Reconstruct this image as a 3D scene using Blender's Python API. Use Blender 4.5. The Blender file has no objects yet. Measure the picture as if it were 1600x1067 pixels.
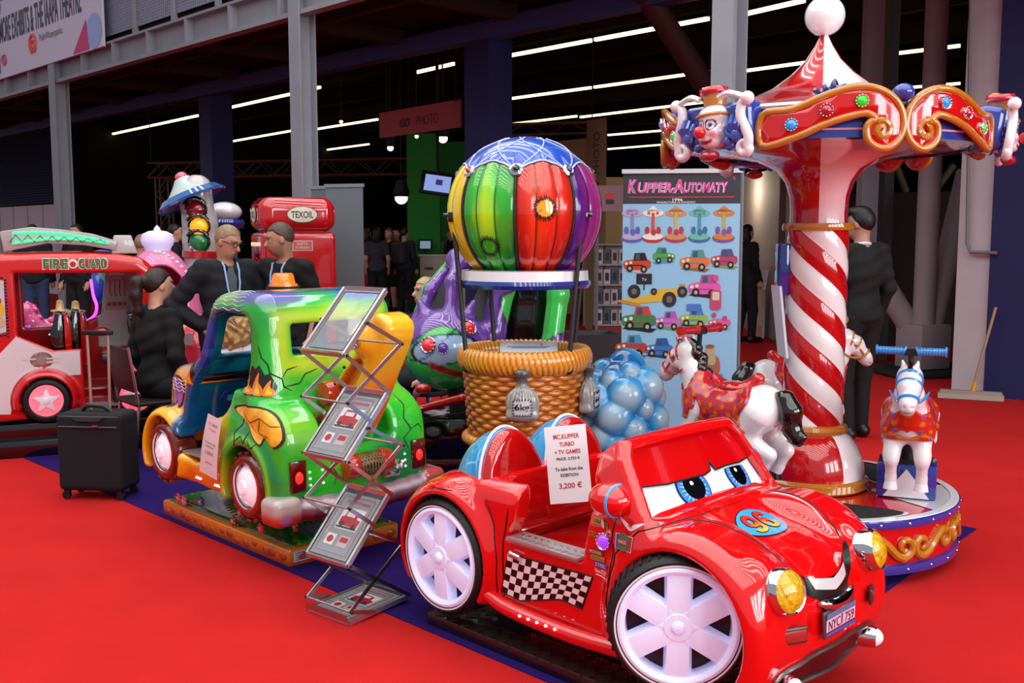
import bpy, bmesh, math, random
import numpy as np
from mathutils import Vector, Matrix, geometry
from math import sin, cos, pi, radians, atan, atan2, sqrt

# ------------------------------------------------------------------ camera, world, lights
scene = bpy.context.scene
COL = scene.collection
H_CAM, F_PX = 1.56, 1560.0
PITCH = atan(163 / 1560)
cam_d = bpy.data.cameras.new('camera'); cam = bpy.data.objects.new('camera', cam_d); COL.objects.link(cam)
cam.location = (0, 0, H_CAM); cam.rotation_euler = (pi / 2 - PITCH, 0, 0)
cam_d.sensor_width = 36; cam_d.lens = 36 * F_PX / 1600; cam_d.clip_end = 300; cam_d.clip_start = .05
scene.camera = cam
world = bpy.data.worlds.new('world'); scene.world = world; world.use_nodes = True
wn = world.node_tree.nodes['Background']; wn.inputs[0].default_value = (.80, .88, 1, 1); wn.inputs[1].default_value = .5
scene.view_settings.view_transform = 'Standard'; scene.view_settings.look = 'None'
scene.view_settings.exposure = -0.06; scene.view_settings.gamma = 1
scene.view_settings.use_curve_mapping = False
scene.cycles.use_denoising = True
scene.cycles.max_bounces = 6; scene.cycles.diffuse_bounces = 3; scene.cycles.glossy_bounces = 4
scene.cycles.transmission_bounces = 4; scene.cycles.transparent_max_bounces = 6
scene.cycles.sample_clamp_indirect = 6

def area(name, loc, rot, sx, sy, power, col=(1, .98, .95)):
    l = bpy.data.lights.new(name, 'AREA'); l.shape = 'RECTANGLE'; l.size = sx; l.size_y = sy; l.energy = power; l.color = col
    o = bpy.data.objects.new(name, l); COL.objects.link(o); o.location = loc; o.rotation_euler = rot
    return o
# glazed strips of the hall roof above the aisle, running parallel to the facade (45 degrees)
for k in range(13):
    d = -7.0 + k * .95
    area('roof_skylight', (.4 + d * .707, 3.3 + d * .707, 7.6), (0, 0, radians(-45)), 17, .26, 125)
# tall end glazing behind and to the right of the photographer
for k in range(5):
    a = radians(-62 + k * 13)
    area('end_window', (11 * cos(a) + 1, 11 * sin(a) + 2, 4.2), (radians(84), 0, a + pi / 2), 1.7, 4.2, 260, (.93, .97, 1))

# ------------------------------------------------------------------ colour and materials
def lin(h):
    if isinstance(h, str):
        h = h.lstrip('#'); c = [int(h[i:i + 2], 16) / 255 for i in (0, 2, 4)]
    else: c = list(h)
    return tuple(x / 12.92 if x <= .04045 else ((x + .055) / 1.055) ** 2.4 for x in c)
MATS = {}
def mat(name, col='#888888', rough=.5, metal=0, coat=0, emit=None, es=1, trans=0, noise=0, nscale=8, bump=0, bscale=60, alpha=1, vc=False, spec=.5, ior=1.45):
    if name in MATS: return MATS[name]
    m = bpy.data.materials.new(name); m.use_nodes = True; nt = m.node_tree; b = nt.nodes['Principled BSDF']
    c = lin(col) + (1,)
    I = b.inputs
    I['Base Color'].default_value = c; I['Roughness'].default_value = rough; I['Metallic'].default_value = metal
    I['Coat Weight'].default_value = coat; I['Coat Roughness'].default_value = .03
    I['Specular IOR Level'].default_value = spec; I['IOR'].default_value = ior
    if trans: I['Transmission Weight'].default_value = trans
    if alpha < 1: I['Alpha'].default_value = alpha
    if emit is not None:
        I['Emission Color'].default_value = lin(emit) + (1,); I['Emission Strength'].default_value = es
    src = None
    if vc:
        a = nt.nodes.new('ShaderNodeAttribute'); a.attribute_name = 'Col'; src = a.outputs['Color']; nt.links.new(src, I['Base Color'])
    if noise:
        tc = nt.nodes.new('ShaderNodeTexCoord'); n = nt.nodes.new('ShaderNodeTexNoise'); n.inputs['Scale'].default_value = nscale; n.inputs['Detail'].default_value = 5
        nt.links.new(tc.outputs['Object'], n.inputs['Vector'])
        mp = nt.nodes.new('ShaderNodeMapRange'); mp.inputs['From Min'].default_value = .3; mp.inputs['From Max'].default_value = .7
        mp.inputs['To Min'].default_value = 1 - noise; mp.inputs['To Max'].default_value = 1 + noise
        nt.links.new(n.outputs['Fac'], mp.inputs['Value'])
        mx = nt.nodes.new('ShaderNodeVectorMath'); mx.operation = 'SCALE'
        if src: nt.links.new(src, mx.inputs[0])
        else: mx.inputs[0].default_value = c[:3]
        nt.links.new(mp.outputs[0], mx.inputs['Scale']); nt.links.new(mx.outputs[0], I['Base Color'])
    if bump:
        tc = nt.nodes.new('ShaderNodeTexCoord'); n = nt.nodes.new('ShaderNodeTexNoise'); n.inputs['Scale'].default_value = bscale; n.inputs['Detail'].default_value = 4
        nt.links.new(tc.outputs['Object'], n.inputs['Vector'])
        bp = nt.nodes.new('ShaderNodeBump'); bp.inputs['Strength'].default_value = bump; bp.inputs['Distance'].default_value = .01
        nt.links.new(n.outputs['Fac'], bp.inputs['Height']); nt.links.new(bp.outputs[0], I['Normal'])
    MATS[name] = m
    return m
def gloss(name, col): return mat('gloss_' + name, col, rough=.12, coat=1)
VC = mat('painted_fibreglass', vc=True, rough=.24, coat=.9)
VCM = mat('painted_matte', vc=True, rough=.75)
RED = gloss('red', '#d60c0c'); WHITE = gloss('white', '#e9e6ea'); BLACKG = gloss('black', '#0b0b0d'); BLUE = gloss('blue', '#22358f')
GOLD = gloss('ochre', '#b8741f'); CHROME = mat('chrome', '#d8d8dc', rough=.08, metal=1); STEEL = mat('brushed_steel', '#b9babd', rough=.28, metal=1)
RUBBER = mat('rubber', '#101012', rough=.55); BLACKM = mat('black_matt', '#0d0d10', rough=.6); INK = mat('ink', '#0a0a0a', rough=.45)
GREYM = mat('grey_plastic', '#6c6c70', rough=.5); PAPER = mat('paper', '#e8e4e6', rough=.5)
LAMPW = mat('lamp_white', '#ffffff', emit='#ffffff', es=3); LAMPR = mat('lamp_red', '#ff2010', emit='#ff1a10', es=3)

# ------------------------------------------------------------------ objects
def prop(o, label=None, cat=None, group=None, kind=None):
    if label: o['label'] = label
    if cat: o['category'] = cat
    if group: o['group'] = group
    if kind: o['kind'] = kind
    return o
def thing(name, label, cat, loc=(0, 0, 0), rz=0, group=None):
    o = bpy.data.objects.new(name, None); COL.objects.link(o); o.location = loc; o.rotation_euler = (0, 0, radians(rz)); o.empty_display_size = .1
    return prop(o, label, cat, group)
def put(name, me, m, parent=None, label=None, loc=None, rot=None, smooth=True, cat=None, group=None, kind=None):
    me.name = name
    if m is not None: me.materials.append(m)
    if smooth: me.shade_smooth()
    o = bpy.data.objects.new(name, me); COL.objects.link(o)
    if parent is not None: o.parent = parent
    if loc is not None: o.location = loc
    if rot is not None: o.rotation_euler = rot
    return prop(o, label, cat, group, kind)
def dup(root, **kw):
    def cp(o, par):
        c = o.copy(); COL.objects.link(c)
        if par is not None: c.parent = par
        for ch in list(o.children): cp(ch, c)
        return c
    r = cp(root, None)
    for k, v in kw.items():
        if k == 'loc': r.location = v
        elif k == 'rz': r.rotation_euler = (0, 0, radians(v))
        elif k == 'scale': r.scale = (v, v, v)
        else: r[k] = v
    return r
def mesh_from(vs, fs, cols=None):
    me = bpy.data.meshes.new('m'); me.from_pydata([tuple(map(float, v)) for v in vs], [], [tuple(map(int, f)) for f in fs]); me.update()
    if cols is not None: set_cols(me, cols)
    return me
def set_cols(me, cols):
    a = me.color_attributes.new('Col', 'FLOAT_COLOR', 'POINT')
    c = np.ones((len(me.vertices), 4), np.float32); c[:, :3] = cols
    a.data.foreach_set('color', c.ravel())
class MB:                                   # collects simple solids into one mesh
    def __init__(s): s.v = []; s.f = []
    def add(s, vs, fs):
        n = len(s.v); s.v += [tuple(v) for v in vs]; s.f += [tuple(i + n for i in f) for f in fs]; return s
    def box(s, c, size, rz=0, ry=0, rx=0):
        M = Matrix.Rotation(radians(rz), 3, 'Z') @ Matrix.Rotation(radians(ry), 3, 'Y') @ Matrix.Rotation(radians(rx), 3, 'X')
        vs = []
        for x in (-.5, .5):
            for y in (-.5, .5):
                for z in (-.5, .5): vs.append(Vector(c) + M @ Vector((x * size[0], y * size[1], z * size[2])))
        return s.add(vs, [(0, 1, 3, 2), (4, 6, 7, 5), (0, 4, 5, 1), (2, 3, 7, 6), (0, 2, 6, 4), (1, 5, 7, 3)])
    def bar(s, a, b, w, h=None):
        a = Vector(a); b = Vector(b); h = h or w; d = (b - a).normalized(); up = Vector((0, 0, 1)) if abs(d.z) < .95 else Vector((1, 0, 0))
        sd = d.cross(up).normalized() * w / 2; u = sd.cross(d).normalized() * h / 2
        vs = [p + i * sd + j * u for p in (a, b) for i, j in ((-1, -1), (1, -1), (1, 1), (-1, 1))]
        return s.add(vs, [(0, 1, 2, 3), (7, 6, 5, 4), (0, 4, 5, 1), (1, 5, 6, 2), (2, 6, 7, 3), (3, 7, 4, 0)])
    def tube(s, pts, r, n=10, closed=False):
        pts = [Vector(p) for p in pts]; N = len(pts); R = r if isinstance(r, (list, tuple)) else [r] * N
        T = []
        for i in range(N):
            a = pts[(i - 1) % N] if (closed or i > 0) else pts[i]; b = pts[(i + 1) % N] if (closed or i < N - 1) else pts[i]
            d = b - a; T.append(d.normalized() if d.length > 1e-9 else Vector((0, 0, 1)))
        u = T[0].orthogonal().normalized(); vs = []
        for i in range(N):
            u = (u - T[i] * u.dot(T[i]));
            if u.length < 1e-6: u = T[i].orthogonal()
            u.normalize(); w = T[i].cross(u)
            for k in range(n):
                a = 2 * pi * k / n; vs.append(pts[i] + (u * cos(a) + w * sin(a)) * R[i])
        fs = []
        for i in range(N if closed else N - 1):
            j = (i + 1) % N
            for k in range(n): fs.append((i * n + k, i * n + (k + 1) % n, j * n + (k + 1) % n, j * n + k))
        if not closed: fs.append(tuple(range(n - 1, -1, -1))); fs.append(tuple(range((N - 1) * n, N * n)))
        return s.add(vs, fs)
    def cyl(s, a, b, r, r2=None, n=24): return s.tube([a, b], [r, r if r2 is None else r2], n)
    def lathe(s, prof, c=(0, 0, 0), n=32, a0=0, a1=2 * pi, axis='z'):
        full = abs(a1 - a0 - 2 * pi) < 1e-6; m = n if full else n + 1; vs = []
        for r, z in prof:
            for k in range(m):
                a = a0 + (a1 - a0) * k / n; p = (r * cos(a), r * sin(a), z)
                if axis == 'y': p = (p[0], p[2], p[1])
                if axis == 'x': p = (p[2], p[0], p[1])
                vs.append((c[0] + p[0], c[1] + p[1], c[2] + p[2]))
        fs = []
        for i in range(len(prof) - 1):
            for k in range(n):
                k2 = (k + 1) % m; q = (i * m + k, i * m + k2, (i + 1) * m + k2, (i + 1) * m + k)
                fs.append(q[::-1] if axis == 'y' else q)
        return s.add(vs, fs)
    def ball(s, c, r, n=16, sc=(1, 1, 1)):
        k = max(6, n // 2)
        b = MB(); b.lathe([(max(1e-5, sin(pi * i / k)) * r, -cos(pi * i / k) * r) for i in range(k + 1)], n=n)
        return s.add([(c[0] + v[0] * sc[0], c[1] + v[1] * sc[1], c[2] + v[2] * sc[2]) for v in b.v], b.f)
    def prism(s, poly, t, plane='xy', off=0):     # extruded polygon; plane gives the two in-plane axes
        n = len(poly); ix = {'xy': (0, 1, 2), 'xz': (0, 2, 1), 'yz': (1, 2, 0)}[plane]; vs = []
        for z in (off, off + t):
            for p in poly:
                q = [0, 0, 0]; q[ix[0]] = p[0]; q[ix[1]] = p[1]; q[ix[2]] = z; vs.append(q)
        fs = [tuple(range(n))[::-1], tuple(range(n, 2 * n))] + [(i, (i + 1) % n, n + (i + 1) % n, n + i) for i in range(n)]
        return s.add(vs, fs)
    def xf(s, M): s.v = [tuple(M @ Vector(v)) for v in s.v]; return s
    def mesh(s, bevel=0, seg=2):
        me = mesh_from(s.v, s.f); bm = bmesh.new(); bm.from_mesh(me)
        bmesh.ops.recalc_face_normals(bm, faces=bm.faces)
        if bevel: bmesh.ops.bevel(bm, geom=list(bm.edges), offset=bevel, segments=seg, profile=.5, affect='EDGES', clamp_overlap=True)
        bm.to_mesh(me); bm.free(); return me
    def put(s, name, m, parent=None, label=None, bevel=0, smooth=None, seg=2, **k):
        o = put(name, s.mesh(bevel, seg), m, parent, label, smooth=True, **k)
        if smooth is not True:
            try: o.data.set_sharp_from_angle(angle=radians(38))
            except Exception: pass
        return o
def islands(b):
    par = list(range(len(b.v)))
    def f(i):
        while par[i] != i: par[i] = par[par[i]]; i = par[i]
        return i
    for fc in b.f:
        for v in fc[1:]: par[f(v)] = f(fc[0])
    g = {}
    for fc in b.f: g.setdefault(f(fc[0]), []).append(fc)
    out = []
    for fs in g.values():
        ids = sorted({v for fc in fs for v in fc}); ix = {v: i for i, v in enumerate(ids)}; m = MB(); m.add([b.v[v] for v in ids], [tuple(ix[v] for v in fc) for fc in fs]); out.append(m)
    return out
def each(b, name, m, parent, **k):             # every separate piece becomes an object of its own
    for q in islands(b): q.put(name, m, parent, **k)
def spline(pts, n=6, closed=False):
    P = [Vector(p) for p in pts]; out = []; N = len(P)
    for i in range(N if closed else N - 1):
        if closed: a, b, c, d = P[i - 1], P[i], P[(i + 1) % N], P[(i + 2) % N]
        else: a, b, c, d = P[max(i - 1, 0)], P[i], P[i + 1], P[min(i + 2, N - 1)]
        for k in range(n):
            t = k / n; out.append(.5 * ((2 * b) + (c - a) * t + (2 * a - 5 * b + 4 * c - d) * t * t + (3 * b - a - 3 * c + d) * t ** 3))
    if not closed: out.append(P[-1].copy())
    return out
def sp2(pts, n=6, closed=True): return [(p.x, p.y) for p in spline([(a, b, 0) for a, b in pts], n, closed)]

# ------------------------------------------------------------------ signed distance modelling (P = (x, y, z) arrays)
f32 = np.float32
def s_ell(P, c, r):
    x, y, z = (P[0] - c[0]), (P[1] - c[1]), (P[2] - c[2])
    k0 = np.sqrt((x / r[0]) ** 2 + (y / r[1]) ** 2 + (z / r[2]) ** 2) + 1e-6
    k1 = np.sqrt((x / r[0] ** 2) ** 2 + (y / r[1] ** 2) ** 2 + (z / r[2] ** 2) ** 2) + 1e-6
    return k0 * (k0 - 1) / k1
def s_sph(P, c, r): return np.sqrt((P[0] - c[0]) ** 2 + (P[1] - c[1]) ** 2 + (P[2] - c[2]) ** 2) - r
def s_cap(P, a, b, ra, rb=None):
    rb = ra if rb is None else rb
    ab = np.array(b, float) - np.array(a, float); L = float(ab @ ab) + 1e-12
    h = np.clip(((P[0] - a[0]) * ab[0] + (P[1] - a[1]) * ab[1] + (P[2] - a[2]) * ab[2]) / L, 0, 1)
    return np.sqrt((P[0] - a[0] - ab[0] * h) ** 2 + (P[1] - a[1] - ab[1] * h) ** 2 + (P[2] - a[2] - ab[2] * h) ** 2) - (ra + (rb - ra) * h)
def s_box(P, c, h, r=0):
    q = [np.abs(P[i] - c[i]) - (h[i] - r) for i in range(3)]
    o = np.sqrt(sum(np.maximum(k, 0) ** 2 for k in q))
    return o + np.minimum(np.maximum(q[0], np.maximum(q[1], q[2])), 0) - r
def s_cylr(P, c, ax, r, h, rd=0):            # axis index, radius, half length, rounding
    i, j = [k for k in range(3) if k != ax]
    d = np.sqrt((P[i] - c[i]) ** 2 + (P[j] - c[j]) ** 2) - (r - rd); e = np.abs(P[ax] - c[ax]) - (h - rd)
    return np.minimum(np.maximum(d, e), 0) + np.sqrt(np.maximum(d, 0) ** 2 + np.maximum(e, 0) ** 2) - rd
def d_poly(u, v, pts):
    pts = np.array(pts, float); n = len(pts)
    d = np.full(u.shape, 1e9); s = np.ones(u.shape)
    for i in range(n):
        a = pts[i]; b = pts[i - 1]; ex, ey = b - a; wx = u - a[0]; wy = v - a[1]
        t = np.clip((wx * ex + wy * ey) / (ex * ex + ey * ey + 1e-12), 0, 1)
        d = np.minimum(d, (wx - ex * t) ** 2 + (wy - ey * t) ** 2)
        c1 = v >= a[1]; c2 = v < b[1]; c3 = ex * wy > ey * wx
        fl = (c1 & c2 & c3) | (~c1 & ~c2 & ~c3)
        s = np.where(fl, -s, s)
    return s * np.sqrt(d)
def s_ext(d2, w, h, r=0):                    # 2D distance, cross coordinate, half width, rounding
    a = d2 + r; e = np.abs(w) - h + r
    return np.minimum(np.maximum(a, e), 0) + np.sqrt(np.maximum(a, 0) ** 2 + np.maximum(e, 0) ** 2) - r
def smin(a, b, k):
    h = np.clip(.5 + .5 * (b - a) / k, 0, 1); return b + (a - b) * h - k * h * (1 - h)
def smax(a, b, k): return -smin(-a, -b, k)
def ssub(a, b, k): return smax(a, -b, k)
def chain(P, pts, rs, k=.02):
    d = None
    for i in range(len(pts) - 1):
        c = s_cap(P, pts[i], pts[i + 1], rs[i], rs[i + 1]); d = c if d is None else smin(d, c, k)
    return d
def nets(f, lo, hi, h, proj=2):
    lo = np.array(lo, float); hi = np.array(hi, float); B = 4
    nb = np.ceil((hi - lo) / h / B).astype(int) + 1; n = nb * B
    ax = [lo[i] + h * (np.arange(nb[i]) * B + 1.5) for i in range(3)]
    X, Y, Z = np.meshgrid(*ax, indexing='ij'); dc = f((X, Y, Z))
    act = np.argwhere(np.abs(dc) < B * h * .87 * 1.7 + h)
    D = np.repeat(np.repeat(np.repeat(dc, B, 0), B, 1), B, 2).astype(f32)
    off = np.stack(np.meshgrid(*[np.arange(B)] * 3, indexing='ij'), -1).reshape(-1, 3)
    for s0 in range(0, len(act), 6000):
        I = (act[s0:s0 + 6000, None, :] * B + off[None]).reshape(-1, 3); Q = lo + I * h
        D[I[:, 0], I[:, 1], I[:, 2]] = f((Q[:, 0], Q[:, 1], Q[:, 2]))
    S = D < 0
    cnt = np.zeros([k - 1 for k in n], np.int8)
    cs = [(i, j, k) for i in (0, 1) for j in (0, 1) for k in (0, 1)]
    sl = lambda A, c: A[c[0]:A.shape[0] - 1 + c[0], c[1]:A.shape[1] - 1 + c[1], c[2]:A.shape[2] - 1 + c[2]]
    for c in cs: cnt += sl(S, c)
    cell = np.argwhere((cnt > 0) & (cnt < 8))
    idx = np.full(cnt.shape, -1, np.int64); idx[cell[:, 0], cell[:, 1], cell[:, 2]] = np.arange(len(cell))
    acc = np.zeros((len(cell), 3)); w = np.zeros(len(cell))
    val = {c: D[cell[:, 0] + c[0], cell[:, 1] + c[1], cell[:, 2] + c[2]].astype(float) for c in cs}
    for a in cs:
        for ax_ in range(3):
            if a[ax_]: continue
            b = list(a); b[ax_] = 1; b = tuple(b); va, vb = val[a], val[b]; m = (va < 0) != (vb < 0)
            t = np.where(m, va / np.where(m, va - vb, 1), 0); p = np.array(a, float)[None] + np.zeros((len(cell), 3)); p[:, ax_] += t
            acc[m] += p[m]; w[m] += 1
    V = lo + (cell + acc / w[:, None]) * h
    F = []
    for ax_ in range(3):
        e = [0, 0, 0]; e[ax_] = 1
        A = S[:n[0] - e[0], :n[1] - e[1], :n[2] - e[2]]; Bs = S[e[0]:, e[1]:, e[2]:]
        E = np.argwhere(A != Bs); u, v = [(1, 2), (2, 0), (0, 1)][ax_]
        E = E[(E[:, u] > 0) & (E[:, v] > 0) & (E[:, u] < n[u] - 1) & (E[:, v] < n[v] - 1)]
        ins = A[E[:, 0], E[:, 1], E[:, 2]]
        q = []
        for du, dv in ((-1, -1), (0, -1), (0, 0), (-1, 0)):
            c = E.copy(); c[:, u] += du; c[:, v] += dv; q.append(idx[c[:, 0], c[:, 1], c[:, 2]])
        q = np.stack(q, 1); q[~ins] = q[~ins][:, ::-1]; F.append(q)
    F = np.concatenate(F); F = F[(F >= 0).all(1)]
    for _ in range(proj):
        V, g = _proj(f, V, h)
    me = bpy.data.meshes.new('m'); me.vertices.add(len(V)); me.vertices.foreach_set('co', V.astype(f32).ravel())
    me.loops.add(len(F) * 4); me.loops.foreach_set('vertex_index', F.astype(np.int32).ravel())
    me.polygons.add(len(F)); me.polygons.foreach_set('loop_start', np.arange(0, len(F) * 4, 4, dtype=np.int32)); me.polygons.foreach_set('loop_total', np.full(len(F), 4, np.int32))
    me.update(calc_edges=True); me.validate()
    return me
def grad(f, V, e):
    g = np.zeros_like(V)
    for i in range(3):
        a = V.copy(); b = V.copy(); a[:, i] += e; b[:, i] -= e; g[:, i] = (f((a[:, 0], a[:, 1], a[:, 2])) - f((b[:, 0], b[:, 1], b[:, 2]))) / (2 * e)
    return g
def _proj(f, V, h):
    g = grad(f, V, h * .35); d = f((V[:, 0], V[:, 1], V[:, 2])); g2 = np.maximum((g ** 2).sum(1), .25)
    st = np.clip(d / g2, -h * .5, h * .5)
    return V - g * st[:, None], g
def verts(me):
    a = np.empty(len(me.vertices) * 3, f32); me.vertices.foreach_get('co', a); return a.reshape(-1, 3).astype(float)
def paint(me, fn):                            # fn(x, y, z) -> (n, 3) linear colours
    V = verts(me); set_cols(me, fn(V[:, 0], V[:, 1], V[:, 2])); return me
def C3(h): return np.array(lin(h))
def mixc(a, b, t):
    t = np.clip(t, 0, 1)[:, None] if isinstance(t, np.ndarray) else t
    return a * (1 - t) + b * t
def ss(e0, e1, x):
    t = np.clip((x - e0) / (e1 - e0), 0, 1); return t * t * (3 - 2 * t)
def march(f, O, D, tmax=2.0):                 # from points O along D onto the surface
    t = np.zeros(len(O))
    for _ in range(70):
        Q = O + D * t[:, None]; d = f((Q[:, 0], Q[:, 1], Q[:, 2])); t = np.minimum(t + d * .85, tmax)
    return O + D * t[:, None]
class Proj:                                   # maps flat (u, v) coordinates onto a modelled surface
    def __init__(s, f, org, U, V, h=.01):
        s.f = f; s.o = np.array(org, float); s.U = np.array(U, float); s.V = np.array(V, float); s.D = -np.cross(s.U, s.V); s.h = h
    def __call__(s, pts, lift=.002):
        p = np.array(pts, float); O = s.o + p[:, :1] * s.U + p[:, 1:2] * s.V; Q = march(s.f, O, np.repeat(s.D[None], len(O), 0))
        g = grad(s.f, Q, s.h * .5); g /= np.linalg.norm(g, axis=1)[:, None] + 1e-9
        return Q + g * lift
class Flat:
    def __init__(s, org, U, V): s.o = np.array(org, float); s.U = np.array(U, float); s.V = np.array(V, float); s.N = np.cross(s.U, s.V)
    def __call__(s, pts, lift=.002):
        p = np.array(pts, float); return s.o + p[:, :1] * s.U + p[:, 1:2] * s.V + s.N * lift
def patch(poly, pr, step=.02, lift=.002, holes=()):
    loops = [poly] + list(holes); pts = []; edges = []
    for L in loops:
        L2 = []
        for i in range(len(L)):
            a = L[i]; b = L[(i + 1) % len(L)]; m = max(1, int(math.hypot(b[0] - a[0], b[1] - a[1]) / step))
            L2 += [(a[0] + (b[0] - a[0]) * k / m, a[1] + (b[1] - a[1]) * k / m) for k in range(m)]
        n0 = len(pts); pts += L2; edges += [(n0 + i, n0 + (i + 1) % len(L2)) for i in range(len(L2))]
    A = np.array(poly); lo, hi = A.min(0), A.max(0)
    if (hi - lo).max() > step * 1.5:
        gx, gy = np.meshgrid(np.arange(lo[0] + step * .5, hi[0], step), np.arange(lo[1] + step * .5, hi[1], step)); gx = gx.ravel(); gy = gy.ravel()
        ins = d_poly(gx, gy, poly) < -step * .45
        for hl in holes: ins &= d_poly(gx, gy, hl) > step * .45
        pts += list(zip(gx[ins], gy[ins]))
    r = geometry.delaunay_2d_cdt([Vector((float(a), float(b))) for a, b in pts], edges, [], 2 if holes else 1, 1e-6)
    V2 = np.array([(v.x, v.y) for v in r[0]]); fs = [tuple(t) for t in r[2]]
    return pr(V2, lift), fs
def decal(name, polys, m, parent, pr, step=.02, lift=.002, label=None, holes=()):
    vs = []; fs = []
    for p in polys:
        V, f = patch(p, pr, step, lift, holes); n = len(vs); vs += [tuple(v) for v in V]; fs += [tuple(i + n for i in t) for t in f]
    return put(name, mesh_from(vs, fs), m, parent, label)
def stroke2(pts, w):                           # thin ribbon polygon along a 2D line
    n = len(pts); L = []; R = []
    for i in range(n):
        a = pts[max(i - 1, 0)]; b = pts[min(i + 1, n - 1)]; dx, dy = b[0] - a[0], b[1] - a[1]; l = math.hypot(dx, dy) + 1e-9
        ww = w * (.35 + .65 * min(1, min(i, n - 1 - i) / 2)); L.append((pts[i][0] - dy / l * ww / 2, pts[i][1] + dx / l * ww / 2)); R.append((pts[i][0] + dy / l * ww / 2, pts[i][1] - dx / l * ww / 2))
    return L + R[::-1]
def lines(name, lns, w, m, parent, pr, step=.01, lift=.002, label=None):   # tubes lying on the surface
    for ln in lns:
        b = MB(); q = []
        for i in range(len(ln) - 1):
            a, c = ln[i], ln[i + 1]; k = max(1, int(math.hypot(c[0] - a[0], c[1] - a[1]) / step)); q += [(a[0] + (c[0] - a[0]) * j / k, a[1] + (c[1] - a[1]) * j / k) for j in range(k)]
        q.append(ln[-1]); Q = pr(q, lift - w * .3); n = len(q)
        b.tube([tuple(p) for p in Q], [w / 2 * (.4 + .6 * min(1, min(i, n - 1 - i) / 3)) for i in range(n)], 5)
        o = b.put(name, m, parent, label, smooth=True)
    return o
def ell2(cx, cy, rx, ry, n=28, a=0, a0=0, a1=2 * pi):
    full = a1 - a0 > 6.28; N = n if full else n + 1
    return [(cx + rx * cos(t) * cos(a) - ry * sin(t) * sin(a), cy + rx * cos(t) * sin(a) + ry * sin(t) * cos(a)) for t in (a0 + (a1 - a0) * k / n for k in range(N))]
def rect2(cx, cy, w, h, r=0, n=4):
    if not r: return [(cx - w / 2, cy - h / 2), (cx + w / 2, cy - h / 2), (cx + w / 2, cy + h / 2), (cx - w / 2, cy + h / 2)]
    out = []
    for sx, sy, a in ((1, 1, 0), (-1, 1, pi / 2), (-1, -1, pi), (1, -1, 3 * pi / 2)):
        for k in range(n + 1): t = a + pi / 2 * k / n; out.append((cx + sx * (w / 2 - r) + r * cos(t), cy + sy * (h / 2 - r) + r * sin(t)))
    return out
_tc = {}
def text_mesh(s, bold=0, shear=0, spacing=1.0):
    k = (s, bold, shear, spacing)
    if k not in _tc:
        c = bpy.data.curves.new('t', 'FONT'); c.body = s; c.size = 1; c.offset = bold; c.shear = shear; c.space_character = spacing; c.resolution_u = 3; c.align_x = 'CENTER'; c.align_y = 'CENTER'
        o = bpy.data.objects.new('t', c); COL.objects.link(o); dg = bpy.context.evaluated_depsgraph_get(); me = bpy.data.meshes.new_from_object(o.evaluated_get(dg))
        v = verts(me)[:, :2]; _tc[k] = (v, [tuple(p.vertices) for p in me.polygons]); bpy.data.objects.remove(o); bpy.data.curves.remove(c); bpy.data.meshes.remove(me)
    return _tc[k]
def text(name, s, m, parent, pr, cx, cy, w, h=None, lift=.004, rot=0, bold=0, shear=0, label=None, spacing=1.0):
    """lettering fitted into a box w wide and h high, centred on (cx, cy) in the coordinates of pr"""
    v, fs = text_mesh(s, bold, shear, spacing); lo = v.min(0); hi = v.max(0); q = (v - (lo + hi) / 2); sx = w / (hi[0] - lo[0]); sy = sx if h is None else h / (hi[1] - lo[1])
    q = q * [sx, sy]; c, s_ = cos(rot), sin(rot); q = np.stack([cx + q[:, 0] * c - q[:, 1] * s_, cy + q[:, 0] * s_ + q[:, 1] * c], 1)
    return put(name, mesh_from(pr(q, lift), fs), m, parent, label, smooth=False)
def squig(x0, x1, y, n=4, seed=0):             # a row of unreadable small print
    r = random.Random(seed); out = []; x = x0
    while x < x1:
        w = r.uniform(.3, 1) * (x1 - x0) / n; out.append((x, min(x + w * .8, x1))); x += w
    return out

# ------------------------------------------------------------------ photograph geometry: pixel -> place
_c, _s = cos(PITCH), sin(PITCH)
def ray(px, py):
    cx = (px - 800) / F_PX; cy = (533.5 - py) / F_PX; return Vector((cx, _c + cy * _s, -_s + cy * _c))
def gz(px, py, z=0): r = ray(px, py); t = (z - H_CAM) / r.z; return Vector((r.x * t, r.y * t, z))
def at(px, py, Y): r = ray(px, py); t = Y / r.y; return Vector((r.x * t, Y, H_CAM + r.z * t))
R2 = .70710678
COL2 = Vector((-2.786, 13.5, 0)); FU = Vector((R2, -R2, 0)); FV = Vector((R2, R2, 0))       # facade directions
def fac(u, v, z=0): return COL2 + FU * u + FV * v + Vector((0, 0, z))
def fu(px, v):                                 # position along the facade seen at column px
    t = (px - 800) / F_PX * .995; o = COL2 + FV * v; return (t * o.y - o.x) / (R2 + t * R2)
def jewel(parent, c, r, N, colr, emis=.6, name='jewel'):
    """faceted glass jewel in a ring of small chrome studs"""
    N = Vector(N).normalized(); Mx = Matrix.Translation(Vector(c)) @ N.to_track_quat('Z', 'Y').to_matrix().to_4x4()
    b = MB(); b.lathe([(r * 1.05, -.01), (r * 1.12, .004), (r * 1.02, .010), (r * .85, .006)], n=24)
    for k in range(12): b.ball((r * 1.0 * cos(k * pi / 6), r * 1.0 * sin(k * pi / 6), .008), r * .13, 8)
    o = b.xf(Mx).put(name, CHROME, parent)
    v = MB(); n = 9; pts = []
    for i, (rr_, zz) in enumerate(((0.0005, .020), (.35, .018), (.66, .014), (.9, .004))): v_ = (rr_, zz); pts.append((rr_ * r if i else .0005, zz * r / .03 + 0.001))
    v.lathe(pts, n=n).xf(Mx); v.put('jewel_glass', mat('jewel_' + colr[1:], colr, rough=.08, coat=1, emit=colr, es=emis, noise=.3, nscale=120), o, smooth=None); return o
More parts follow.
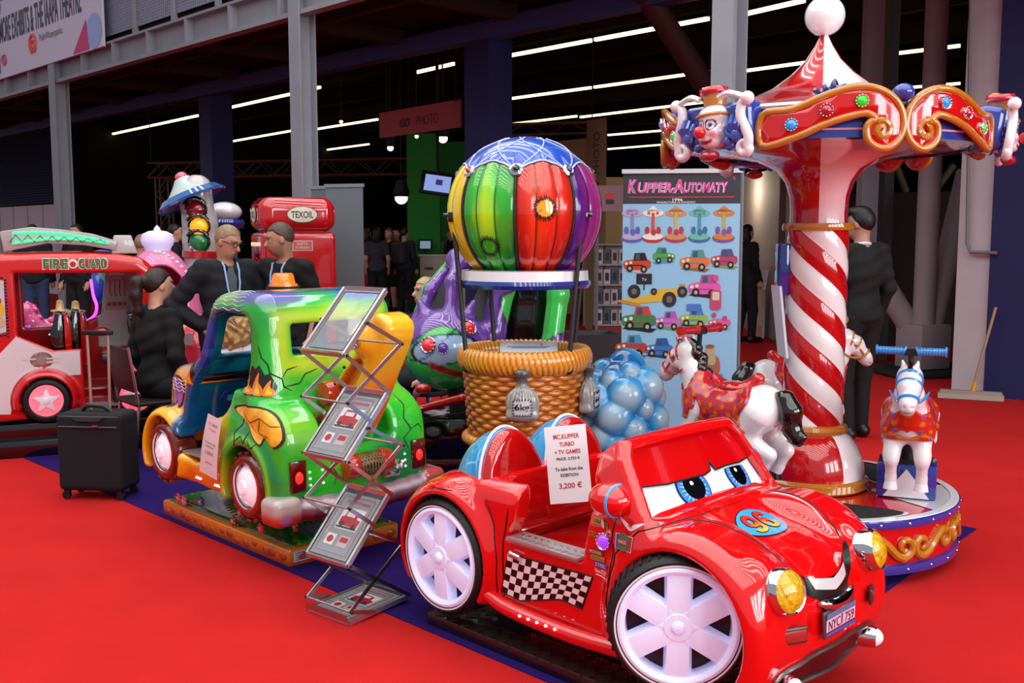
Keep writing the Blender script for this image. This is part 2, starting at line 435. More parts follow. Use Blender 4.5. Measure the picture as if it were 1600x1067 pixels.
def nz(x, y, z, f=6, s=0):
    return (np.sin(x * f + 1.3 * s + 2.1 * np.sin(y * f * .7 + s)) + np.sin(y * f * 1.3 + 2.2 * s + 1.7 * np.sin(z * f * .9)) + np.sin(z * f * 1.1 + s + 1.9 * np.sin(x * f * .8))) / 3
# ------------------------------------------------------------------ the setting
def S(o): o['kind'] = 'structure'; return o
carpet = mat('red_carpet', '#bb2020', rough=.95, noise=.06, nscale=3, bump=.35, bscale=220, spec=.1)
purple = mat('purple_carpet', '#29175c', rough=.95, noise=.10, nscale=4, bump=.35, bscale=220, spec=.1)
S(MB().add([(-40, -12, 0), (40, -12, 0), (40, 70, 0), (-40, 70, 0)], [(0, 1, 2, 3)]).put('floor', carpet))
pc = [(.516, 2.98), (2.494, 5.226), (.2, 8.1), (-4.4, 7.898)]
prop(MB().prism([(.516, 2.98), (2.494, 5.226), (-1.6, 9.32), (-4.9, 8.395)], .004, off=.001).put('carpet_rug', purple), 'dark purple carpet laid on the red carpet under the kiddie rides', 'rug')
STR = mat('painted_steel_pale', '#8b8f96', rough=.5, noise=.05, nscale=3); NAVY = mat('navy_paint', '#1c1d52', rough=.6, noise=.05, nscale=2)
DARK = mat('hall_dark', '#0c0b0c', rough=.9); BROWN = mat('dark_red_steel', '#2a1414', rough=.8); PALE = mat('pale_panel', '#b4a6aa', rough=.7)
def facbox(name, u0, u1, v0, v1, z0, z1, m, **k):
    b = MB(); vs = [fac(u, v, z) for u in (u0, u1) for v in (v0, v1) for z in (z0, z1)]
    b.add(vs, [(0, 1, 3, 2), (4, 6, 7, 5), (0, 4, 5, 1), (2, 3, 7, 6), (0, 2, 6, 4), (1, 5, 7, 3)])
    return prop(b.put(name, m, smooth=None, **k), kind='structure')
def hcol(px, w):                               # H-section steel column
    u = fu(px, 0); b = MB(); c = fac(u, 0)
    for s in (-1, 1): b.bar(c + FV * s * w / 2, c + FV * s * w / 2 + Vector((0, 0, 8)), w, .02) if False else b.prism([tuple((c + FU * i * w / 2 + FV * (s * w / 2 + j * .012)).xy) for i, j in ((-1, -1), (1, -1), (1, 1), (-1, 1))], 8)
    b.prism([tuple((c + FU * i * .01 + FV * j * w / 2).xy) for i, j in ((-1, -1), (1, -1), (1, 1), (-1, 1))], 8)
    return S(b.put('column', STR, smooth=None))
hcol(479, .24); hcol(103, .26)
u3 = fu(1133, 0); hcol(1133, .21)
uL, uR = fu(-260, 0), fu(1700, 0)
# balcony: channel fascia with stiffeners, soffit, railing
facbox('balcony_fascia', uL, 12, .02, .06, 4.50, 4.84, STR); facbox('balcony_fascia', uL, 12, -.10, .06, 4.44, 4.50, STR); facbox('balcony_fascia', uL, 12, -.10, .06, 4.84, 4.88, STR)
for k in range(24): facbox('fascia_stiffener', uL + k * 1.3, uL + k * 1.3 + .05, -.10, .02, 4.50, 4.84, STR)
facbox('balcony_slab', uL, 12, .06, 3.0, 4.9, 5.05, DARK)
for k in range(13): facbox('soffit_beam', uL + k * 2.6, uL + k * 2.6 + .16, .06, 3.0, 4.68, 4.9, BROWN)
facbox('soffit_beam', uL, 12, 1.2, 1.32, 4.72, 4.9, BROWN)
mesh_m = mat('expanded_mesh', '#7d8699', rough=.6)
nt = mesh_m.node_tree; bs = nt.nodes['Principled BSDF']; tc = nt.nodes.new('ShaderNodeTexCoord'); vo = nt.nodes.new('ShaderNodeTexVoronoi'); vo.inputs['Scale'].default_value = 22; vo.inputs['Randomness'].default_value = .15
cr = nt.nodes.new('ShaderNodeValToRGB'); cr.color_ramp.elements[0].color = (.05, .055, .08, 1); cr.color_ramp.elements[1].color = (.26, .29, .38, 1); cr.color_ramp.elements[0].position = .25; cr.color_ramp.elements[1].position = .4
nt.links.new(tc.outputs['Object'], vo.inputs[0]); nt.links.new(vo.outputs['Distance'], cr.inputs[0]); nt.links.new(cr.outputs[0], bs.inputs['Base Color'])
rail = thing('balcony_railing', 'pale steel railing with mesh infill panels along the upper balcony', 'railing')
posts = [fu(p, 0) for p in (174, 226, 286, 354, 432, 520)]
for u in posts[:5] + [posts[0] - 2.2, posts[0] - 4.4, posts[0] - 6.6]:
    o = facbox('post', u - .035, u + .035, -.06, .02, 4.88, 6.4, STR); o.parent = rail; del o['kind']
for a, b in zip(posts[:4], posts[1:5]):
    o = facbox('mesh_panel', a + .05, b - .05, -.01, .0, 5.0, 6.3, mesh_m); o.parent = rail; del o['kind']
o = facbox('top_rail', posts[0] - 6.6, posts[4], -.05, .02, 6.4, 6.46, STR); o.parent = rail; del o['kind']
corr = mat('grey_cladding', '#8d93a3', rough=.6)
b = MB()
for k in range(22): b.add([fac(u, 2.9 - (.04 if e else 0), 5.05 + k * .12 + (0 if not e else .09)) for u, e in ((uL, 0), (8, 0), (8, 1), (uL, 1))], [(0, 1, 2, 3)]).add([fac(u, 2.9 - (.04 if e == 0 else 0), 5.05 + k * .12 + .09 + .03 * e) for u, e in ((uL, 0), (8, 0), (8, 1), (uL, 1))], [(0, 1, 2, 3)])
S(b.put('wall_upper', corr, smooth=None))
for px in (85, 316): u = fu(px, 2.8); facbox('cladding_post', u - .12, u + .12, 2.7, 2.86, 5.05, 8, NAVY)
# overhead banner
bn = thing('overhead_banner', 'long white overhead banner reading MORE EXHIBITS & THE IAAPA THEATRE on the balcony railing', 'banner')
ua, ub = fu(1, -.16), fu(174, -.16); z0, z1 = 4.80, 6.32
fb = facbox('banner_panel', ua, ub, -.16, -.12, z0, z1, mat('banner_white', '#d8d5e8', rough=.6)); fb.parent = bn; del fb['kind']
pb = Flat(tuple(fac(ua, -.165, z0)), tuple(FU), (0, 0, 1)); W = ub - ua; Hh = z1 - z0
text('lettering', 'MORE EXHIBITS & THE IAAPA THEATRE', mat('slate_ink', '#26323f'), bn, pb, W * .48, Hh * .62, W * .74, .50, bold=.012)
decal('arrow', [[(W * .905, Hh * .62), (W * .93, Hh * .62), (W * .93, Hh * .86), (W * .952, Hh * .80), (W * .957, Hh * .86), (W * .918, Hh * .99), (W * .878, Hh * .86), (W * .883, Hh * .80), (W * .905, Hh * .86)]], mat('magenta', '#d8267c'), bn, pb, .3)
decal('corner_shape', [[(W * .77, .02), (W * .88, Hh * .36), (W * .90, .02)]], mat('magenta2', '#d02070'), bn, pb, .3)
decal('corner_shape', [ell2(W * .94, Hh * .20, W * .055, .30)], mat('paleblue', '#9db4ea'), bn, pb, .3)
decal('corner_shape', [ell2(W * .02 + .05, Hh * .78, .30, .36, a0=-pi / 2, a1=pi / 2)], mat('orangeb', '#f09030'), bn, pb, .3)
decal('corner_shape', [[(W * .09, Hh * .97), (W * .12, Hh * .82), (W * .14, Hh * .97)]], mat('paleblue', '#9db4ea'), bn, pb, .3, .003)
decal('logo', [rect2(W * .075, Hh * .2, .26, .4)], mat('logonavy', '#2a2a6a'), bn, pb, .3); decal('logo', [rect2(W * .075, Hh * .265, .26, .2)], mat('logored', '#e8402c'), bn, pb, .3, .004)
b = MB(); b.tube([tuple(p) for p in pb([(W * .135 + .09 * cos(a), Hh * .23 + .1 * sin(a)) for a in np.linspace(0, 2 * pi, 20)], .004)], .012, 5); b.tube([tuple(p) for p in pb([(W * .15 + .09 * cos(a), Hh * .23 + .1 * sin(a)) for a in np.linspace(0, 2 * pi, 20)], .004)], .012, 5)
b.put('logo', mat('pinkline', '#d86a90'), bn)
b = MB(); b.tube([tuple(p) for p in pb([(W * .43 + .15 * cos(a), Hh * .30 + .17 * sin(a)) for a in np.linspace(-1.2, 4.34, 24)], .004)], .03, 6); b.tube([tuple(p) for p in pb([(W * .43 + .07 * cos(a), Hh * .28 + .09 * sin(a)) for a in np.linspace(0, 2 * pi, 20)], .004)], .02, 6)
b.put('logo', mat('coral', '#e8604c'), bn)
text('lettering', 'PolinWaterparks', mat('greyink', '#6c6c74'), bn, pb, W * .59, Hh * .33, W * .2, .17)
# navy row, interior
uA, uB, uC = fu(326, 3), fu(745, 3), fu(1575, 3)
facbox('navy_beam', uL, 12, 2.90, 3.15, 4.50, 4.76, mat('navy_beam', '#36407c', rough=.6))
facbox('column', uA - .26, uA + .26, 3, 3.5, 0, 8, NAVY); facbox('column', uB - .27, uB + .27, 3, 3.5, 0, 8, NAVY)
facbox('column', fu(1548, 2.6), fu(1548, 2.6) + 3, 2.6, 3.3, 0, 8, mat('navy_wall', '#17184a', rough=.7, noise=.05))
us = fu(103, 3) - .3
b = MB()
for k in range(34): b.add([fac(u, 3.0 + (.05 if e else 0), 2.5 + k * .07 + .06 * e) for u, e in ((uL - 4, 0), (us, 0), (us, 1), (uL - 4, 1))], [(0, 1, 2, 3)])
S(b.put('wall_shutter', mat('navy_shutter', '#2b2f4c', rough=.6), smooth=None)); facbox('wall_shutter', uL - 4, us, 3.06, 3.1, 2.4, 4.72, DARK)
facbox('wall_left', uL - 4, us, 3.0, 3.1, 0, 2.45, mat('white_panel', '#cfc2c6', rough=.7))
for k in range(9): facbox('trim_1', us - .1 - k * 1.15, us - .06 - k * 1.15, 2.98, 3.0, 0, 2.45, mat('panel_seam', '#a89ca0'))
facbox('ceiling', uL - 20, 40, 3.2, 60, 7.2, 7.4, DARK); facbox('wall_back', uL - 30, 40, 58, 58.3, 0, 8, DARK)
facbox('wall_upper', uL - 20, 30, 3.15, 3.2, 5.0, 7.4, DARK); facbox('ceiling', uL - 4, 30, 0, 3.2, 8, 8.1, DARK)
facbox('wall_hall', -32, -31.7, 3.3, 60, 0, 8, DARK); facbox('wall_hall', 32, 32.3, 3.3, 60, 0, 8, DARK)
for k in range(14): facbox('ceiling_beam', uL - 20, 30, 5 + k * 3.5, 5.2 + k * 3.5, 6.7, 7.2, BROWN)
TUBE = mat('fluorescent_tube', '#fff2c0', emit='#ffeaa8', es=3.2)
LROW = ['left of the navy column above the lattice truss', 'short piece just left of the slim navy column', 'between the slim navy column and the second steel column, upper', 'between the slim navy column and the second steel column, lower', 'left of the pink sign and just right of the steel column, lower', 'short stub touching the right edge of the second steel column', 'left of the green photo stand wall', 'left of the broad navy column, above the pink sign', 'leading up to the pink sign from the left', 'longest and highest row, right of the broad navy column', 'second row down, right of the broad navy column', 'at the top edge right of the pale steel column', 'third row down, ending at the pale steel column', 'fourth row down, beside the tan vertical sign', 'lowest row, beside the tan vertical sign', 'just behind the carousel tent roof, left side', 'upper row right of the carousel tent roof', 'lower row right of the carousel tent roof', 'above the balloon, right of the broad navy column']
LR_ = iter(LROW)
def lightrow(px0, py0, px1, py1, zc=6.0, r=.05):
    a = gz(px0, py0, zc); b_ = gz(px1, py1, zc); L = (b_ - a).length; m = (a + b_) / 2; d = (b_ - a) / L
    t = prop(bpy.data.objects.new('ceiling_light', None), 'strip light row ' + next(LR_), 'ceiling light', 'fluorescent strip lights in the dark hall'); COL.objects.link(t); t.location = m
    n = max(1, int(L / 3.0))
    for k in range(n):
        p = -L / 2 + L * k / n; q = -L / 2 + L * (k + .97) / n
        MB().bar(d * p, d * q, .09, .07).put('tube', TUBE, t); 
    MB().bar(d * -L / 2 + Vector((0, 0, .07)), d * L / 2 + Vector((0, 0, .07)), .14, .06).put('housing', DARK, t)
for q in [(122, 221, 312, 180), (250, 241, 312, 229), (355, 169, 463, 145), (356, 222, 463, 203), (436, 244, 578, 225), (490, 139, 500, 136), (533, 256, 635, 245), (651, 113, 712, 99), (493, 202, 593, 186),
          (780, 90, 1113, 28), (777, 157, 1113, 111), (1155, 24, 1260, 0), (907, 183, 1113, 158), (950, 211, 1035, 204), (950, 233, 1035, 226), (1155, 112, 1300, 92), (1371, 87, 1504, 71), (1382, 140, 1504, 130), (780, 196, 905, 181)]: lightrow(*q)
# lattice trusses
def truss(a, b_, hgt=.34, r=.025, label='', up=Vector((0, 0, 1)), n=None):
    t = thing('lattice_truss', label, 'truss', tuple((a + b_) / 2)); o = (a + b_) / 2; L = (b_ - a).length; d = (b_ - a) / L; n = n or int(L / .4)
    sd = d.cross(up).normalized() * hgt * .5; M = MB()
    for s in (-1, 1):
        for z in (0, 1): M.tube([a - o + sd * s + up * hgt * z, b_ - o + sd * s + up * hgt * z], r, 6)
    M.put('chord', mat('truss_bronze', '#6a5038', rough=.4, metal=.6), t); M = MB()
    for s in (-1, 1):
        for k in range(n): M.tube([a - o + sd * s + d * (L * k / n) + up * hgt * (k % 2), a - o + sd * s + d * (L * (k + 1) / n) + up * hgt * ((k + 1) % 2)], r * .6, 5)
    M.put('lacing', MATS['truss_bronze'], t)
    if up.z > .5: 
        for q in (a, b_): MB().cyl(tuple(q - o + up * hgt), tuple(Vector(((q - o).x, (q - o).y, 7.21 - o.z))), .012).put('hanging_rod', BLACKM, t)
tz = at(237, 278, 24); tr = at(640, 300, 22.5)
truss(tz, Vector((tr.x, tr.y, tz.z)), .34, label='bronze lattice truss spanning the dark hall behind the navy column')
t2 = at(246, 276, 24); truss(Vector((t2.x, t2.y, 0)), Vector((t2.x, t2.y, t2.z)), .3, label='upright lattice truss leg at the left end of the span', up=Vector((1, 0, 0)))
a_ = at(785, 212, 21); b2 = at(925, 208, 21); truss(a_, b2, .22, label='short lattice truss above the beige photo booth wall')
for px, py, Y, r, lb_ in ((610, 231, 19, .08, 'white spotlight just below the left half of the pink sign'), (692, 216, 19, .12, 'white spotlight above the hanging television'), (627, 309, 20, .17, 'largest white spotlight, glowing left of the green wall'), (533, 190, 21, .05, 'tiny white spotlight left of the pink sign'), (651, 213, 19, .05, 'tiny white spotlight under the middle of the pink sign')):
    p = at(px, py, Y); t = thing('spotlight', lb_, 'spotlight', tuple(p), group='spotlights in the dark hall')
    MB().ball((0, 0, 0), r * .75).put('bulb', mat('spot_glow', '#ffffff', emit='#fff8ee', es=3), t); MB().lathe([(r * .8, .02), (r, .1), (r * .6, .35), (.01, .4)], n=14).put('lamp_housing', BLACKM, t)
    MB().cyl((0, 0, .38), (0, 0, 7.21 - p.z), .015).put('stem', BLACKM, t)
# photo stand: green walls, pink banner, counter, screen
GREEN = mat('green_wall', '#1f8a22', rough=.7); pY = 23.5
p0, p1, p2 = at(637, 400, 21.5), at(662, 400, 22.5), at(830, 400, 22.5)
S(MB().prism([(p0.x, p0.y), (p0.x + .7, p0.y), (p0.x + .7, p0.y + .3), (p0.x, p0.y + .3)], 3.75).put('wall_green', GREEN, smooth=None))
S(MB().prism([(p0.x, 23.4), (p0.x + 1.9, 23.4), (p0.x + 1.9, 23.6), (p0.x, 23.6)], 3.75).put('wall_green', mat('green_wall_deep', '#1c7a26', rough=.7), smooth=None))
gb = thing('hanging_sign', 'dusty pink hanging sign reading GOPHOTO above the photo stand', 'sign', tuple(at(656, 190, 17.5)))
q0, q1 = at(596, 216, 18.2) - gb.location, at(722, 203, 16.4) - gb.location; d = (q1 - q0); d.z = 0; L = d.length; d /= L
MB().add([q0 + d * u + Vector((0, 0, z)) + d.cross(Vector((0, 0, 1))) * w for u in (0, L) for w in (0, .04) for z in (0, .44)], [(0, 1, 3, 2), (4, 6, 7, 5), (0, 4, 5, 1), (2, 3, 7, 6), (0, 2, 6, 4), (1, 5, 7, 3)]).put('sign_panel', mat('dusty_pink', '#a34a4a', rough=.7), gb)
pg = Flat(tuple(q0 + d.cross(Vector((0, 0, 1))) * .045), tuple(d), (0, 0, 1))
text('lettering', 'GO', mat('sign_ink', '#2a2025'), gb, pg, L * .34, .2, .30, .15, bold=.03); text('lettering', 'PHOTO', MATS['sign_ink'], gb, pg, L * .62, .2, .62, .16, bold=-.012)
MB().cyl(tuple(q0 + Vector((.1, 0, .44))), tuple(q0 + Vector((.1, 0, 2.5))), .01).put('hanging_wire', BLACKM, gb); MB().cyl(tuple(q1 + Vector((-.1, 0, .44))), tuple(q1 + Vector((-.1, 0, 3.0))), .01).put('hanging_wire', BLACKM, gb)
cz = thing('counter', 'cream counter of the photo stand in front of the green wall', 'counter', tuple(at(690, 487, 20.95).xy) + (0,))
MB().box((.05, .24, .58), (1.0, .4, 1.16)).put('counter_body', mat('cream', '#c8bda8', rough=.6), cz, bevel=.01); MB().box((.05, .24, 1.18), (1.06, .46, .04)).put('counter_top', mat('cream_top', '#d8d0c2', rough=.4), cz)
text('lettering', 'PHOTO', mat('pale_ink', '#9a9088'), cz, Flat((0, .045, 0), (1, 0, 0), (0, 0, 1)), .05, .72, .7, .2, bold=-.01)
tv = thing('hanging_television', 'tilted black television with a blue-white screen hanging before the green wall', 'television', tuple(at(684, 287, 18)))
MB().box((0, 0, 0), (.62, .07, .42), ry=8, rx=-18).put('television_case', BLACKM, tv, bevel=.01); MB().box((.0, -.05, -.0), (.46, .01, .30), ry=8, rx=-18).put('screen', mat('screen_blue', '#8fa0d8', emit='#8fa6e8', es=.8), tv)
MB().box((.03, -.06, .02), (.12, .01, .10), ry=8, rx=-18).put('screen_image', mat('screen_dark', '#4a4070', emit='#4a4070', es=.5), tv); MB().cyl((0, .03, .1), (0, .03, 7.21 - tv.location.z), .03).put('ceiling_pole', BLACKM, tv)
mo = thing('monitor', 'small till screen standing on the cream photo counter', 'monitor', (cz.location.x - .35, cz.location.y + .25, 1.2))
MB().box((0, 0, .2), (.3, .04, .24), rx=-15).cyl((0, .05, 0), (0, .05, .2), .02).put('monitor_case', BLACKM, mo); MB().box((0, -.026, .2), (.22, .01, .16), rx=-15).put('screen', mat('screen_cyan', '#7fa0b8', emit='#7f9fb0', es=.6), mo)
# beige booth wall and the vertical lettering panel
BE = mat('beige_wall', '#a08560', rough=.8); a_ = at(776, 230, 22); b2 = at(918, 206, 20.0)
S(MB().prism([(a_.x, 22), (b2.x, 20.0), (b2.x, 20.1), (a_.x, 22.1)], a_.z).put('wall_beige', BE, smooth=None))
a_, b2 = at(917, 188, 17), at(948, 188, 16.6)
pn = thing('vertical_sign', 'tall tan panel with vertical GOPHOTO lettering beside the balloon', 'sign', (a_.x, a_.y, 0)); dx = Vector((b2.x - a_.x, b2.y - a_.y, 0)); Lx = dx.length; dx /= Lx
MB().add([dx * u + Vector((0, w, z)) for u in (0, Lx) for w in (0, .06) for z in (0, a_.z)], [(0, 1, 3, 2), (4, 6, 7, 5), (0, 4, 5, 1), (2, 3, 7, 6), (0, 2, 6, 4), (1, 5, 7, 3)]).put('sign_panel', mat('tan_panel', '#8f7654', rough=.8), pn)
fl = Flat((0, -.01, 0), (0, 0, 1), tuple(-dx)); text('lettering', 'GO', mat('sign_ink', '#2a2025'), pn, fl, 2.35, -Lx * .5, .26, .15, bold=.03); text('lettering', 'PHOTO', MATS['sign_ink'], pn, fl, 2.95, -Lx * .5, .68, .15, bold=-.012)
# right-hand side: pillars, pipe columns, partition, booth, broom
wu = fu(1508, 2.0)
S(MB().prism([tuple(at(px, 400, Y).xy) for px, Y in ((1496, 10.05), (1552, 9.75), (1600, 10.6), (1510, 10.6))], 8).put('column', mat('white_column', '#b9b0b6', rough=.7, noise=.05, nscale=2), smooth=None))
cp = at(1507, 395, 9.95); b = MB(); e = at(1555, 395, 9.70); b.tube([tuple(at(1507, 0, 9.98) + Vector((0, -.06, 1))), (at(1507, 380, 9.98) + Vector((0, -.06, 0))), (at(1512, 394, 9.94) + Vector((0, -.06, 0))), (at(1552, 395, 9.72) + Vector((0, -.06, 0)))], .018, 8)
prop(b.put('conduit', mat('conduit_grey', '#6f686c', rough=.5)), 'thin grey conduit bent along the white column', 'conduit')
PIPE = mat('pipe_pale', '#93878c', rough=.6, noise=.05, nscale=2); PIPED = mat('pipe_brown', '#3c1e1c', rough=.7)
cf = gz(1440, 583); cx_, cy_ = cf.x, cf.y
S(MB().cyl((cx_, cy_, .55), (cx_, cy_, 8), .125).put('column', PIPE)); S(MB().box((cx_, cy_, .32), (.42, .42, .5), rz=20).put('column_base', PIPE, bevel=.01)); 
prop(MB().box((cx_ + .1, cy_, .031), (1.3, .9, .06), rz=10).put('foot_block', mat('black_block', '#1c1a1c', rough=.7), bevel=.02), 'flat black ballast block under the pale round column', 'block')
S(MB().cyl((cx_ - .1, cy_ + .1, .5), tuple(at(1372, 430, 11.6)), .13).put('column_brace', PIPE)); S(MB().cyl((cx_ + .1, cy_ + .05, .5), tuple(at(1512, 270, 11.9)), .13).put('column_brace', PIPE))
pp = at(1356, 400, 12.2); S(MB().prism([(pp.x - .1, 12.2), (pp.x + .1, 12.2), (pp.x + .1, 12.4), (pp.x - .1, 12.4)], 8).put('column', mat('steel_post', '#8f949c', rough=.5)))
pp = at(1385, 400, 12.6); S(MB().prism([(pp.x - .06, 12.6), (pp.x + .06, 12.6), (pp.x + .06, 12.8), (pp.x - .06, 12.8)], 8).put('column', mat('steel_post_d', '#4a484c', rough=.5)))
a_, b2 = at(1378, 302, 15), at(1510, 306, 14); S(MB().prism([(a_.x - 1, 15.2), (b2.x + 1, 13.8), (b2.x + 1, 13.9), (a_.x - 1, 15.3)], a_.z).put('wall_right', mat('brown_partition', '#32211f', rough=.8), smooth=None))
S(MB().cyl(tuple(at(1018, 0, 13) + Vector((-.3, 0, .4))), tuple(at(1114, 152, 14)), .15).put('diagonal_brace', PIPED))
for px in (1400, 1490): S(MB().cyl(tuple(at(px, 258, 15)), tuple(at(px + (16 if px < 1450 else -30), 300, 15)), .05).put('ceiling_brace', mat('tan_rod', '#6a5a40', rough=.7)))
# small lit booth behind the column
a_ = gz(1214, 536); S(MB().prism([(a_.x - .02, a_.y), (a_.x + .5, a_.y - .2), (a_.x + .55, a_.y - .1), (a_.x, a_.y + .1)], 2.6).put('wall_booth', mat('booth_brown', '#5c4646', rough=.8), smooth=None))
l0, l1 = at(1158, 400, 16), at(1192, 400, 16)
S(MB().prism([(l0.x - 2.4, 17.6), (l1.x + .6, 17.6), (l1.x + .6, 17.7), (l0.x - 2.4, 17.7)], 2.6).put('wall_booth', mat('booth_beige', '#b49a70', rough=.8), smooth=None))
S(MB().prism([(l1.x - .02, 13.4), (l1.x + .12, 13.3), (l1.x + .14, 17.6), (l1.x, 17.6)], 2.6).put('wall_booth', mat('booth_white', '#b0a4a4', rough=.8), smooth=None))
bl = bpy.data.lights.new('booth_lamp', 'POINT'); bl.energy = 25; bl.color = (1, .85, .6); bl.shadow_soft_size = .2; bo = bpy.data.objects.new('booth_lamp', bl); COL.objects.link(bo); bo.location = (l0.x, 16.4, 2.3)
bt = thing('booth_table', 'narrow white table top in the small lit booth', 'table', (l0.x - .12, 15.6, 0)); MB().box((0, 0, 1.03), (.7, .5, .05)).put('table_top', WHITE, bt); MB().box((-.35, 0, .5), (.04, .4, 1.0)).put('table_side', WHITE, bt); MB().box((.35, 0, .5), (.04, .4, 1.0)).put('table_side', WHITE, bt)
hs = thing('header_board', 'small pink-white header board with a two-colour square logo left of the tall poster', 'sign', tuple(at(959, 310, 15)))
MB().box((0, 0, 0), (.52, .05, .38)).put('board', mat('pinkish_board', '#a88488', rough=.7), hs); MB().box((-.06, -.03, .03), (.12, .01, .09)).put('logo', mat('logored', '#e8402c'), hs); MB().box((-.06, -.03, -.05), (.12, .01, .07)).put('logo', mat('logonavy', '#2a2a6a'), hs)
hz_ = hs.location.z
for s in (-1, 1): MB().box((s * .24, 0, -hz_ / 2), (.04, .04, hz_)).put('post', GREYM, hs)
# shelf with packed phone cases
sh = thing('display_shelf', 'white retail shelf stocked with small boxed goods left of the tall poster', 'shelf', tuple(gz(953, 518).xy) + (0,))
MB().box((0, .15, .7), (.52, .04, 1.5)).put('back_board', mat('shelf_white', '#b8aab0', rough=.6), sh)
for k in range(5): MB().box((0, 0, .12 + k * .33), (.54, .3, .025)).put('shelf_board', MATS['shelf_white'], sh)
MB().box((0, -.02, .05), (.56, .36, .1)).put('plinth', mat('shelf_red', '#a01c1c'), sh)
rr = random.Random(4); proto = None
for k in range(4):
    for j in range(4):
        g = dict(loc=(sh.location.x - .19 + j * .125, sh.location.y - .04, .133 + k * .33))
        if k % 2 == 0 or True:
            key = (k + j) % 2
            t = thing('boxed_case', ['pale', 'blue', 'grey'][(j + k) % 3] + ' boxed accessory, ' + ['first', 'second', 'third', 'fourth'][j] + ' from left on the ' + ['bottom', 'second lowest', 'second highest', 'top'][k] + ' shelf', 'package', g['loc'], group='boxed goods on the white retail shelf')
            MB().box((0, 0, .12), (.11, .08, .24)).put('carton', mat('carton_%d' % ((j + k) % 3), ['#d4c4c8', '#48607c', '#b8a8ac'][(j + k) % 3], rough=.5), t)
            MB().box((0, -.043, .12), (.06, .005, .13)).put('carton_window', mat('carton_dark_%d' % (k % 2), ['#2c2430', '#4c1c20'][k % 2]), t)
# broom leaning on the white column
br = thing('push_broom', 'wide push broom with tan wooden handle leaning against the white column', 'broom', tuple(gz(1516, 624)))
br.location.z = 0
hp = at(1520, 606, 9.3) - br.location; tp = at(1556, 480, 9.6) - br.location; hp = Vector((.02, -.0, .10))
MB().cyl(tuple(hp), tuple(tp), .014).put('handle', mat('tan_wood', '#9a7458', rough=.6), br); MB().cyl(tuple(hp - Vector((0, 0, .03))), tuple(hp + (tp - hp) * .09), .022).put('socket', mat('broom_yellow', '#c88a20'), br)
MB().box((0, 0, .06), (.55, .09, .05), rz=-24).put('broom_head', mat('broom_pale', '#8f8074', rough=.9), br, bevel=.01); MB().box((0, 0, .03), (.58, .11, .05), rz=-24).put('bristles', mat('bristle_pale', '#9f9488', rough=1), br)
# white platform behind the crowd
S(MB().prism([tuple(gz(x, y).xy) for x, y in ((545, 497), (730, 492), (730, 470), (545, 470))], .03, off=.004).put('floor_platform', mat('pale_floor', '#8f8784', rough=.7)))
# ------------------------------------------------------------------ red toy roadster ride
def wheel_parts(parent, c, r, w, rz=0, name='wheel', rimcol=None, spokes=6, side=-1, dark='#15060a'):
    """road wheel: tyre, disc, spoked rim; outer face towards side*y"""
    M = Matrix.Translation(Vector(c)) @ Matrix.Rotation(radians(rz), 4, 'Z')
    ty = MB(); ri = r * .87
    ty.lathe([(ri, -w), (r * .95, -w), (r * .99, -w * .8), (r, -w * .5), (r, .0 - w * .1), (r * .985, .0), (r * .93, .012), (ri, .006), (ri * .98, -w * .9), (ri, -w)], n=56, axis='y')
    for k in range(44):
        a = 2 * pi * k / 44; ty.box((cos(a) * r * .995, -w * .5, sin(a) * r * .995), (.012, w * .9, .008), ry=-math.degrees(a) + 18)
    if side < 0: ty.xf(Matrix.Scale(-1, 4, (0, 1, 0)))
    ty.xf(M); o = ty.put(name, RUBBER, parent, label='black rubber tyre with a white line'); M2 = M
    rim = MB(); rim.lathe([(ri * .985, -.02), (ri * .985, .012), (ri * .93, .016), (ri * .86, .006), (ri * .85, -.05), (ri * .95, -.05)], n=56, axis='y')
    for k in range(spokes):
        a = 2 * pi * k / spokes + pi / 2; w0, w1 = r * .15, r * .165
        ca, sa = cos(a), sin(a); L0, L1 = r * .13, ri * .90
        def q(l, t, y): return (ca * l - sa * t, y, sa * l + ca * t)
        vs = [q(L0, -w0, .012), q(L0, w0, .012), q(L1, w1, .002), q(L1, -w1, .002), q(L0, -w0 * 1.3, -.03), q(L0, w0 * 1.3, -.03), q(L1, w1 * 1.25, -.04), q(L1, -w1 * 1.25, -.04)]
        rim.add(vs, [(0, 1, 2, 3), (0, 4, 5, 1), (1, 5, 6, 2), (2, 6, 7, 3), (3, 7, 4, 0)])
    rim.lathe([(.001, .03), (r * .06, .029), (r * .085, .02), (r * .10, .014), (r * .19, .016), (r * .22, .006), (r * .23, -.03)], n=32, axis='y')
    if side < 0: rim.xf(Matrix.Scale(-1, 4, (0, 1, 0)))
    rim.xf(M)
    me = rim.mesh(.004, 2); put('rim', me, mat('rim_white', rimcol or '#e0e5fb', rough=.3, coat=.6, emit='#cfc4ff', es=.22), o).data.set_sharp_from_angle(angle=radians(35))  # bluish tint and faint lavender glow added to offset pink carpet bounce
    d = MB(); d.lathe([(.001, -.052), (ri * .95, -.052), (ri * .95, -.07)], n=40, axis='y'); l = MB(); l.lathe([(ri * 1.005, .013), (ri * 1.035, .0135)], n=56, axis='y')
    if side < 0: d.xf(Matrix.Scale(-1, 4, (0, 1, 0))); l.xf(Matrix.Scale(-1, 4, (0, 1, 0)))
    d.xf(M).put('hub_disc', mat('disc_' + dark[1:], dark, rough=.35), o); l.xf(M).put('white_line', WHITE, o)
    return o
WB, WH = .56, .42
wsO = np.array([.41, 0, .655]); wsU = np.array([-.60, 0, .80]); wsN = np.array([.80, 0, .60])
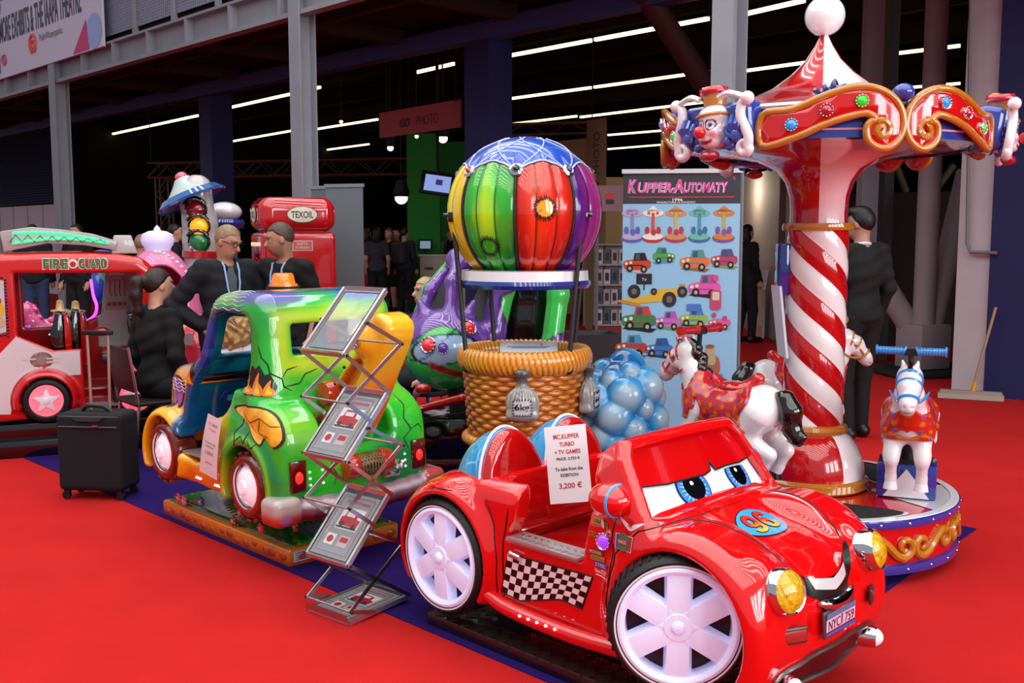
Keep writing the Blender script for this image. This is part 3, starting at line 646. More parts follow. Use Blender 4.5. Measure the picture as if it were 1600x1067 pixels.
def car_f(P):
    x, y, z = P; ay = np.abs(y)
    prof = [(-.74, .22), (-.80, .36), (-.79, .50), (-.70, .605), (-.50, .645), (-.20, .655), (.20, .66), (.42, .67), (.60, .605), (.74, .575), (.83, .525), (.865, .45), (.875, .36), (.865, .22), (.80, .14), (.50, .14), (-.45, .15)]
    d = d_poly(x + .85 * y * y * ss(.3, .7, x), z, sp2(prof, 3))
    hw = .385 - .05 * ss(.60, .85, x) - .05 * ss(-.55, -.82, x)
    # plan view narrows at nose and tail, cross-section crowned
    crown = .07 * (ay / .4) ** 2 * ss(.35, .5, z)
    d = smax(d + crown * ss(.3, .5, x), (ay - hw) * .95, .10)
    
    # fenders
    for cx, cz, r, y1, k in ((WB, .345, .305, .435, .06), (-WB, .335, .285, .435, .03)):
        q = np.sqrt((x - cx) ** 2 + (z - cz) ** 2)
        fd = smax(q - r + .35 * np.maximum(0, .28 - ay) * 0, ay - y1, .085)
        fd = smax(fd, .17 - ay, .05)
        fd = smax(fd, cz - .17 - z, .03)
        d = smin(d, fd, k)
    # headlight bulges
    for s in (1, -1):
        d = smin(d, s_ell((x, y, z), (.755, s * .29, .50), (.085, .085, .09)), .05)
    # windscreen frame
    u = (x - wsO[0]) * wsU[0] + (z - wsO[2]) * wsU[2]; n = (x - wsO[0]) * wsN[0] + (z - wsO[2]) * wsN[2]
    bow = .035 * (1 - (y / .38) ** 2) + .0
    fr = d_poly(y, u, [(-.415, -.12), (-.41, .02), (-.365, .22), (-.32, .285), (.32, .285), (.365, .22), (.41, .02), (.415, -.12)])
    e = np.abs(n - bow + .075) - .085
    fr = smax(fr, e, .045)
    hole = d_poly(y, u, [(-.365, -.005), (-.322, .20), (-.295, .236), (.295, .236), (.322, .20), (.365, -.005), (.30, -.03), (-.30, -.03)])
    fr = ssub(fr, smax(hole, -z + .60, .01), .012)
    d = smin(d, fr, .03)
    # cockpit
    cav = s_box((x, y, z), (-.075, 0, .72), (.27, .30, .34), .04); d = ssub(d, cav, .02)
    d = ssub(d, s_ext(d_poly(x, z, [(-.235, .455), (-.20, .52), (-.185, .60), (-.18, .9), (.155, .9), (.155, .60), (.140, .50), (.13, .455)]), ay - .36, .12, .0), .02)
    # wheel wells
    for cx, cz, r in ((WB, .345, .238), (-WB, .325, .236)):
        d = ssub(d, smax(np.sqrt((x - cx) ** 2 + (z - cz) ** 2) - r, .17 - ay, .01), .015)
    d = smax(d, .15 - z, .02)
    # smile groove and bumper opening
    return d * .9
car = thing('toy_car_ride', 'red kiddie-ride roadster with cartoon eyes on its windscreen and number 96 on its bonnet', 'kiddie ride', (.417, 3.702, 0), -45)
cme = nets(car_f, (-.9, -.5, .1), (.95, .5, 1.02), .0095)
body = put('body', cme, gloss('car_red', '#d90a0c'), car)
SIDE = Proj(car_f, (0, -.75, 0), (1, 0, 0), (0, 0, 1)); TOP = Proj(car_f, (0, 0, 1.3), (1, 0, 0), (0, 1, 0)); NOSE = Proj(car_f, (1.3, 0, 0), (0, 1, 0), (0, 0, 1))
# black airbrushed seams
lines('seam', [[(-.225, .57), (-.235, .50), (-.25, .44), (-.252, .36), (-.245, .22)], [(.285, .20), (.275, .34), (.28, .55), (.30, .645)]], .006, INK, body, SIDE)
lines('seam', [[(.30, .20), (.27, .35), (.30, .52), (.40, .62), (.50, .655)], [(-.345, .585), (-.30, .50), (-.275, .36), (-.28, .22)], [(-.62, .585), (-.50, .59)]], .005, INK, body, SIDE)
lines('seam', [[(.47, -.26), (.56, -.25), (.66, -.235), (.76, -.20), (.80, -.18)], [(.47, .26), (.56, .25), (.66, .235), (.76, .20), (.80, .18)]], .006, INK, body, TOP)
lines('coach_line', [[(.49, .24), (.58, .228), (.67, .21), (.76, .175)]], .005, WHITE, body, TOP)
# sill tube with little lamps
b = MB(); b.tube(spline([(-.34, -.385, .22), (-.2, -.40, .195), (.1, -.40, .185), (.33, -.385, .19)], 6), [.03] * 18 + [.03], 12); b.put('sill', gloss('car_red', '#d90a0c'), body)
b = MB()
for k in range(5): b.ball((-.12 + k * .025 + k * .018, -.432, .20), .005)
each(b, 'sill_lamp', mat('lamp_pinkish', '#ffe8ff', emit='#ffd0ff', es=4), body)
# chequered panel made of tiles
import itertools
def chk(u, v): return (-.223 + .408 * u + v * (-.034 * (1 - u) - .048 * u), .398 + .012 * u - v * (.155 * (1 - u) + .125 * u) - .018 * sin(u * 6.3) * v)
blk, wht = [], []
for i in range(13):
    for j in range(6):
        q = [chk(*t) for t in ((i / 13, j / 6), ((i + 1) / 13, j / 6), ((i + 1) / 13, (j + 1) / 6), (i / 13, (j + 1) / 6))]
        q = [(a + (.018 * sin(c * 22) if i in (0, 12) else 0) * 0, c) for a, c in q][::-1]; (blk if (i + j) % 2 else wht).append(q)
# door skin: raised panel so the chequers stay on it
decal('chequer_panel', blk, mat('chequer_black', '#12060a', rough=.3), body, SIDE, .02, .004); decal('chequer_panel', wht, mat('chequer_white', '#e8dada', rough=.3), body, SIDE, .02, .004)
lines('panel_edge', [[chk(0, 0), chk(.5, 0), chk(1, 0), chk(1.0, .5), chk(1, 1), chk(.75, 1), chk(.5, 1), chk(.25, 1), chk(0, 1), chk(0, 0)]], .007, INK, body, SIDE, lift=.004)
dh = MB(); q = SIDE([(-.20, .405), (-.15, .40)], .012); dh.tube([tuple(q[0]), tuple(q[1])], [.013, .012], 12); dh.put('door_handle', CHROME, body)
# tread plate on the door sill
tp = MB().box((-.045, -.355, .460), (.35, .10, .010)).put('tread_plate', mat('tread_silver', '#b9b3b4', rough=.3, metal=.7), body)
b = MB()
for k in range(11):
    b.box((-.205 + k * .032, -.38, .466), (.024, .008, .003), rz=38); b.box((-.19 + k * .032, -.34, .466), (.024, .008, .003), rz=-38)
each(b, 'tread_bar', STEEL, tp)
# interior: seats, backs, floor
inner = gloss('deep_red', '#8d0808')
b = MB().box((-.02, 0, .415), (.42, .58, .03)).put('seat_base', inner, car, bevel=.01)
for i, yc in enumerate((-.185, .185)):
    def sb(P, yc=yc):
        x, y, z = P; xb = -.37 - .16 * (z - .45)
        d = smax(np.sqrt(((y - yc) / .165) ** 2 + (np.maximum(z - .56, 0) / .25) ** 2) * .165 - .165, np.abs(x - xb) - .032, .03)
        return smax(d, .36 - z, .01) * .7
    s = put('seat_back', nets(sb, (-.55, yc - .2, .3), (-.25, yc + .2, .86), .01), gloss('seat_red', '#b50a0a'), car)
    def dm(P, yc=yc):
        x, y, z = P; return smax(s_ell(P, (-.41, yc, .55), (.27, .162, .262)), x + .385 + .16 * (z - .45), .004)
    o = put('headrest_dome', nets(dm, (-.72, yc - .2, .4), (-.36, yc + .2, .84), .01), gloss('sky_blue', '#2f9fdc'), car, 'blue rounded headrest cowl')
    b = MB(); b.tube([(-.395 - .16 * (.56 + .262 * sin(a) - .45), yc + .164 * cos(a), .555 + .262 * sin(a)) for a in np.linspace(-.2, pi + .2, 30)], .006, 6); b.put('white_piping', WHITE, o)
MB().box((-.30, 0, .42), (.10, .60, .08)).put('seat_cushion', inner, car, bevel=.02)
MB().tube([(.16, .03 + .10 * cos(a), .70 + .10 * sin(a)) for a in np.linspace(0, 2 * pi, 32)][:-1], .014, 8, closed=True).put('steering_wheel', gloss('wheel_blue', '#2748c8'), car)
MB().cyl((.28, .03, .62), (.16, .03, .70), .018).put('steering_column', BLACKM, car)
# windscreen with painted face
class Screen:
    def __call__(s, pts, lift=.002):
        p = np.array(pts, float); bow = .035 * (1 - (p[:, 0] / .38) ** 2) - .030 + lift
        return wsO + p[:, 1:2] * wsU + np.array([0, 1, 0]) * p[:, :1] + wsN * bow[:, None]
SC = Screen()
outl = [(-.345, .0), (-.31, .19), (-.28, .218), (.28, .218), (.31, .19), (.345, .0)]
outl = [(-.37, -.02), (-.326, .202), (-.298, .240), (.298, .240), (.326, .202), (.37, -.02)]
ws = decal('windscreen', [outl], mat('screen_white', '#dfe3e4', rough=.08, coat=1), body, SC, .03, .0)
cl = lambda poly: poly
lid = [(-.342, .115), (-.20, .092), (.0, .085), (.045, .095), (.060, .132), (.078, .092), (.15, .098), (.25, .098), (.342, .112), (.323, .200), (.295, .236), (-.295, .236), (-.323, .200)]
decal('eyelid', [lid], gloss('lid_red', '#c4060b'), ws, SC, .02, .006)
lines('eyelid_edge', [lid[:9]], .007, INK, ws, SC, lift=.008)
for yc, rx, ry, uc in ((-.087, .085, .078, .052), (.20, .072, .078, .055)):
    def clipped(cx, cy, rx, ry): return [(a, min(b_, .088)) for a, b_ in ell2(cx, cy, rx, ry, 48)]
    e = decal('eye', [clipped(yc, uc, rx, ry)], mat('iris_rim', '#0c2a52', rough=.1, coat=1), ws, SC, .01, .0035)
    decal('iris', [clipped(yc, uc, rx * .93, ry * .93)], mat('iris_blue', '#3d7fd0', rough=.1, coat=1), e, SC, .01, .0045)
    rays = []
    for k in range(22):
        a = 2 * pi * k / 22; rays.append([(yc + rx * .90 * cos(a), min(uc + ry * .90 * sin(a), .081)), (yc + rx * .55 * cos(a - .10), min(uc + ry * .55 * sin(a - .10), .081)), (yc + rx * .55 * cos(a + .10), min(uc + ry * .55 * sin(a + .10), .081))])
    rays = [r_ for r_ in rays if abs(d_poly(np.array([9.]), np.array([9.]), r_)[0]) > 0 and min(p[1] for p in r_) < .075]
    decal('iris_ray', rays, mat('iris_pale', '#8fc4f0', rough=.1, coat=1), e, SC, .02, .0052)
    decal('pupil', [clipped(yc + .004, uc + .006, rx * .62, ry * .64)], mat('pupil_black', '#06080f', rough=.1, coat=1), e, SC, .01, .0060)
    decal('glint', [ell2(yc - .004, uc + .018, .009, .008)], WHITE, e, SC, .01, .0075)
lines('windscreen_seal', [[(-.368, -.015), (-.345, .10), (-.324, .202), (-.297, .238), (0, .240), (.297, .238), (.324, .202), (.345, .10), (.368, -.015)]], .007, INK, ws, SC, lift=.004)
# mirror pods
for s in (-1, 1):
    def mr(P, s=s): return smax(s_ell(P, (.272, s * .400, .698), (.078, .07, .058)), -(P[0] - .20) * .9, .01)
    o = put('door_mirror', nets(mr, (.1, s * .425 - .1, .6), (.36, s * .425 + .1, .8), .008), gloss('car_red', '#d90a0c'), car)
    MB().tube([(.300, s * .400 + .062 * cos(a), .698 + .052 * sin(a)) for a in np.linspace(0, 2 * pi, 30)][:-1], .007, 6, closed=True).put('mirror_band', gloss('sky_blue', '#2f9fdc'), o)
    MB().cyl((.25, s * .36, .68), (.25, s * .42, .70), .02).put('mirror_arm', gloss('car_red', '#d90a0c'), o)
# bonnet roundel 96
rd = decal('number_roundel', [ell2(.604, -.01, .078, .112, 40)], mat('roundel_edge', '#101828', rough=.3, coat=1), body, TOP, .012, .002, 'sky blue oval reading 96')
decal('roundel_face', [ell2(.604, -.01, .074, .107, 40)], mat('roundel_blue', '#26a0dc', rough=.25, coat=1), rd, TOP, .012, .0035)
class Rot90:                                   # lettering reads from the front of the car
    def __init__(s, p, cx, cy, a=90): s.p = p; s.c = (cx, cy); s.a = radians(a)
    def __call__(s, pts, lift=.002):
        p = np.array(pts, float); c, n = cos(s.a), sin(s.a); return s.p(np.stack([s.c[0] + p[:, 0] * c - p[:, 1] * n, s.c[1] + p[:, 0] * n + p[:, 1] * c], 1), lift)
def bignum(cx, flip, M1, lift, w, name):       # fat figure built from a ring and a tail
    r = Rot90(TOP, .60, -.015)
    pts = [(.0 + .021 * cos(a), .017 + .023 * sin(a)) for a in np.linspace(0, 2 * pi, 25)]
    tail = [(.021, .017), (.021, -.008), (.017, -.031), (.0, -.040), (-.017, -.036), (-.021, -.024)]
    if flip: pts = [(-a, -b) for a, b in pts]; tail = [(-a, -b) for a, b in tail]
    polys = [stroke3([(cx + a, b) for a, b in q], w) for q in (pts, sp2(tail, 4, False))]
    for q in polys: decal(name, [q] if not isinstance(q[0], list) else q, M1, rd, r, .01, lift)
def stroke3(p, w):
    n = len(p); closed = math.hypot(p[0][0] - p[-1][0], p[0][1] - p[-1][1]) < 1e-6; quads = []; nm = []
    for i in range(n):
        a = p[i - 1] if i else (p[-2] if closed else p[0]); b = p[i + 1] if i < n - 1 else (p[1] if closed else p[-1]); dx, dy = b[0] - a[0], b[1] - a[1]; l = math.hypot(dx, dy) + 1e-9; nm.append((-dy / l * w / 2, dx / l * w / 2))
    for i in range(n - 1):
        a, b = p[i], p[i + 1]; A, B = nm[i], nm[i + 1]
        quads.append([(a[0] - A[0], a[1] - A[1]), (b[0] - B[0], b[1] - B[1]), (b[0] + B[0], b[1] + B[1]), (a[0] + A[0], a[1] + A[1])])
    return quads
numm = mat('number_red', '#d8281c', rough=.3, coat=.8)
nt = numm.node_tree; tc = nt.nodes.new('ShaderNodeTexCoord'); sx = nt.nodes.new('ShaderNodeSeparateXYZ'); cr = nt.nodes.new('ShaderNodeValToRGB'); nt.links.new(tc.outputs['Object'], sx.inputs[0]); mr = nt.nodes.new('ShaderNodeMapRange')
mr.inputs['From Min'].default_value = .555; mr.inputs['From Max'].default_value = .645; nt.links.new(sx.outputs[0], mr.inputs[0]); nt.links.new(mr.outputs[0], cr.inputs[0]); nt.links.new(cr.outputs[0], nt.nodes['Principled BSDF'].inputs['Base Color'])
cr.color_ramp.elements[0].color = lin('#d8281c') + (1,); cr.color_ramp.elements[1].color = lin('#ffc21e') + (1,); cr.color_ramp.elements[0].position = .4
for cx, fl in ((-.034, False), (.036, True)):
    bignum(cx, fl, mat('number_edge', '#4a0c0c', rough=.3), .005, .022, 'number_outline'); bignum(cx, fl, numm, .0065, .017, 'number')
# headlights, chrome ringed
def lamp(parent, name, c, r, tilt, yaw, glassm, label=None):
    M = Matrix.Translation(Vector(c)) @ Matrix.Rotation(radians(yaw), 4, 'Z') @ Matrix.Rotation(radians(-tilt), 4, 'Y')
    b = MB(); b.lathe([(r * .86, .026), (r * .93, .030), (r * 1.0, .022), (r * 1.04, 0), (r * 1.05, -.04), (r * .9, -.06)], n=36, axis='x').xf(M); o = b.put(name, CHROME, parent, label)
    g = MB(); g.lathe([(.0005, .052), (r * .3, .050), (r * .62, .042), (r * .9, .026)], n=36, axis='x').xf(M); g.put('lamp_glass', glassm, o); return o
YG = mat('amber_glass', '#d6a800', rough=.12, coat=1, noise=.35, nscale=55, bump=.8, bscale=90)
for s in (-1, 1):
    lamp(car, 'headlight', tuple(NOSE([(s * .285, .502)], .002)[0]), .070, 16, s * 10, YG, 'amber headlight with chrome ring')
    q = NOSE([(s * .25, .36)], .0)[0]
    b = MB(); b.box(tuple(NOSE([(s * .262, .363)], .002)[0]), (.014, .11, .055), rz=s * 25); o = b.put('turn_indicator', mat('dark_steel', '#5c4c4c', rough=.3, metal=.6), car, bevel=.012, seg=3)
    b = MB(); b.box(tuple(NOSE([(s * .262, .363)], .008)[0]), (.014, .09, .038), rz=s * 25); b.put('indicator_lens', mat('dull_red', '#a02828', rough=.3), o, bevel=.006, seg=2)
# smile
b = []
r_ = lambda y, z: (y, z)
sm = [(-.195, .545), (-.12, .500), (0, .482), (.12, .500), (.195, .545), (.16, .47), (.08, .425), (0, .412), (-.08, .425), (-.16, .47)]
mo_ = decal('mouth', [sp2(sm, 3)], mat('mouth_black', '#0a0a0a', rough=.3), body, NOSE, .012, .003)
decal('teeth', [[(-.115, .497), (0, .477), (.115, .497), (.10, .462), (0, .442), (-.10, .462)]], mat('teeth_white', '#c9cbcc', rough=.2, coat=1), mo_, NOSE, .012, .005)
q = NOSE([(-.10, .420), (-.05, .408), (0, .404), (.05, .408), (.12, .420)], .010); MB().tube([tuple(p) for p in spline([tuple(a) for a in q], 4)], [.008, .012, .016, .018] + [.02] * 9 + [.018, .016, .012, .008], 12).put('grille_bar', CHROME, mo_)
# licence plate
qp = NOSE([(.0, .352)], .010)[0]
lp = MB().box(tuple(qp), (.012, .205, .088), ry=-4).put('licence_plate', mat('plate_frame', '#6a6064', rough=.3, metal=.7), car, 'licence plate reading NYC 759', bevel=.006)
fp = Flat(tuple(qp + np.array([.0065, 0, 0])), (0, 1, 0), (0, 0, 1)); decal('plate_face', [rect2(0, 0, .19, .074)], mat('plate_pink', '#d8b4c8', rough=.4), lp, fp, .1, .001)
decal('plate_band', [rect2(0, .028, .19, .018)], mat('plate_blue', '#5a6a98'), lp, fp, .1, .002); decal('plate_band', [rect2(0, -.031, .19, .010)], mat('plate_violet', '#5a48b0'), lp, fp, .1, .002)
text('plate_text', 'NYC', mat('plate_ink', '#6c1838'), lp, fp, -.045, -.002, .075, .032, lift=.003); text('plate_text', '759', MATS['plate_ink'], lp, fp, .055, -.002, .06, .032, lift=.003); decal('plate_mark', [rect2(.006, 0, .012, .034)], mat('plate_brown', '#8c5060'), lp, fp, .1, .002)
# bumper grille opening with chrome edge and round fog lamps
op = sp2([(-.30, .245), (-.15, .262), (0, .268), (.15, .262), (.30, .245), (.33, .21), (.30, .185), (.15, .178), (0, .175), (-.15, .178), (-.30, .185), (-.33, .21)], 3)
gr = decal('bumper_grille', [op], mat('grille_dark', '#3c0c0e', rough=.35), body, NOSE, .014, .003)
Q = NOSE(op, .006); MB().tube([tuple(p) for p in Q], .008, 8, closed=True).put('grille_frame', mat('pewter', '#8c8484', rough=.25, metal=.9), gr)
for s in (-1, 1):
    q = NOSE([(s * .265, .215)], .02)[0]; lamp(car, 'fog_lamp', (q[0], q[1], q[2]), .036, 0, s * 20, mat('fog_glass', '#dce8f4', rough=.1, emit='#bfe4ff', es=.8 if s > 0 else .1), 'chrome ringed fog lamp')
# stickers on the scuttle
def sticker(poly, m, nm='sticker', lift=.003, par=None): return decal(nm, [poly], m, par or body, SIDE, .02, lift)
W_ = mat('st_white', '#d8d0d4', rough=.4); G_ = mat('st_gold', '#a8863c', rough=.4); Bl = mat('st_blue', '#2f5aa8', rough=.4); Br = mat('st_brown', '#8c4030', rough=.4)
a = sticker(rect2(.222, .605, .085, .02), G_); text('sticker_text', 'ONLINE CUP', INK, a, SIDE, .222, .605, .076, .012, lift=.005); sticker(ell2(.232, .605, .011, .016), W_, par=a, lift=.006)
a = sticker(rect2(.182, .560, .030, .018), G_); text('sticker_text', '725', INK, a, SIDE, .182, .560, .026, .012, lift=.005)
a = sticker(rect2(.200, .500, .062, .018), Br); text('sticker_text', 'POWER', W_, a, SIDE, .200, .500, .05, .011, lift=.005)
a = sticker(rect2(.208, .480, .062, .018), G_); text('sticker_text', 'Old Town', Br, a, SIDE, .208, .480, .055, .013, lift=.005)
a = sticker(rect2(.224, .460, .06, .016), Bl); text('sticker_text', 'STEEL', W_, a, SIDE, .224, .460, .05, .011, lift=.005)
text('sticker_text', 'Non-STOP', W_, body, SIDE, .228, .438, .06, .016, bold=.01); sticker(rect2(.228, .424, .055, .004), W_)
a = sticker(sp2([(.315, .650), (.352, .638), (.367, .628), (.382, .638), (.415, .645), (.382, .620), (.367, .614), (.352, .620)], 3), W_); text('sticker_text', '96', Br, a, SIDE, .367, .630, .016, lift=.005)
a = sticker(rect2(.345, .572, .078, .050), W_); sticker(rect2(.32, .572, .02, .046), Bl, par=a, lift=.004); sticker(rect2(.372, .572, .02, .046), mat('st_red', '#b03028'), par=a, lift=.004); e_ = sticker(ell2(.345, .574, .026, .03), mat('st_green', '#4a6a50', rough=.4), par=a, lift=.006); sticker(rect2(.345, .574, .04, .016), mat('st_red', '#b03028'), par=a, lift=.008); text('sticker_text', 'RACE', W_, a, SIDE, .345, .574, .034, .010, lift=.010)
q = SIDE([(.236, .546)], .004)[0]
jewel(body, q, .028, (0, -1, 0), '#a040f0', .7)
# wheels (front pair steered)
wheel_parts(car, (-WB, -.42, .315), .228, .13, name='wheel'); wheel_parts(car, (WB, -.415, .35), .222, .13, rz=36, name='wheel')
wheel_parts(car, (-WB, .42, .315), .228, .13, side=1, name='wheel'); wheel_parts(car, (WB, .40, .35), .222, .13, rz=36, side=1, name='wheel')
for cx, s in ((WB, 1), (WB, -1), (-WB, 1), (-WB, -1)): MB().cyl((cx, s * .10, .33), (cx, s * .34, .33), .02).put('axle', BLACKM, car)
# motion base
bs_ = MB().box((-.06, 0, .03), (1.24, .80, .05)).put('base_plate', mat('base_brownblack', '#1a100f', rough=.35, coat=.5), car, bevel=.008)
b = MB()
for i in range(17):
    for j in range(11): b.box((-.62 + i * .07 + (.035 if j % 2 else 0), -.37 + j * .074, .0555), (.055, .055, .004), rz=45)
b.put('tread_tile', mat('tread_dark', '#211d1c', rough=.35), bs_, bevel=.0)
MB().box((-.02, 0, .12), (.62, .40, .14)).put('motion_box', mat('box_dark', '#1c0c0c', rough=.4), car, bevel=.01)
b = MB()
for k in range(26): b.ball((-.28 + k * .020, -.212, .10), .0035, 6)
b.put('lamp_strip', LAMPR, car)
MB().cyl((-.02, 0, .1), (-.02, 0, .3), .06).put('lift_post', BLACKM, car)
# price sheet propped on the far seat
ps = thing('price_sheet', 'white price sheet reading 3,200 € in a clear sleeve propped in the red car', 'price sheet', tuple(car.matrix_world @ Vector((0, 0, 0))) if False else (0, 0, 0))
tl, tr_, bl_ = at(850, 668, 3.83), at(915, 662, 3.80), at(860, 788, 3.76)
ps.location = bl_; U_ = (tr_ - tl).normalized(); V_ = (tl - bl_).normalized(); V_ = (V_ - U_ * V_.dot(U_)).normalized(); pwid, phei = (tr_ - tl).length, (tl - bl_).length
def sheet(parent, w, h, pw, fold=.006):
    fl = lambda pts, lift=.002: np.array([0, 0, 0]) + np.array(pts)[:, :1] * np.array(U_) + np.array(pts)[:, 1:2] * np.array(V_) + (np.array(U_.cross(V_)) * (lift + fold * np.sin(np.array(pts)[:, :1] / w * 3)))
    return fl
fl = sheet(ps, pwid, phei, 0)
decal('paper', [rect2(pwid / 2, phei / 2, pwid, phei)], PAPER, ps, fl, .03, 0)
rt = mat('print_red', '#b8303c'); bt_ = mat('print_black', '#2a2226')
for s, yy, ww, hh, m in (('MC.KUPPER', .86, .62, .055, rt), ('TURBO', .76, .36, .05, rt), ('+ TV GAMES', .66, .62, .05, rt), ('PRICE: 3,750 €', .57, .56, .038, bt_), ('To take from the', .44, .66, .04, bt_), ('EXIBITION', .36, .42, .036, bt_), ('3,200 €', .22, .54, .075, rt)):
    text('print', s, m, ps, fl, pwid * .52, phei * yy, pwid * ww, phei * hh * 1.15, lift=.001, bold=.02)
MB().add([tuple(v) for v in fl(np.array([(0, 0), (pwid, 0), (pwid, phei), (0, phei)]), -.004)], [(0, 3, 2, 1)]).put('paper_back', PAPER, ps)
# ------------------------------------------------------------------ green and orange tow truck ride
DOOR = [(.19, .455), (-.06, .43), (-.075, .60), (-.12, .66), (-.22, .69), (-.28, .75), (-.31, .83), (-.42, .86), (-.44, 1.13), (-.36, 1.19), (-.14, 1.19), (-.065, 1.14), (.0, .96), (.10, .85), (.185, .70)]
def cabprof(k): return [(.19, .33), (.19 - k, .86), (.08 - k, .98), (-.03 - k, 1.21), (-.13, 1.285 - k), (-.42, 1.30 - k), (-.53 + k, 1.25 - k), (-.57 + k, 1.08), (-.58 + k, .33)]
def trk(P):
    x, y, z = P; ay = np.abs(y)
    hood = [(.0, .33), (.0, .88), (.14, .895), (.30, .89), (.45, .865), (.56, .79), (.61, .66), (.625, .50), (.58, .33)]
    d = smax(d_poly(x, z, sp2(hood, 3)), ay - .375 + .08 * ss(.3, .62, x), .09)
    cab = smax(d_poly(x, z, sp2(cabprof(0), 3)), ay - .425 + .06 * ss(.8, 1.25, z) + .02 * np.sin(z * 9), .09)
    d = smin(d, cab, .04)
    bed = smax(d_poly(x, z, sp2([(-.45, .30), (-.45, .80), (-.58, .80), (-.68, .755), (-.755, .67), (-.775, .50), (-.76, .30)], 3)), ay - .44, .08)
    bed = ssub(bed, s_box(P, (-.74, 0, .80), (.16, .20, .22), .03), .04)
    d = smin(d, bed, .02)
    d = smin(d, s_box(P, (-.06, 0, .36), (.60, .40, .075), .03), .04)
    for cx, cz, r in ((.375, .42, .245), (-.475, .40, .262)):
        q = np.sqrt((x - cx) ** 2 + (z - cz) ** 2); fd = smax(smax(q - r, ay - .468, .07), .2 - ay, .04); fd = smax(fd, cz - .11 - z, .03); d = smin(d, fd, .035)
    cav = smax(d_poly(x, z, sp2(cabprof(.075), 3)), ay - .315, .03); cav = smax(cav, .44 - z, .02); d = ssub(d, cav, .02)
    d = ssub(d, s_ext(d_poly(x, z, sp2(DOOR, 2)), y - .45, .2, .0), .03)
    d = ssub(d, s_ext(d_poly(x, z, sp2([(.02, .93), (-.20, .90), (-.42, .93), (-.44, 1.12), (-.36, 1.18), (-.10, 1.19), (-.03, 1.12)], 2)), y + .45, .2, .0), .03)
    d = ssub(d, s_box(P, (-.55, 0, 1.075), (.15, .235, .075), .015), .015)
    d = ssub(d, s_box(P, (.06, 0, 1.06), (.14, .28, .10), .03), .02)
    for cx, cz, r in ((.375, .42, .195), (-.475, .385, .195)):
        d = ssub(d, smax(np.sqrt((x - cx) ** 2 + (z - cz) ** 2) - r, .19 - ay, .01), .015)
    return smax(d, .285 - z, .02) * .9
def trkcol(x, y, z):
    G, GD, LM, Y, O, B, T, PU, OR = [C3(c) for c in ('#1fb428', '#04683a', '#a8dc1e', '#f4c81c', '#ee7a10', '#1b3fa8', '#0e6f96', '#5a4f9c', '#d8460c')]
    n = nz(x, y, z, 7); n2 = nz(x, y, z, 15, 2)
    c = mixc(G[None].repeat(len(x), 0), LM, ss(.15, .9, n) * .85); c = mixc(c, GD, ss(.15, .85, -n) * .9)
    # lime and yellow sweeps round the rear cab pillar and windows
    c = mixc(c, C3('#d8dc28'), ss(.07, .0, np.abs(np.maximum(np.abs(y) - .29, np.abs(z - 1.07) - .11))) * (x < -.5) * .55)
    c = mixc(c, Y, ss(.08, 0, np.abs(x + .30)) * ss(.80, .62, z) * .0)
    # dark edges of the wings
    q = np.sqrt((x + .475) ** 2 + (z - .4) ** 2); c = mixc(c, C3('#067a3c'), ss(.03, 0, np.abs(q - .265)) * (np.abs(y) > .3) * .8); c = mixc(c, C3('#8fe02a'), ss(.02, 0, np.abs(q - .225)) * (np.abs(y) > .3) * (x < -.2) * .7)
    # front end orange to yellow
    fr = ss(.06, .16, x + .15 * (z - .8)); of = mixc(Y[None].repeat(len(x), 0), O, ss(-.2, .5, n) * .7 + ss(.62, .40, z) * .6)
    of = mixc(of, OR, ss(.06, 0, np.abs(x - .17 + (z - .6) * .1)) * .8 * (np.abs(y) > .25)); c = mixc(c, of, fr * (z < 1.0))
    # yellow-orange sill and door bulge
    sl = (x > -.30) & (x < .2) & (z < .76); s2 = mixc(Y[None].repeat(len(x), 0), O, ss(.50, .34, z) * .8 + ss(.3, .9, n2) * .5); t = ss(-.34, -.22, x) * ss(.84, .72, z) * (x < .25); c = mixc(c, s2, t * (np.abs(y) > .2))
    # blue windscreen pillars, top of the doorway
    pil = ss(-.12, .02, x - .2 * np.maximum(z - .9, 0) * 0) * ss(.84, .92, z); c = mixc(c, B, pil)
    dd = d_poly(x, z, DOOR); c = mixc(c, B, ss(.05, .0, np.abs(dd)) * (np.abs(y) > .25) * ((z > 1.0) | (x > .02)) * (z > .45) * .95); c = mixc(c, C3('#125a90'), ss(.075, .03, np.abs(dd)) * (x > .05) * (z < .95) * (z > .47) * (np.abs(y) > .2))
    # roof: lime front corner into blue and violet
    rf = ss(1.225, 1.27, z); rc = mixc(C3('#26a04a')[None].repeat(len(x), 0), C3('#3a5cc0'), ss(-.3, .5, nz(x, y, z, 9, 5))); rc = mixc(rc, PU, ss(.1, .9, nz(x, y, z, 6, 8))); rc = mixc(rc, LM, ss(.2, .0, np.abs(x + .13 + .3 * (y - .2))) * .7); c = mixc(c, rc, rf)
    # inside of the cab
    ins = (np.abs(y) < .335) & (x > -.52) & (x < .20) & (z > .40) & (z < 1.25); ic = mixc(C3('#0e3f88')[None].repeat(len(x), 0), C3('#0d7f94'), ss(.5, 1.0, z + .1 * n)); ic = mixc(ic, C3('#08265c'), ss(.1, .8, n2)); c = np.where(ins[:, None], ic, c)
    return c
truck = thing('toy_truck_ride', 'green and orange cartoon tow truck kiddie ride with orange beacon and yellow crane arm', 'kiddie ride', (-1.28, 5.28, 0), 135)
tb = put('body', paint(nets(trk, (-.84, -.52, .24), (.68, .52, 1.36), .011), trkcol), VC, truck)
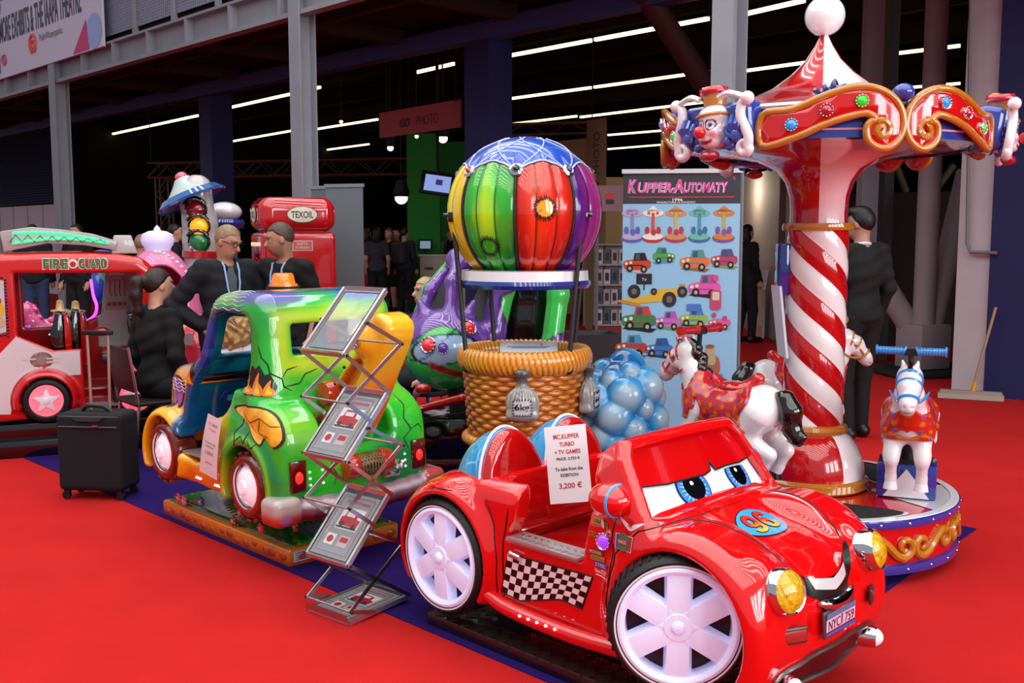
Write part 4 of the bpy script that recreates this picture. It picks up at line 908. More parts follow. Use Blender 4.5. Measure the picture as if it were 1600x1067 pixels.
TL = Proj(trk, (0, .9, 0), (-1, 0, 0), (0, 0, 1)); TR = Proj(trk, (-1.4, 0, 0), (0, -1, 0), (0, 0, 1)); TD = Proj(trk, (-.45 - .8 * R2, .35 + .8 * R2, 0), (-R2, -R2, 0), (0, 0, 1)); TT = Proj(trk, (0, 0, 1.7), (1, 0, 0), (0, 1, 0))
WAVE = mat('wave_white', '#e8f4ee', rough=.3, coat=.8); CRK = mat('crack_ink', '#101c10', rough=.4)
class TopL:                                    # wraps from the roof edge over the left side
    def __call__(s, pts, lift=.002):
        p = np.array(pts, float); O = np.stack([-p[:, 0], .2 + .5 * np.cos(p[:, 1]) * 1.0, 1.1 + .5 * np.sin(p[:, 1])], 1); D = np.stack([0 * p[:, 0], -np.cos(p[:, 1]), -np.sin(p[:, 1])], 1)
        Q = march(trk, O, D, .5); g = grad(trk, Q, .005); g /= np.linalg.norm(g, axis=1)[:, None] + 1e-9; return Q + g * lift
TW = TopL()
lines('wave_stripe', [[(-.03 + t * .42, .55 + k * .085 + .018 * sin(t * 26 + k * .7)) for t in np.linspace(0, 1, 44)] for k in range(7)], .0035, WAVE, tb, TW)
# flames
def flame(pr, cx, z0, w, h, n=3):
    fo = [(cx - w / 2, z0), (cx + w / 2, z0 + .01), (cx + w * .55, z0 + h * .35), (cx + w * .35, z0 + h * .75), (cx + w * .22, z0 + h * .70), (cx + w * .05, z0 + h), (cx - w * .08, z0 + h * .86), (cx - w * .2, z0 + h * .97), (cx - w * .30, z0 + h * .65), (cx - w * .48, z0 + h * .45)]
    a = decal('flame_patch', [fo], mat('flame_black', '#171008', rough=.3, coat=.8), tb, pr, .012, .002)
    for k in range(n):
        c = cx - w * .33 + k * w * .33; hh = h * (.55 + .22 * (k % 2)); tongue = sp2([(c - w * .15, z0 + .008), (c + w * .15, z0 + .01), (c + w * .15, z0 + hh * .4), (c + w * .04, z0 + hh * .62), (c + w * .06, z0 + hh), (c - w * .08, z0 + hh * .7), (c - w * .17, z0 + hh * .35)], 3)
        decal('flame_tongue', [tongue], mat('flame_orange', '#e88a12', rough=.3, coat=.8), a, pr, .012, .0035); q = [(c + (x_ - c) * .5, z0 + .01 + (y_ - z0) * .55) for x_, y_ in tongue]; decal('flame_core', [q], mat('flame_yellow', '#f4cc28', rough=.3, coat=.8), a, pr, .012, .0045)
flame(TD, .02, .815, .17, .15); flame(TL, -.135, .80, .07, .17, 2)
# cracks on cab, wing and bed
lines('crack', [[(.02, 1.06), (.04, 1.0), (.07, .97), (.08, .93), (.13, .90), (.14, .86), (.17, .84)], [(.14, .86), (.20, .87), (.22, .91), (.27, .93)], [(.13, .90), (.15, .94), (.19, .95)]], .007, CRK, tb, TD)
lines('crack', [[(.40, .53), (.42, .60), (.40, .64), (.44, .68), (.45, .73)], [(.42, .60), (.47, .63), (.50, .60), (.53, .66)], [(.53, .62), (.56, .58), (.60, .61)]], .006, CRK, tb, TL)
lines('crack', [[(.30, .50), (.27, .56), (.32, .60), (.28, .66), (.31, .72), (.29, .77)], [(.32, .60), (.37, .62), (.39, .59)], [(-.16, .40), (-.14, .45), (-.17, .49), (-.15, .54)], [(-.05, .44), (-.03, .50), (-.06, .55)]], .006, CRK, tb, TR)
lines('crack', [[(.055, .46), (.05, .40), (.07, .36)], [(-.20, .46), (-.17, .40), (-.19, .35)], [(-.3, .50), (-.28, .42)]], .005, mat('crack_red', '#a03010'), tb, TL)
rk = sp2([(-.13, .745), (-.03, .775), (.09, .77), (.16, .72), (.18, .64), (.13, .60), (.08, .64), (.05, .60), (.0, .64), (-.03, .69)], 3)
a = decal('rock_patch', [rk], mat('rock_edge', '#33240a', rough=.4), tb, TD, .014, .002); decal('rock_face', [[(.03 + (p - .03) * .9, .69 + (q - .69) * .9) for p, q in rk]], mat('rock_yellow', '#f0b428', rough=.3, coat=.8, noise=.3, nscale=22), a, TD, .014, .0035)
lines('rock_seam', [[(-.06, .74), (-.01, .70), (.05, .73), (.11, .70), (.16, .70)], [(.05, .73), (.04, .66), (.10, .65)], [(-.01, .70), (.03, .66)]], .005, mat('rock_orange', '#a04808'), a, TD, lift=.007)
bb = sp2([(-.40, .82), (-.30, .83), (-.24, .78), (-.26, .70), (-.30, .66), (-.33, .69), (-.36, .66), (-.40, .70), (-.43, .76)], 3)
a = decal('violet_patch', [bb], mat('patch_edge', '#2c1440', rough=.3), tb, TL, .014, .002); decal('patch_face', [[(-.335 + (p + .335) * .88, .755 + (q - .755) * .88) for p, q in bb]], mat('patch_violet', '#8a6ab8', rough=.3, coat=.8, noise=.4, nscale=14), a, TL, .014, .0035)
lines('patch_stripe', [[(-.42 + t * .22, .755 + k * .018 + .006 * sin(t * 20 + k)) for t in np.linspace(0, 1, 12)] for k in range(4)], .004, WAVE, a, TL, lift=.005)
# wheels
def toy_wheel(c, side, glow='#ffffff'):
    b = MB(); b.lathe([(.10, .0), (.118, .012), (.140, .010), (.160, -.012), (.168, -.05), (.165, -.10), (.14, -.12), (.1, -.12)], n=36, axis='y')
    for k in range(16):
        a = 2 * pi * k / 16; b.box((cos(a) * .163, -.05, sin(a) * .163), (.014, .11, .03), ry=-math.degrees(a), rz=12)
    if side < 0: b.xf(Matrix.Scale(-1, 4, (0, 1, 0)))
    o = b.xf(Matrix.Translation(c)).put('wheel', mat('tyre_brown', '#6e2414', rough=.3, coat=.8, noise=.3, nscale=12), truck, 'brown carved wheel with glowing white hub', bevel=.003)
    r = MB().lathe([(.118, .010), (.108, .012), (.104, -.01), (.112, -.02)], n=36, axis='y'); h = MB().lathe([(.0005, .035), (.03, .034), (.04, .02), (.07, .016), (.09, .0), (.105, -.012)], n=10, axis='y')
    if side < 0: r.xf(Matrix.Scale(-1, 4, (0, 1, 0))); h.xf(Matrix.Scale(-1, 4, (0, 1, 0)))
    r.xf(Matrix.Translation(c)).put('rim_ring', CHROME, o); h.xf(Matrix.Translation(c)).put('hub_lamp', mat('hub_glow', '#f0e8f0', rough=.2, coat=.8, emit='#ffe8f4', es=.35, noise=.12, nscale=18), o, smooth=None)
    MB().cyl((c[0], c[1] - side * .1, c[2]), (c[0], c[1] - side * .22, c[2]), .03).put('axle', BLACKM, o)
for cx, cz in ((.375, .425), (-.475, .385)):
    for s in (1, -1): toy_wheel((cx, s * .44, cz), s)
# lamps, beacon, bumper
MB().lathe([(.075, 1.30), (.074, 1.315), (.062, 1.32), (.055, 1.36), (.046, 1.372), (.001, 1.374)], (-.13, 0, .003), n=32).put('beacon', mat('beacon_orange', '#e8720c', rough=.25, coat=1, emit='#ff7a10', es=.3), truck, 'orange roof beacon')
MB().lathe([(.085, 1.285), (.085, 1.303), (.07, 1.306)], (-.13, 0, .003), n=32).put('beacon_base', BLACKM, truck)
for s in (1, -1):
    q = TR([(-s * .355, .47)], .0)[0]
    o = MB().box((q[0] - .002, q[1], .47), (.022, .085, .15)).put('tail_light', mat('lamp_deepred', '#5c0808', rough=.15, coat=1), truck, 'deep red tail light', bevel=.008)
    MB().ball((q[0] - .012, q[1], .465), .022, sc=(.5, 1, 1.3)).put('bulb', mat('tail_glow', '#ff2820', emit='#ff1c14', es=2.0), o)
b = MB()
for yc in (.29, -.27, .22, .10):
    for k in range(3): q = TR([(-yc, .42 + k * .03)], .002)[0]; b.ball(tuple(q), .005, 8)
each(b, 'marker_lamp', LAMPW, tb)
b = MB()
for k in range(4): b.ball(tuple(TL([(-.08 + k * .016 + .02, .335)], .002)[0]), .005, 8); b.ball(tuple(TL([(.14 + k * .016, .33)], .002)[0]), .005, 8)
each(b, 'marker_lamp', LAMPW, tb)
bpts = [(-.70, .40, .315), (-.80, .30, .315), (-.835, 0, .315), (-.80, -.30, .315), (-.70, -.40, .315)]
def bmp(P):
    d = chain(P, [tuple(p) for p in spline(bpts, 3)], [.052] * 13, .02)
    for s in (1, -1): d = smin(d, s_box(P, (-.755, s * .43, .32), (.075, .075, .065), .035), .02)
    return d
def bcol(x, y, z):
    c = mixc(C3('#8c7080')[None].repeat(len(x), 0), C3('#7a1218'), ss(.35, .28, z)); c = mixc(c, C3('#d0c4c8'), ss(.02, 0, np.abs(z - .345)) * .8)
    e = (np.abs(y) > .37); c2 = mixc(C3('#b8a8a4')[None].repeat(len(x), 0), C3('#b43018'), ss(.34, .29, z)); c2 = mixc(c2, C3('#8a6ab8'), ss(.04, 0, np.sqrt((z - .29) ** 2 + (y - .45) ** 2)) * .8); c2 = np.where((y < 0)[:, None], mixc(c2, C3('#b81414'), .85), c2)
    return np.where(e[:, None], c2, c)
put('bumper', paint(nets(bmp, (-.9, -.53, .22), (-.64, .53, .42), .01), bcol), VC, truck, 'chrome and red airbrushed bumper')
# crane arm, drums
def arm(P):
    x, y, z = P; u = [(-.56, .62), (-.64, .60), (-.80, .62), (-1.00, .93), (-1.10, 1.10), (-1.10, 1.18), (-1.02, 1.22), (-.95, 1.17), (-.80, .98), (-.62, .80)]
    d = smax(d_poly(x, z, sp2(u, 2)), np.abs(y) - .085, .035); d = smin(d, s_ell(P, (-.93, .05, 1.09), (.09, .085, .09)), .03)
    sl = d_poly(x, z, sp2([(-.70, .73), (-.86, .88), (-.92, .98), (-.86, .99), (-.68, .82)], 2)); return ssub(d, smax(sl, .03 - np.abs(y) + 0, .01), .012) * .9
def acol(x, y, z): n = nz(x, y, z, 9, 1); c = mixc(C3('#f0b01a')[None].repeat(len(x), 0), C3('#ee6a10'), ss(-.1, .7, n)); return mixc(c, C3('#c03c08'), ss(.02, .0, np.abs(d_poly(x, z, [(-.70, .73), (-.86, .88), (-.92, .98), (-.86, .99), (-.68, .82)]))) * .8)
ar = put('crane_arm', paint(nets(arm, (-1.16, -.15, .55), (-.5, .15, 1.28), .011), acol), VC, truck, 'yellow and orange crane arm')
jewel(ar, (-.93, .138, 1.09), .034, (0, 1, .1), '#2a8ae0', .3)
for k, (x, z) in enumerate(((-.70, .86), (-.78, .95), (-.66, .80))): MB().ball((x, .088, z), .008, 8).put('bolt', BLACKM, ar)
wk = mat('wicker_brown', '#8a6a3c', rough=.4); nt = wk.node_tree; ck = nt.nodes.new('ShaderNodeTexBrick'); ck.inputs['Scale'].default_value = 28; ck.inputs['Color1'].default_value = lin('#8a6a3c') + (1,); ck.inputs['Color2'].default_value = lin('#a8884c') + (1,); ck.inputs['Mortar'].default_value = lin('#2c1a10') + (1,); ck.inputs['Mortar Size'].default_value = .06; tc = nt.nodes.new('ShaderNodeTexCoord'); nt.links.new(tc.outputs['Object'], ck.inputs[0]); nt.links.new(ck.outputs[0], nt.nodes['Principled BSDF'].inputs['Base Color'])
def drum(c, r, L, nm):
    x, y, z = c; o = MB().lathe([(r * .75, -L), (r, -L * .6), (r * 1.05, 0), (r, L * .6), (r * .75, L)], c, n=28, axis='y').put(nm, wk, truck, 'wicker drum with red ends')
    for s in (-1, 1): MB().lathe([(.001, s * (L + .04)), (r * 1.0, s * (L + .03)), (r * 1.15, s * L), (r * 1.1, s * (L - .03)), (r * .7, s * (L - .05))], c, n=28, axis='y').put('drum_end', gloss('drum_red', '#b03018'), o)
drum((-.66, .0, .815), .055, .10, 'winch_drum'); drum((-.80, -.02, .475), .055, .10, 'winch_drum')
MB().box((-.68, 0, .70), (.16, .34, .05)).put('red_pad', gloss('pad_red', '#7c1410'), truck, bevel=.02)
MB().tube([(-.79, -.24, .45), (-.80, -.2, .40), (-.8, -.12, .40)], .018, 8).put('tow_hook', CHROME, truck)
# inside the cab
MB().tube([(.015 + .02 * cos(a), -.02 + .105 * cos(a), .80 + .105 * sin(a)) for a in np.linspace(0, 2 * pi, 30)][:-1], .016, 8, closed=True).put('steering_wheel', BLACKG, truck)
MB().cyl((.10, -.02, .76), (.015, -.02, .80), .022).put('steering_column', BLACKM, truck)
bq = MB().box((-.33, 0, .56), (.26, .58, .10)).put('seat_bench', gloss('teal_blue', '#0e4f86'), truck, bevel=.03)
MB().box((-.46, 0, .76), (.07, .58, .40)).put('seat_back', MATS['gloss_teal_blue'], truck, bevel=.03)
o = MB().cyl((.09, .2, .72), (.10, .2, .725), .05).put('gauge', BLUE, truck); MB().box((.09, .2, .722), (.03, .03, .03)).put('gauge_face', mat('gauge_teal', '#1fb0b0', rough=.3), o)
MB().box((.05, .365, .452), (.26, .14, .012)).put('tread_plate', mat('tread_silver', '#b9b3b4', rough=.3, metal=.7), truck, bevel=.003)
# base: board with moulded rocks, grass, flared stump
base = MB().box((0, 0, .045), (1.30, .66, .09)).put('base_board', VC, truck, bevel=.015)
paint(base.data, lambda x, y, z: mixc(C3('#b84a14')[None].repeat(len(x), 0), C3('#d8801c'), ss(.02, .08, z)))
b = MB(); r_ = random.Random(5)
for k in range(15):
    x = -.60 + k * .085 + r_.uniform(-.02, .02); b.ball((x, .325, .045 + r_.uniform(-.012, .012)), r_.uniform(.022, .034), 14, (1.25, .42, .8))
for k in range(7): b.ball((-.648, -.28 + k * .09, .045), .026, 14, (.42, 1.2, .8))
each(b, 'moulded_stone', mat('stone_orange', '#b4481a', rough=.25, coat=.9, noise=.3, nscale=15), base)
def mnd(P):
    x, y, z = P; t = np.clip(z / .34, 0, 1); k = .40 + .06 * t ** 4 - .0 * t
    a = np.arctan2(y * 1.7, x); rr = np.sqrt((x / 1.0) ** 2 + (y * 1.75) ** 2); d = (rr - (.52 - .34 * ss(0, .6, t) + .16 * ss(.6, 1, t)) - .010 * np.sin(a * 46 + z * 12)) * .55
    d = smax(d, z - .36, .02); g = s_box(P, (0, 0, .085), (.62, .30, .022), .02); d = smin(d, g, .05); return smax(d, .075 - z, .005)
def mcol(x, y, z):
    a = np.arctan2(y * 1.7, x); c = mixc(C3('#1c8c20')[None].repeat(len(x), 0), C3('#062a10'), ss(.0, 1, np.sin(a * 46 + z * 12)) * .85 * ss(.1, .13, z)); c = mixc(c, C3('#8fcc28'), ss(.4, 1, -np.sin(a * 46 + z * 12)) * .5); return mixc(c, C3('#2a1608'), ss(.115, .10, z) * ss(.23, .29, np.abs(y)) * .9 * (x > -.7))
put('grass_stump', paint(nets(mnd, (-.68, -.34, .05), (.68, .34, .4), .011), mcol), VC, truck, 'moulded green grass stump')
def flower(x, y, z, colr, r=.022):
    b = MB()
    for k in range(5): b.ball((x + r * .8 * cos(k * 1.256), y + .008, z + r * .8 * sin(k * 1.256)), r * .55, 8)
    o = b.put('flower', gloss('fl' + colr[1:], colr), truck); MB().ball((x, y + .014, z), r * .4, 8).put('flower_centre', gloss('fl_centre', '#e8c028'), o)
for f_ in ((.47, .31, .13, '#d84a5c'), (.43, .30, .12, '#e070a0'), (.24, .30, .15, '#2a4fb0'), (-.08, .26, .20, '#c02050'), (-.14, .28, .16, '#d04070'), (-.42, .33, .15, '#d02a50'), (-.12, .31, .12, '#8a3c18'), (-.52, .2, .15, '#b03048')): flower(*f_)
MB().box((-.652, .25, .05), (.006, .11, .05)).put('maker_label', mat('label_white', '#b8c0cc', rough=.4), base)
b = MB()
for k in range(4): b.box((-.656, .25, .034 + k * .011), (.002, .09, .003))
each(b, 'label_print', mat('print_navy', '#39507c'), base)
# price sheet hanging on the sill
p2 = thing('price_sheet', 'pale price sheet reading 2,300 € hung on the orange door sill of the tow truck', 'price sheet', (0, 0, 0))
cor = [truck.matrix_world @ Vector(v) for v in ()]
def tw(x, y, z): return Vector((-1.28 + (-R2) * x + (-R2) * y, 5.28 + R2 * x - R2 * y, z))
P2 = [tw(-.10, .485, .405), tw(-.30, .50, .395), tw(-.31, .47, .685), tw(-.16, .46, .70)]; p2.location = P2[0]
class Quad:
    def __init__(s, q): s.q = [np.array(v) for v in q]
    def __call__(s, pts, lift=0):
        p = np.array(pts, float); u = p[:, :1]; v = p[:, 1:2]; a, b, c, d = s.q; n = np.cross(b - a, d - a); n /= np.linalg.norm(n)
        return (a * (1 - u) * (1 - v) + b * u * (1 - v) + c * u * v + d * (1 - u) * v) + n * (lift + .008 * np.sin(v * 3) * 1)
q2 = Quad([v - p2.location for v in P2]); decal('paper', [rect2(.5, .5, 1, 1)], mat('paper_pinkish', '#e2c8c8', rough=.5), p2, q2, .1, 0)
for s, yy, ww, hh, m in (('TV. SAFARI', .86, .6, .05, rt), ('+ TV games', .77, .5, .04, rt), ('To take from the', .55, .7, .035, bt_), ('exhibition', .49, .5, .03, bt_), ('2,300 €', .38, .5, .07, rt), ('ask & see', .22, .4, .03, bt_)): text('print', s, m, p2, q2, .5, yy, ww, hh, lift=.002)
# ------------------------------------------------------------------ zigzag brochure stand
st = thing('brochure_stand', 'folding zigzag chrome brochure stand with four tilted trays', 'brochure stand', (-.851, 4.046, 0), -39.5)
TW_, zs = .25, [1.10, .675, .25, .012]
def trayplane(n):
    z = zs[n]; a = radians(47) if n < 3 else radians(3); return Vector((0, cos(a), sin(a))), Vector((0, -sin(a), cos(a))), Vector((0, 0, z))
paper_g = mat('brochure_grey', '#8d8f94', rough=.25, coat=.8); gold_l = mat('brochure_gold', '#a88a3c', rough=.4); dk = mat('brochure_dark', '#33343a', rough=.3, coat=.5); bred = mat('brochure_red', '#b01c28', rough=.3, coat=.5); bwhite = mat('brochure_white', '#d8d4d4', rough=.3, coat=.5); pinkt = mat('brochure_pink', '#c8486c', rough=.4)
for n in range(4):
    U, N, O = trayplane(n); L = .335 if n < 3 else .33; b = MB(); tr = thing('x', '', 'x'); bpy.data.objects.remove(tr)
    f = lambda x, u, w: O + Vector((x, 0, 0)) + U * u + N * w
    for x in (0, TW_): b.bar(f(x, 0, 0), f(x, L, 0), .012, .02)
    b.bar(f(0, 0, 0), f(TW_, 0, 0), .012, .02); b.bar(f(0, L, 0), f(TW_, L, 0), .012, .02)
    fr = b.put('tray_frame', mat('satin_aluminium', '#c8c6ca', rough=.3, metal=.9), st)
    b = MB(); b.add([f(-.005, -.004, -.01), f(TW_ + .005, -.004, -.01), f(TW_ + .005, -.012, .035), f(-.005, -.012, .035)], [(0, 1, 2, 3)]); b.put('tray_lip', mat('lip_pink', '#b88888', rough=.25, metal=.8), fr, smooth=None)
    pl_ = Flat(tuple(f(0, 0, 0)), (1, 0, 0), tuple(U))
    if n == 0:
        decal('clear_panel', [rect2(TW_ / 2, L / 2, TW_ - .02, L - .02)], mat('clear_film', '#c8ccd0', rough=.12, alpha=.38, coat=1, bump=.25, bscale=14), fr, pl_, .1, .002)
        lines('film_edge', [[(.02, .02), (.23, .02), (.23, .315), (.02, .315), (.02, .02)]], .006, mat('dark_seal', '#3c3c44'), fr, pl_, lift=.003)
    else:
        decal('tray_panel', [rect2(TW_ / 2, L / 2, TW_ - .012, L - .012)], dk, fr, pl_, .1, -.004)
        bk = thing('brochure', ['', 'glossy brochure with a red fire engine in the second tray of the brochure stand', 'glossy brochure with a red fire engine in the third tray of the brochure stand', 'glossy brochure with a red fire engine lying in the bottom tray of the brochure stand'][n], 'brochure', tuple(st.location), -39.5, 'brochures in the zigzag stand')
        pd = Flat(tuple(f(0, 0, 0)), (1, 0, 0), tuple(U)); vs = []
        for (x, u) in ((.015, .01), (TW_ - .015, .01), (TW_ - .015, .30), (.015, .30)):
            for w in (.002, .010): vs.append(f(x, u, w))
        MB().add(vs, [(0, 2, 4, 6), (1, 7, 5, 3), (0, 1, 3, 2), (2, 3, 5, 4), (4, 5, 7, 6), (6, 7, 1, 0)]).put('cover', paper_g, bk, smooth=None)
        l0 = .011
        for i, (ww, hh) in enumerate(((.20, .27), (.185, .255))): lines('cover_line', [[(TW_ / 2 - ww / 2, .155 - hh / 2), (TW_ / 2 + ww / 2, .155 - hh / 2), (TW_ / 2 + ww / 2, .155 + hh / 2), (TW_ / 2 - ww / 2, .155 + hh / 2), (TW_ / 2 - ww / 2, .155 - hh / 2)]], .003, gold_l if i == 0 else dk, bk, pd, .1, l0)
        text('cover_title', 'Kupper-Automaty', pinkt, bk, pd, .135, .262, .14, .022, lift=l0 + .001, bold=.02); text('cover_text', 'NEW PRODUCT', bwhite, bk, pd, .043, .16, .12, .012, rot=pi / 2, lift=l0 + .001)
        decal('cover_photo', [rect2(.135, .185, .13, .10)], bwhite, bk, pd, .1, l0); decal('engine_picture', [[(.08, .155), (.19, .15), (.195, .185), (.17, .19), (.165, .222), (.10, .226), (.095, .195), (.08, .19)]], bred, bk, pd, .1, l0 + .001)
        decal('engine_window', [rect2(.13, .205, .05, .02)], bwhite, bk, pd, .1, l0 + .002); decal('engine_wheel', [ell2(.10, .158, .011, .011), ell2(.17, .155, .011, .011), rect2(.135, .145, .12, .008)], dk, bk, pd, .1, l0 + .002)
        decal('cover_inset', [rect2(.085, .085, .055, .05)], bwhite, bk, pd, .1, l0); decal('inset_picture', [ell2(.085, .085, .018, .016)], bred, bk, pd, .1, l0 + .001); decal('cover_inset', [rect2(.165, .085, .06, .05)], mat('brochure_grey2', '#b4acac', rough=.3), bk, pd, .1, l0); decal('inset_picture', [rect2(.165, .092, .045, .022)], bred, bk, pd, .1, l0 + .001)
b_all = []
def rodpt(u): return u
for n in range(3):
    zn, zm = zs[n], zs[n + 1]; back = (.335 * cos(radians(47)), .335 * sin(radians(47))) if n < 2 else (.33, .02)
    for sx, x in ((-1, -.012), (1, TW_ + .012)):
        segs = [((0, zn), (back[0] + .01, zm + back[1])), ((.11, zn + .12), (.30, zn + .02)), ((.30, zn + .02), (.0, zn - .19)), ((.0, zn - .19), (.13, zm + (.14 if n < 2 else .012)))]
        for i, (a, c) in enumerate(segs):
            dx = sx * (.004 if i % 2 else -.004); MB().bar((x + dx, a[0], a[1]), (x + dx, c[0], c[1]), .006, .016).put('rod', STEEL, st)
        b = MB()
        for a, c in segs: b.ball((x + sx * .006, a[0], a[1]), .007, 8)
        each(b, 'rivet', BLACKM, st)
for n in range(3): MB().cyl((-.01, .30, zs[n] + .02), (TW_ + .01, .30, zs[n] + .02), .005).put('cross_rod', STEEL, st); MB().cyl((-.01, 0, zs[n] - .19), (TW_ + .01, 0, zs[n] - .19), .005).put('cross_rod', STEEL, st)
# ------------------------------------------------------------------ merry-go-round
CX, CY = 1.53, 5.02
car2 = thing('carousel', 'red and white kiddie carousel with spiral striped column and clown-faced crown', 'carousel', (CX, CY, 0))
def nodemat(name, base, rough=.16, coat=.9):
    m = mat(name, base, rough=rough, coat=coat); nt = m.node_tree; return m, nt, nt.nodes['Principled BSDF']
def mth(nt, op, a, b=None):
    n = nt.nodes.new('ShaderNodeMath'); n.operation = op
    for i, v in enumerate((a, b)):
        if v is None: continue
        if isinstance(v, (int, float)): n.inputs[i].default_value = v
        else: nt.links.new(v, n.inputs[i])
    return n.outputs[0]
def sector_mat(name, n, zper, ph, c1, c2, duty=.5):
    m, nt, bs = nodemat(name, c1); tc = nt.nodes.new('ShaderNodeTexCoord'); sx = nt.nodes.new('ShaderNodeSeparateXYZ'); nt.links.new(tc.outputs['Object'], sx.inputs[0])
    a = mth(nt, 'MULTIPLY', mth(nt, 'ARCTAN2', sx.outputs[1], sx.outputs[0]), n / (2 * pi)); z = mth(nt, 'DIVIDE', sx.outputs[2], zper) if zper else 0.0
    s = mth(nt, 'FRACT', mth(nt, 'ADD', mth(nt, 'ADD', a, z), 10 + ph)); k = mth(nt, 'LESS_THAN', s, duty)
    no = nt.nodes.new('ShaderNodeTexNoise'); no.inputs['Scale'].default_value = 14; nt.links.new(tc.outputs['Object'], no.inputs[0])
    dk = nt.nodes.new('ShaderNodeMixRGB'); dk.inputs[1].default_value = lin(c1) + (1,); dk.inputs[2].default_value = tuple(v * .55 for v in lin(c1)) + (1,); nt.links.new(mth(nt, 'MULTIPLY', mth(nt, 'ABSOLUTE', mth(nt, 'SINE', mth(nt, 'MULTIPLY', no.outputs[0], 60))), .55), dk.inputs[0])
    mx = nt.nodes.new('ShaderNodeMixRGB'); mx.inputs[1].default_value = lin(c2) + (1,); nt.links.new(dk.outputs[0], mx.inputs[2]); nt.links.new(k, mx.inputs[0]); nt.links.new(mx.outputs[0], bs.inputs['Base Color']); return m
RW = ('#c80f12', '#ece6e6')
# platform
MB().lathe([(.001, .30), (.69, .30), (.69, .06), (.001, .06)], n=96).put('platform', gloss('carousel_red', '#c80f12'), car2, smooth=None)
for z0, z1 in ((.262, .306), (.05, .098)):
    o = MB().lathe([(.68, z0), (.705, z0 + .004), (.710, (z0 + z1) / 2), (.705, z1 - .004), (.69, z1)], n=96).put('rim_band', BLUE, car2)
    b = MB()
    for k in range(30): b.ball((.706 * cos(k * pi / 15 + .05), .706 * sin(k * pi / 15 + .05), (z0 + z1) / 2), .0085, 8)
    each(b, 'rivet', CHROME, o)
MB().lathe([(.66, .3065), (.698, .3065), (.70, .303)], n=96).put('rim_edge', WHITE, car2)
def on_rim(pts, lift=0, r=.70, az=0): return [((r + lift) * cos(az + a / r), (r + lift) * sin(az + a / r), z) for a, z in pts]
def scroll(sg, cx=0): # S-scroll with two curled ends
    L = [];
    for k in range(22): t = k / 21; a = -pi * .5 + 2.6 * pi * (1 - t); rr = .012 + .040 * t; L.append((-.115 + rr * cos(a + pi * .9), .180 + rr * sin(a + pi * .9) * 1.0))
    return L
azs = [radians(v) for v in (258, 282, 306, 330, 354, 18, 42, 90, 138, 186, 210, 234)]
for i, az in enumerate(azs):
    b = MB(); m = 1 if i % 2 else -1
    P_ = []
    for k in range(16): t = k / 15; a = radians(60 + 420 * (1 - t)); rr = .010 + .036 * t; P_.append((m * (-.085 + rr * cos(a)), .175 + rr * sin(a)))
    P_ += [(m * -.05, .225), (m * 0, .19), (m * .05, .14), (m * .09, .125)]
    for k in range(14): t = k / 13; a = radians(-90 + 400 * t); rr = .048 - .036 * t; P_.append((m * (.095 + rr * cos(a)), .175 + rr * sin(a)))
    Q = spline(on_rim(P_, .004, .692, az), 2); n = len(Q); b.tube(Q, [.006 + .014 * sin(pi * min(1, (j + 3) / (n + 6))) for j in range(n)], 8)
    b.put('moulded_scroll', GOLD, car2)
MB().lathe([(.001, .02), (.60, .02), (.60, .07), (.001, .07)], n=48).put('base_plate', BLACKM, car2)
for a in (250, 290, 330, 30, 90, 150, 210): MB().ball((.56 * cos(radians(a)), .56 * sin(radians(a)), .022), .022, 10).put('castor', CHROME, car2)
FT = Flat((0, 0, .300), (1, 0, 0), (0, 1, 0))
pol = lambda r, a: (r * cos(radians(a)), r * sin(radians(a)))
HZ = (222, 334, 100)
for az in HZ:
    decal('deck_panel', [[pol(.30, az - 4), pol(.672, az - 24)] + [pol(.672, az - 24 + k * 6) for k in range(1, 9)] + [pol(.30, az + 6)]], gloss('deck_white', '#dcd8da'), car2, FT, .1, .003)
for az in (278, 34, 158):
    q = [pol(.33, az - 30), pol(.44, az - 36), pol(.655, az - 27), pol(.66, az - 12), pol(.655, az + 4), pol(.62, az + 20), pol(.42, az + 4)]
    o = decal('tread_border', [[(x * 1.0, y * 1.0) for x, y in sp2(q, 3)]], gloss('deck_white', '#dcd8da'), car2, FT, .1, .004); c = np.mean(q, 0); decal('tread_mat', [[(c[0] + (x - c[0]) * .93, c[1] + (y - c[1]) * .93) for x, y in sp2(q, 3)]], mat('grip_black', '#141416', rough=.8, bump=.5, bscale=150), o, FT, .1, .007)
# column
MB().lathe([(.272, .305), (.282, .315), (.282, .350), (.270, .362), (.255, .365)], n=64).put('base_ring', GOLD, car2)
MB().lathe([(.262, .35), (.262, .40), (.248, .46), (.222, .52), (.185, .565), (.155, .585)], n=64).put('column_dome', sector_mat('dome_panels', 3, 0, .208, *RW, duty=.62), car2)
MB().lathe([(.145, .575), (.166, .580), (.174, .600), (.166, .620), (.145, .626)], n=48).put('column_ring', GOLD, car2)
b = MB(); nn, rows = 120, 90; vs = []
for i in range(rows + 1):
    z = .61 + (1.60 - .61) * i / rows
    for k in range(nn):
        a = 2 * pi * k / nn; s = (z / .25 + 3 * a / (2 * pi) + 10 + .30) % 1; bul = .007 * abs(sin(2 * pi * s)); r = .143 + bul; vs.append((r * cos(a), r * sin(a), z))
b.add(vs, [(i * nn + k, i * nn + (k + 1) % nn, (i + 1) * nn + (k + 1) % nn, (i + 1) * nn + k) for i in range(rows) for k in range(nn)])
b.put('column', sector_mat('spiral_stripes', 3, .25, .30, *RW), car2)
for k in range(2): MB().lathe([(.13, 1.592), (.172, 1.594), (.176, 1.608), (.170, 1.628), (.13, 1.63)], n=48).put('column_ring', GOLD, car2) if k == 0 else None
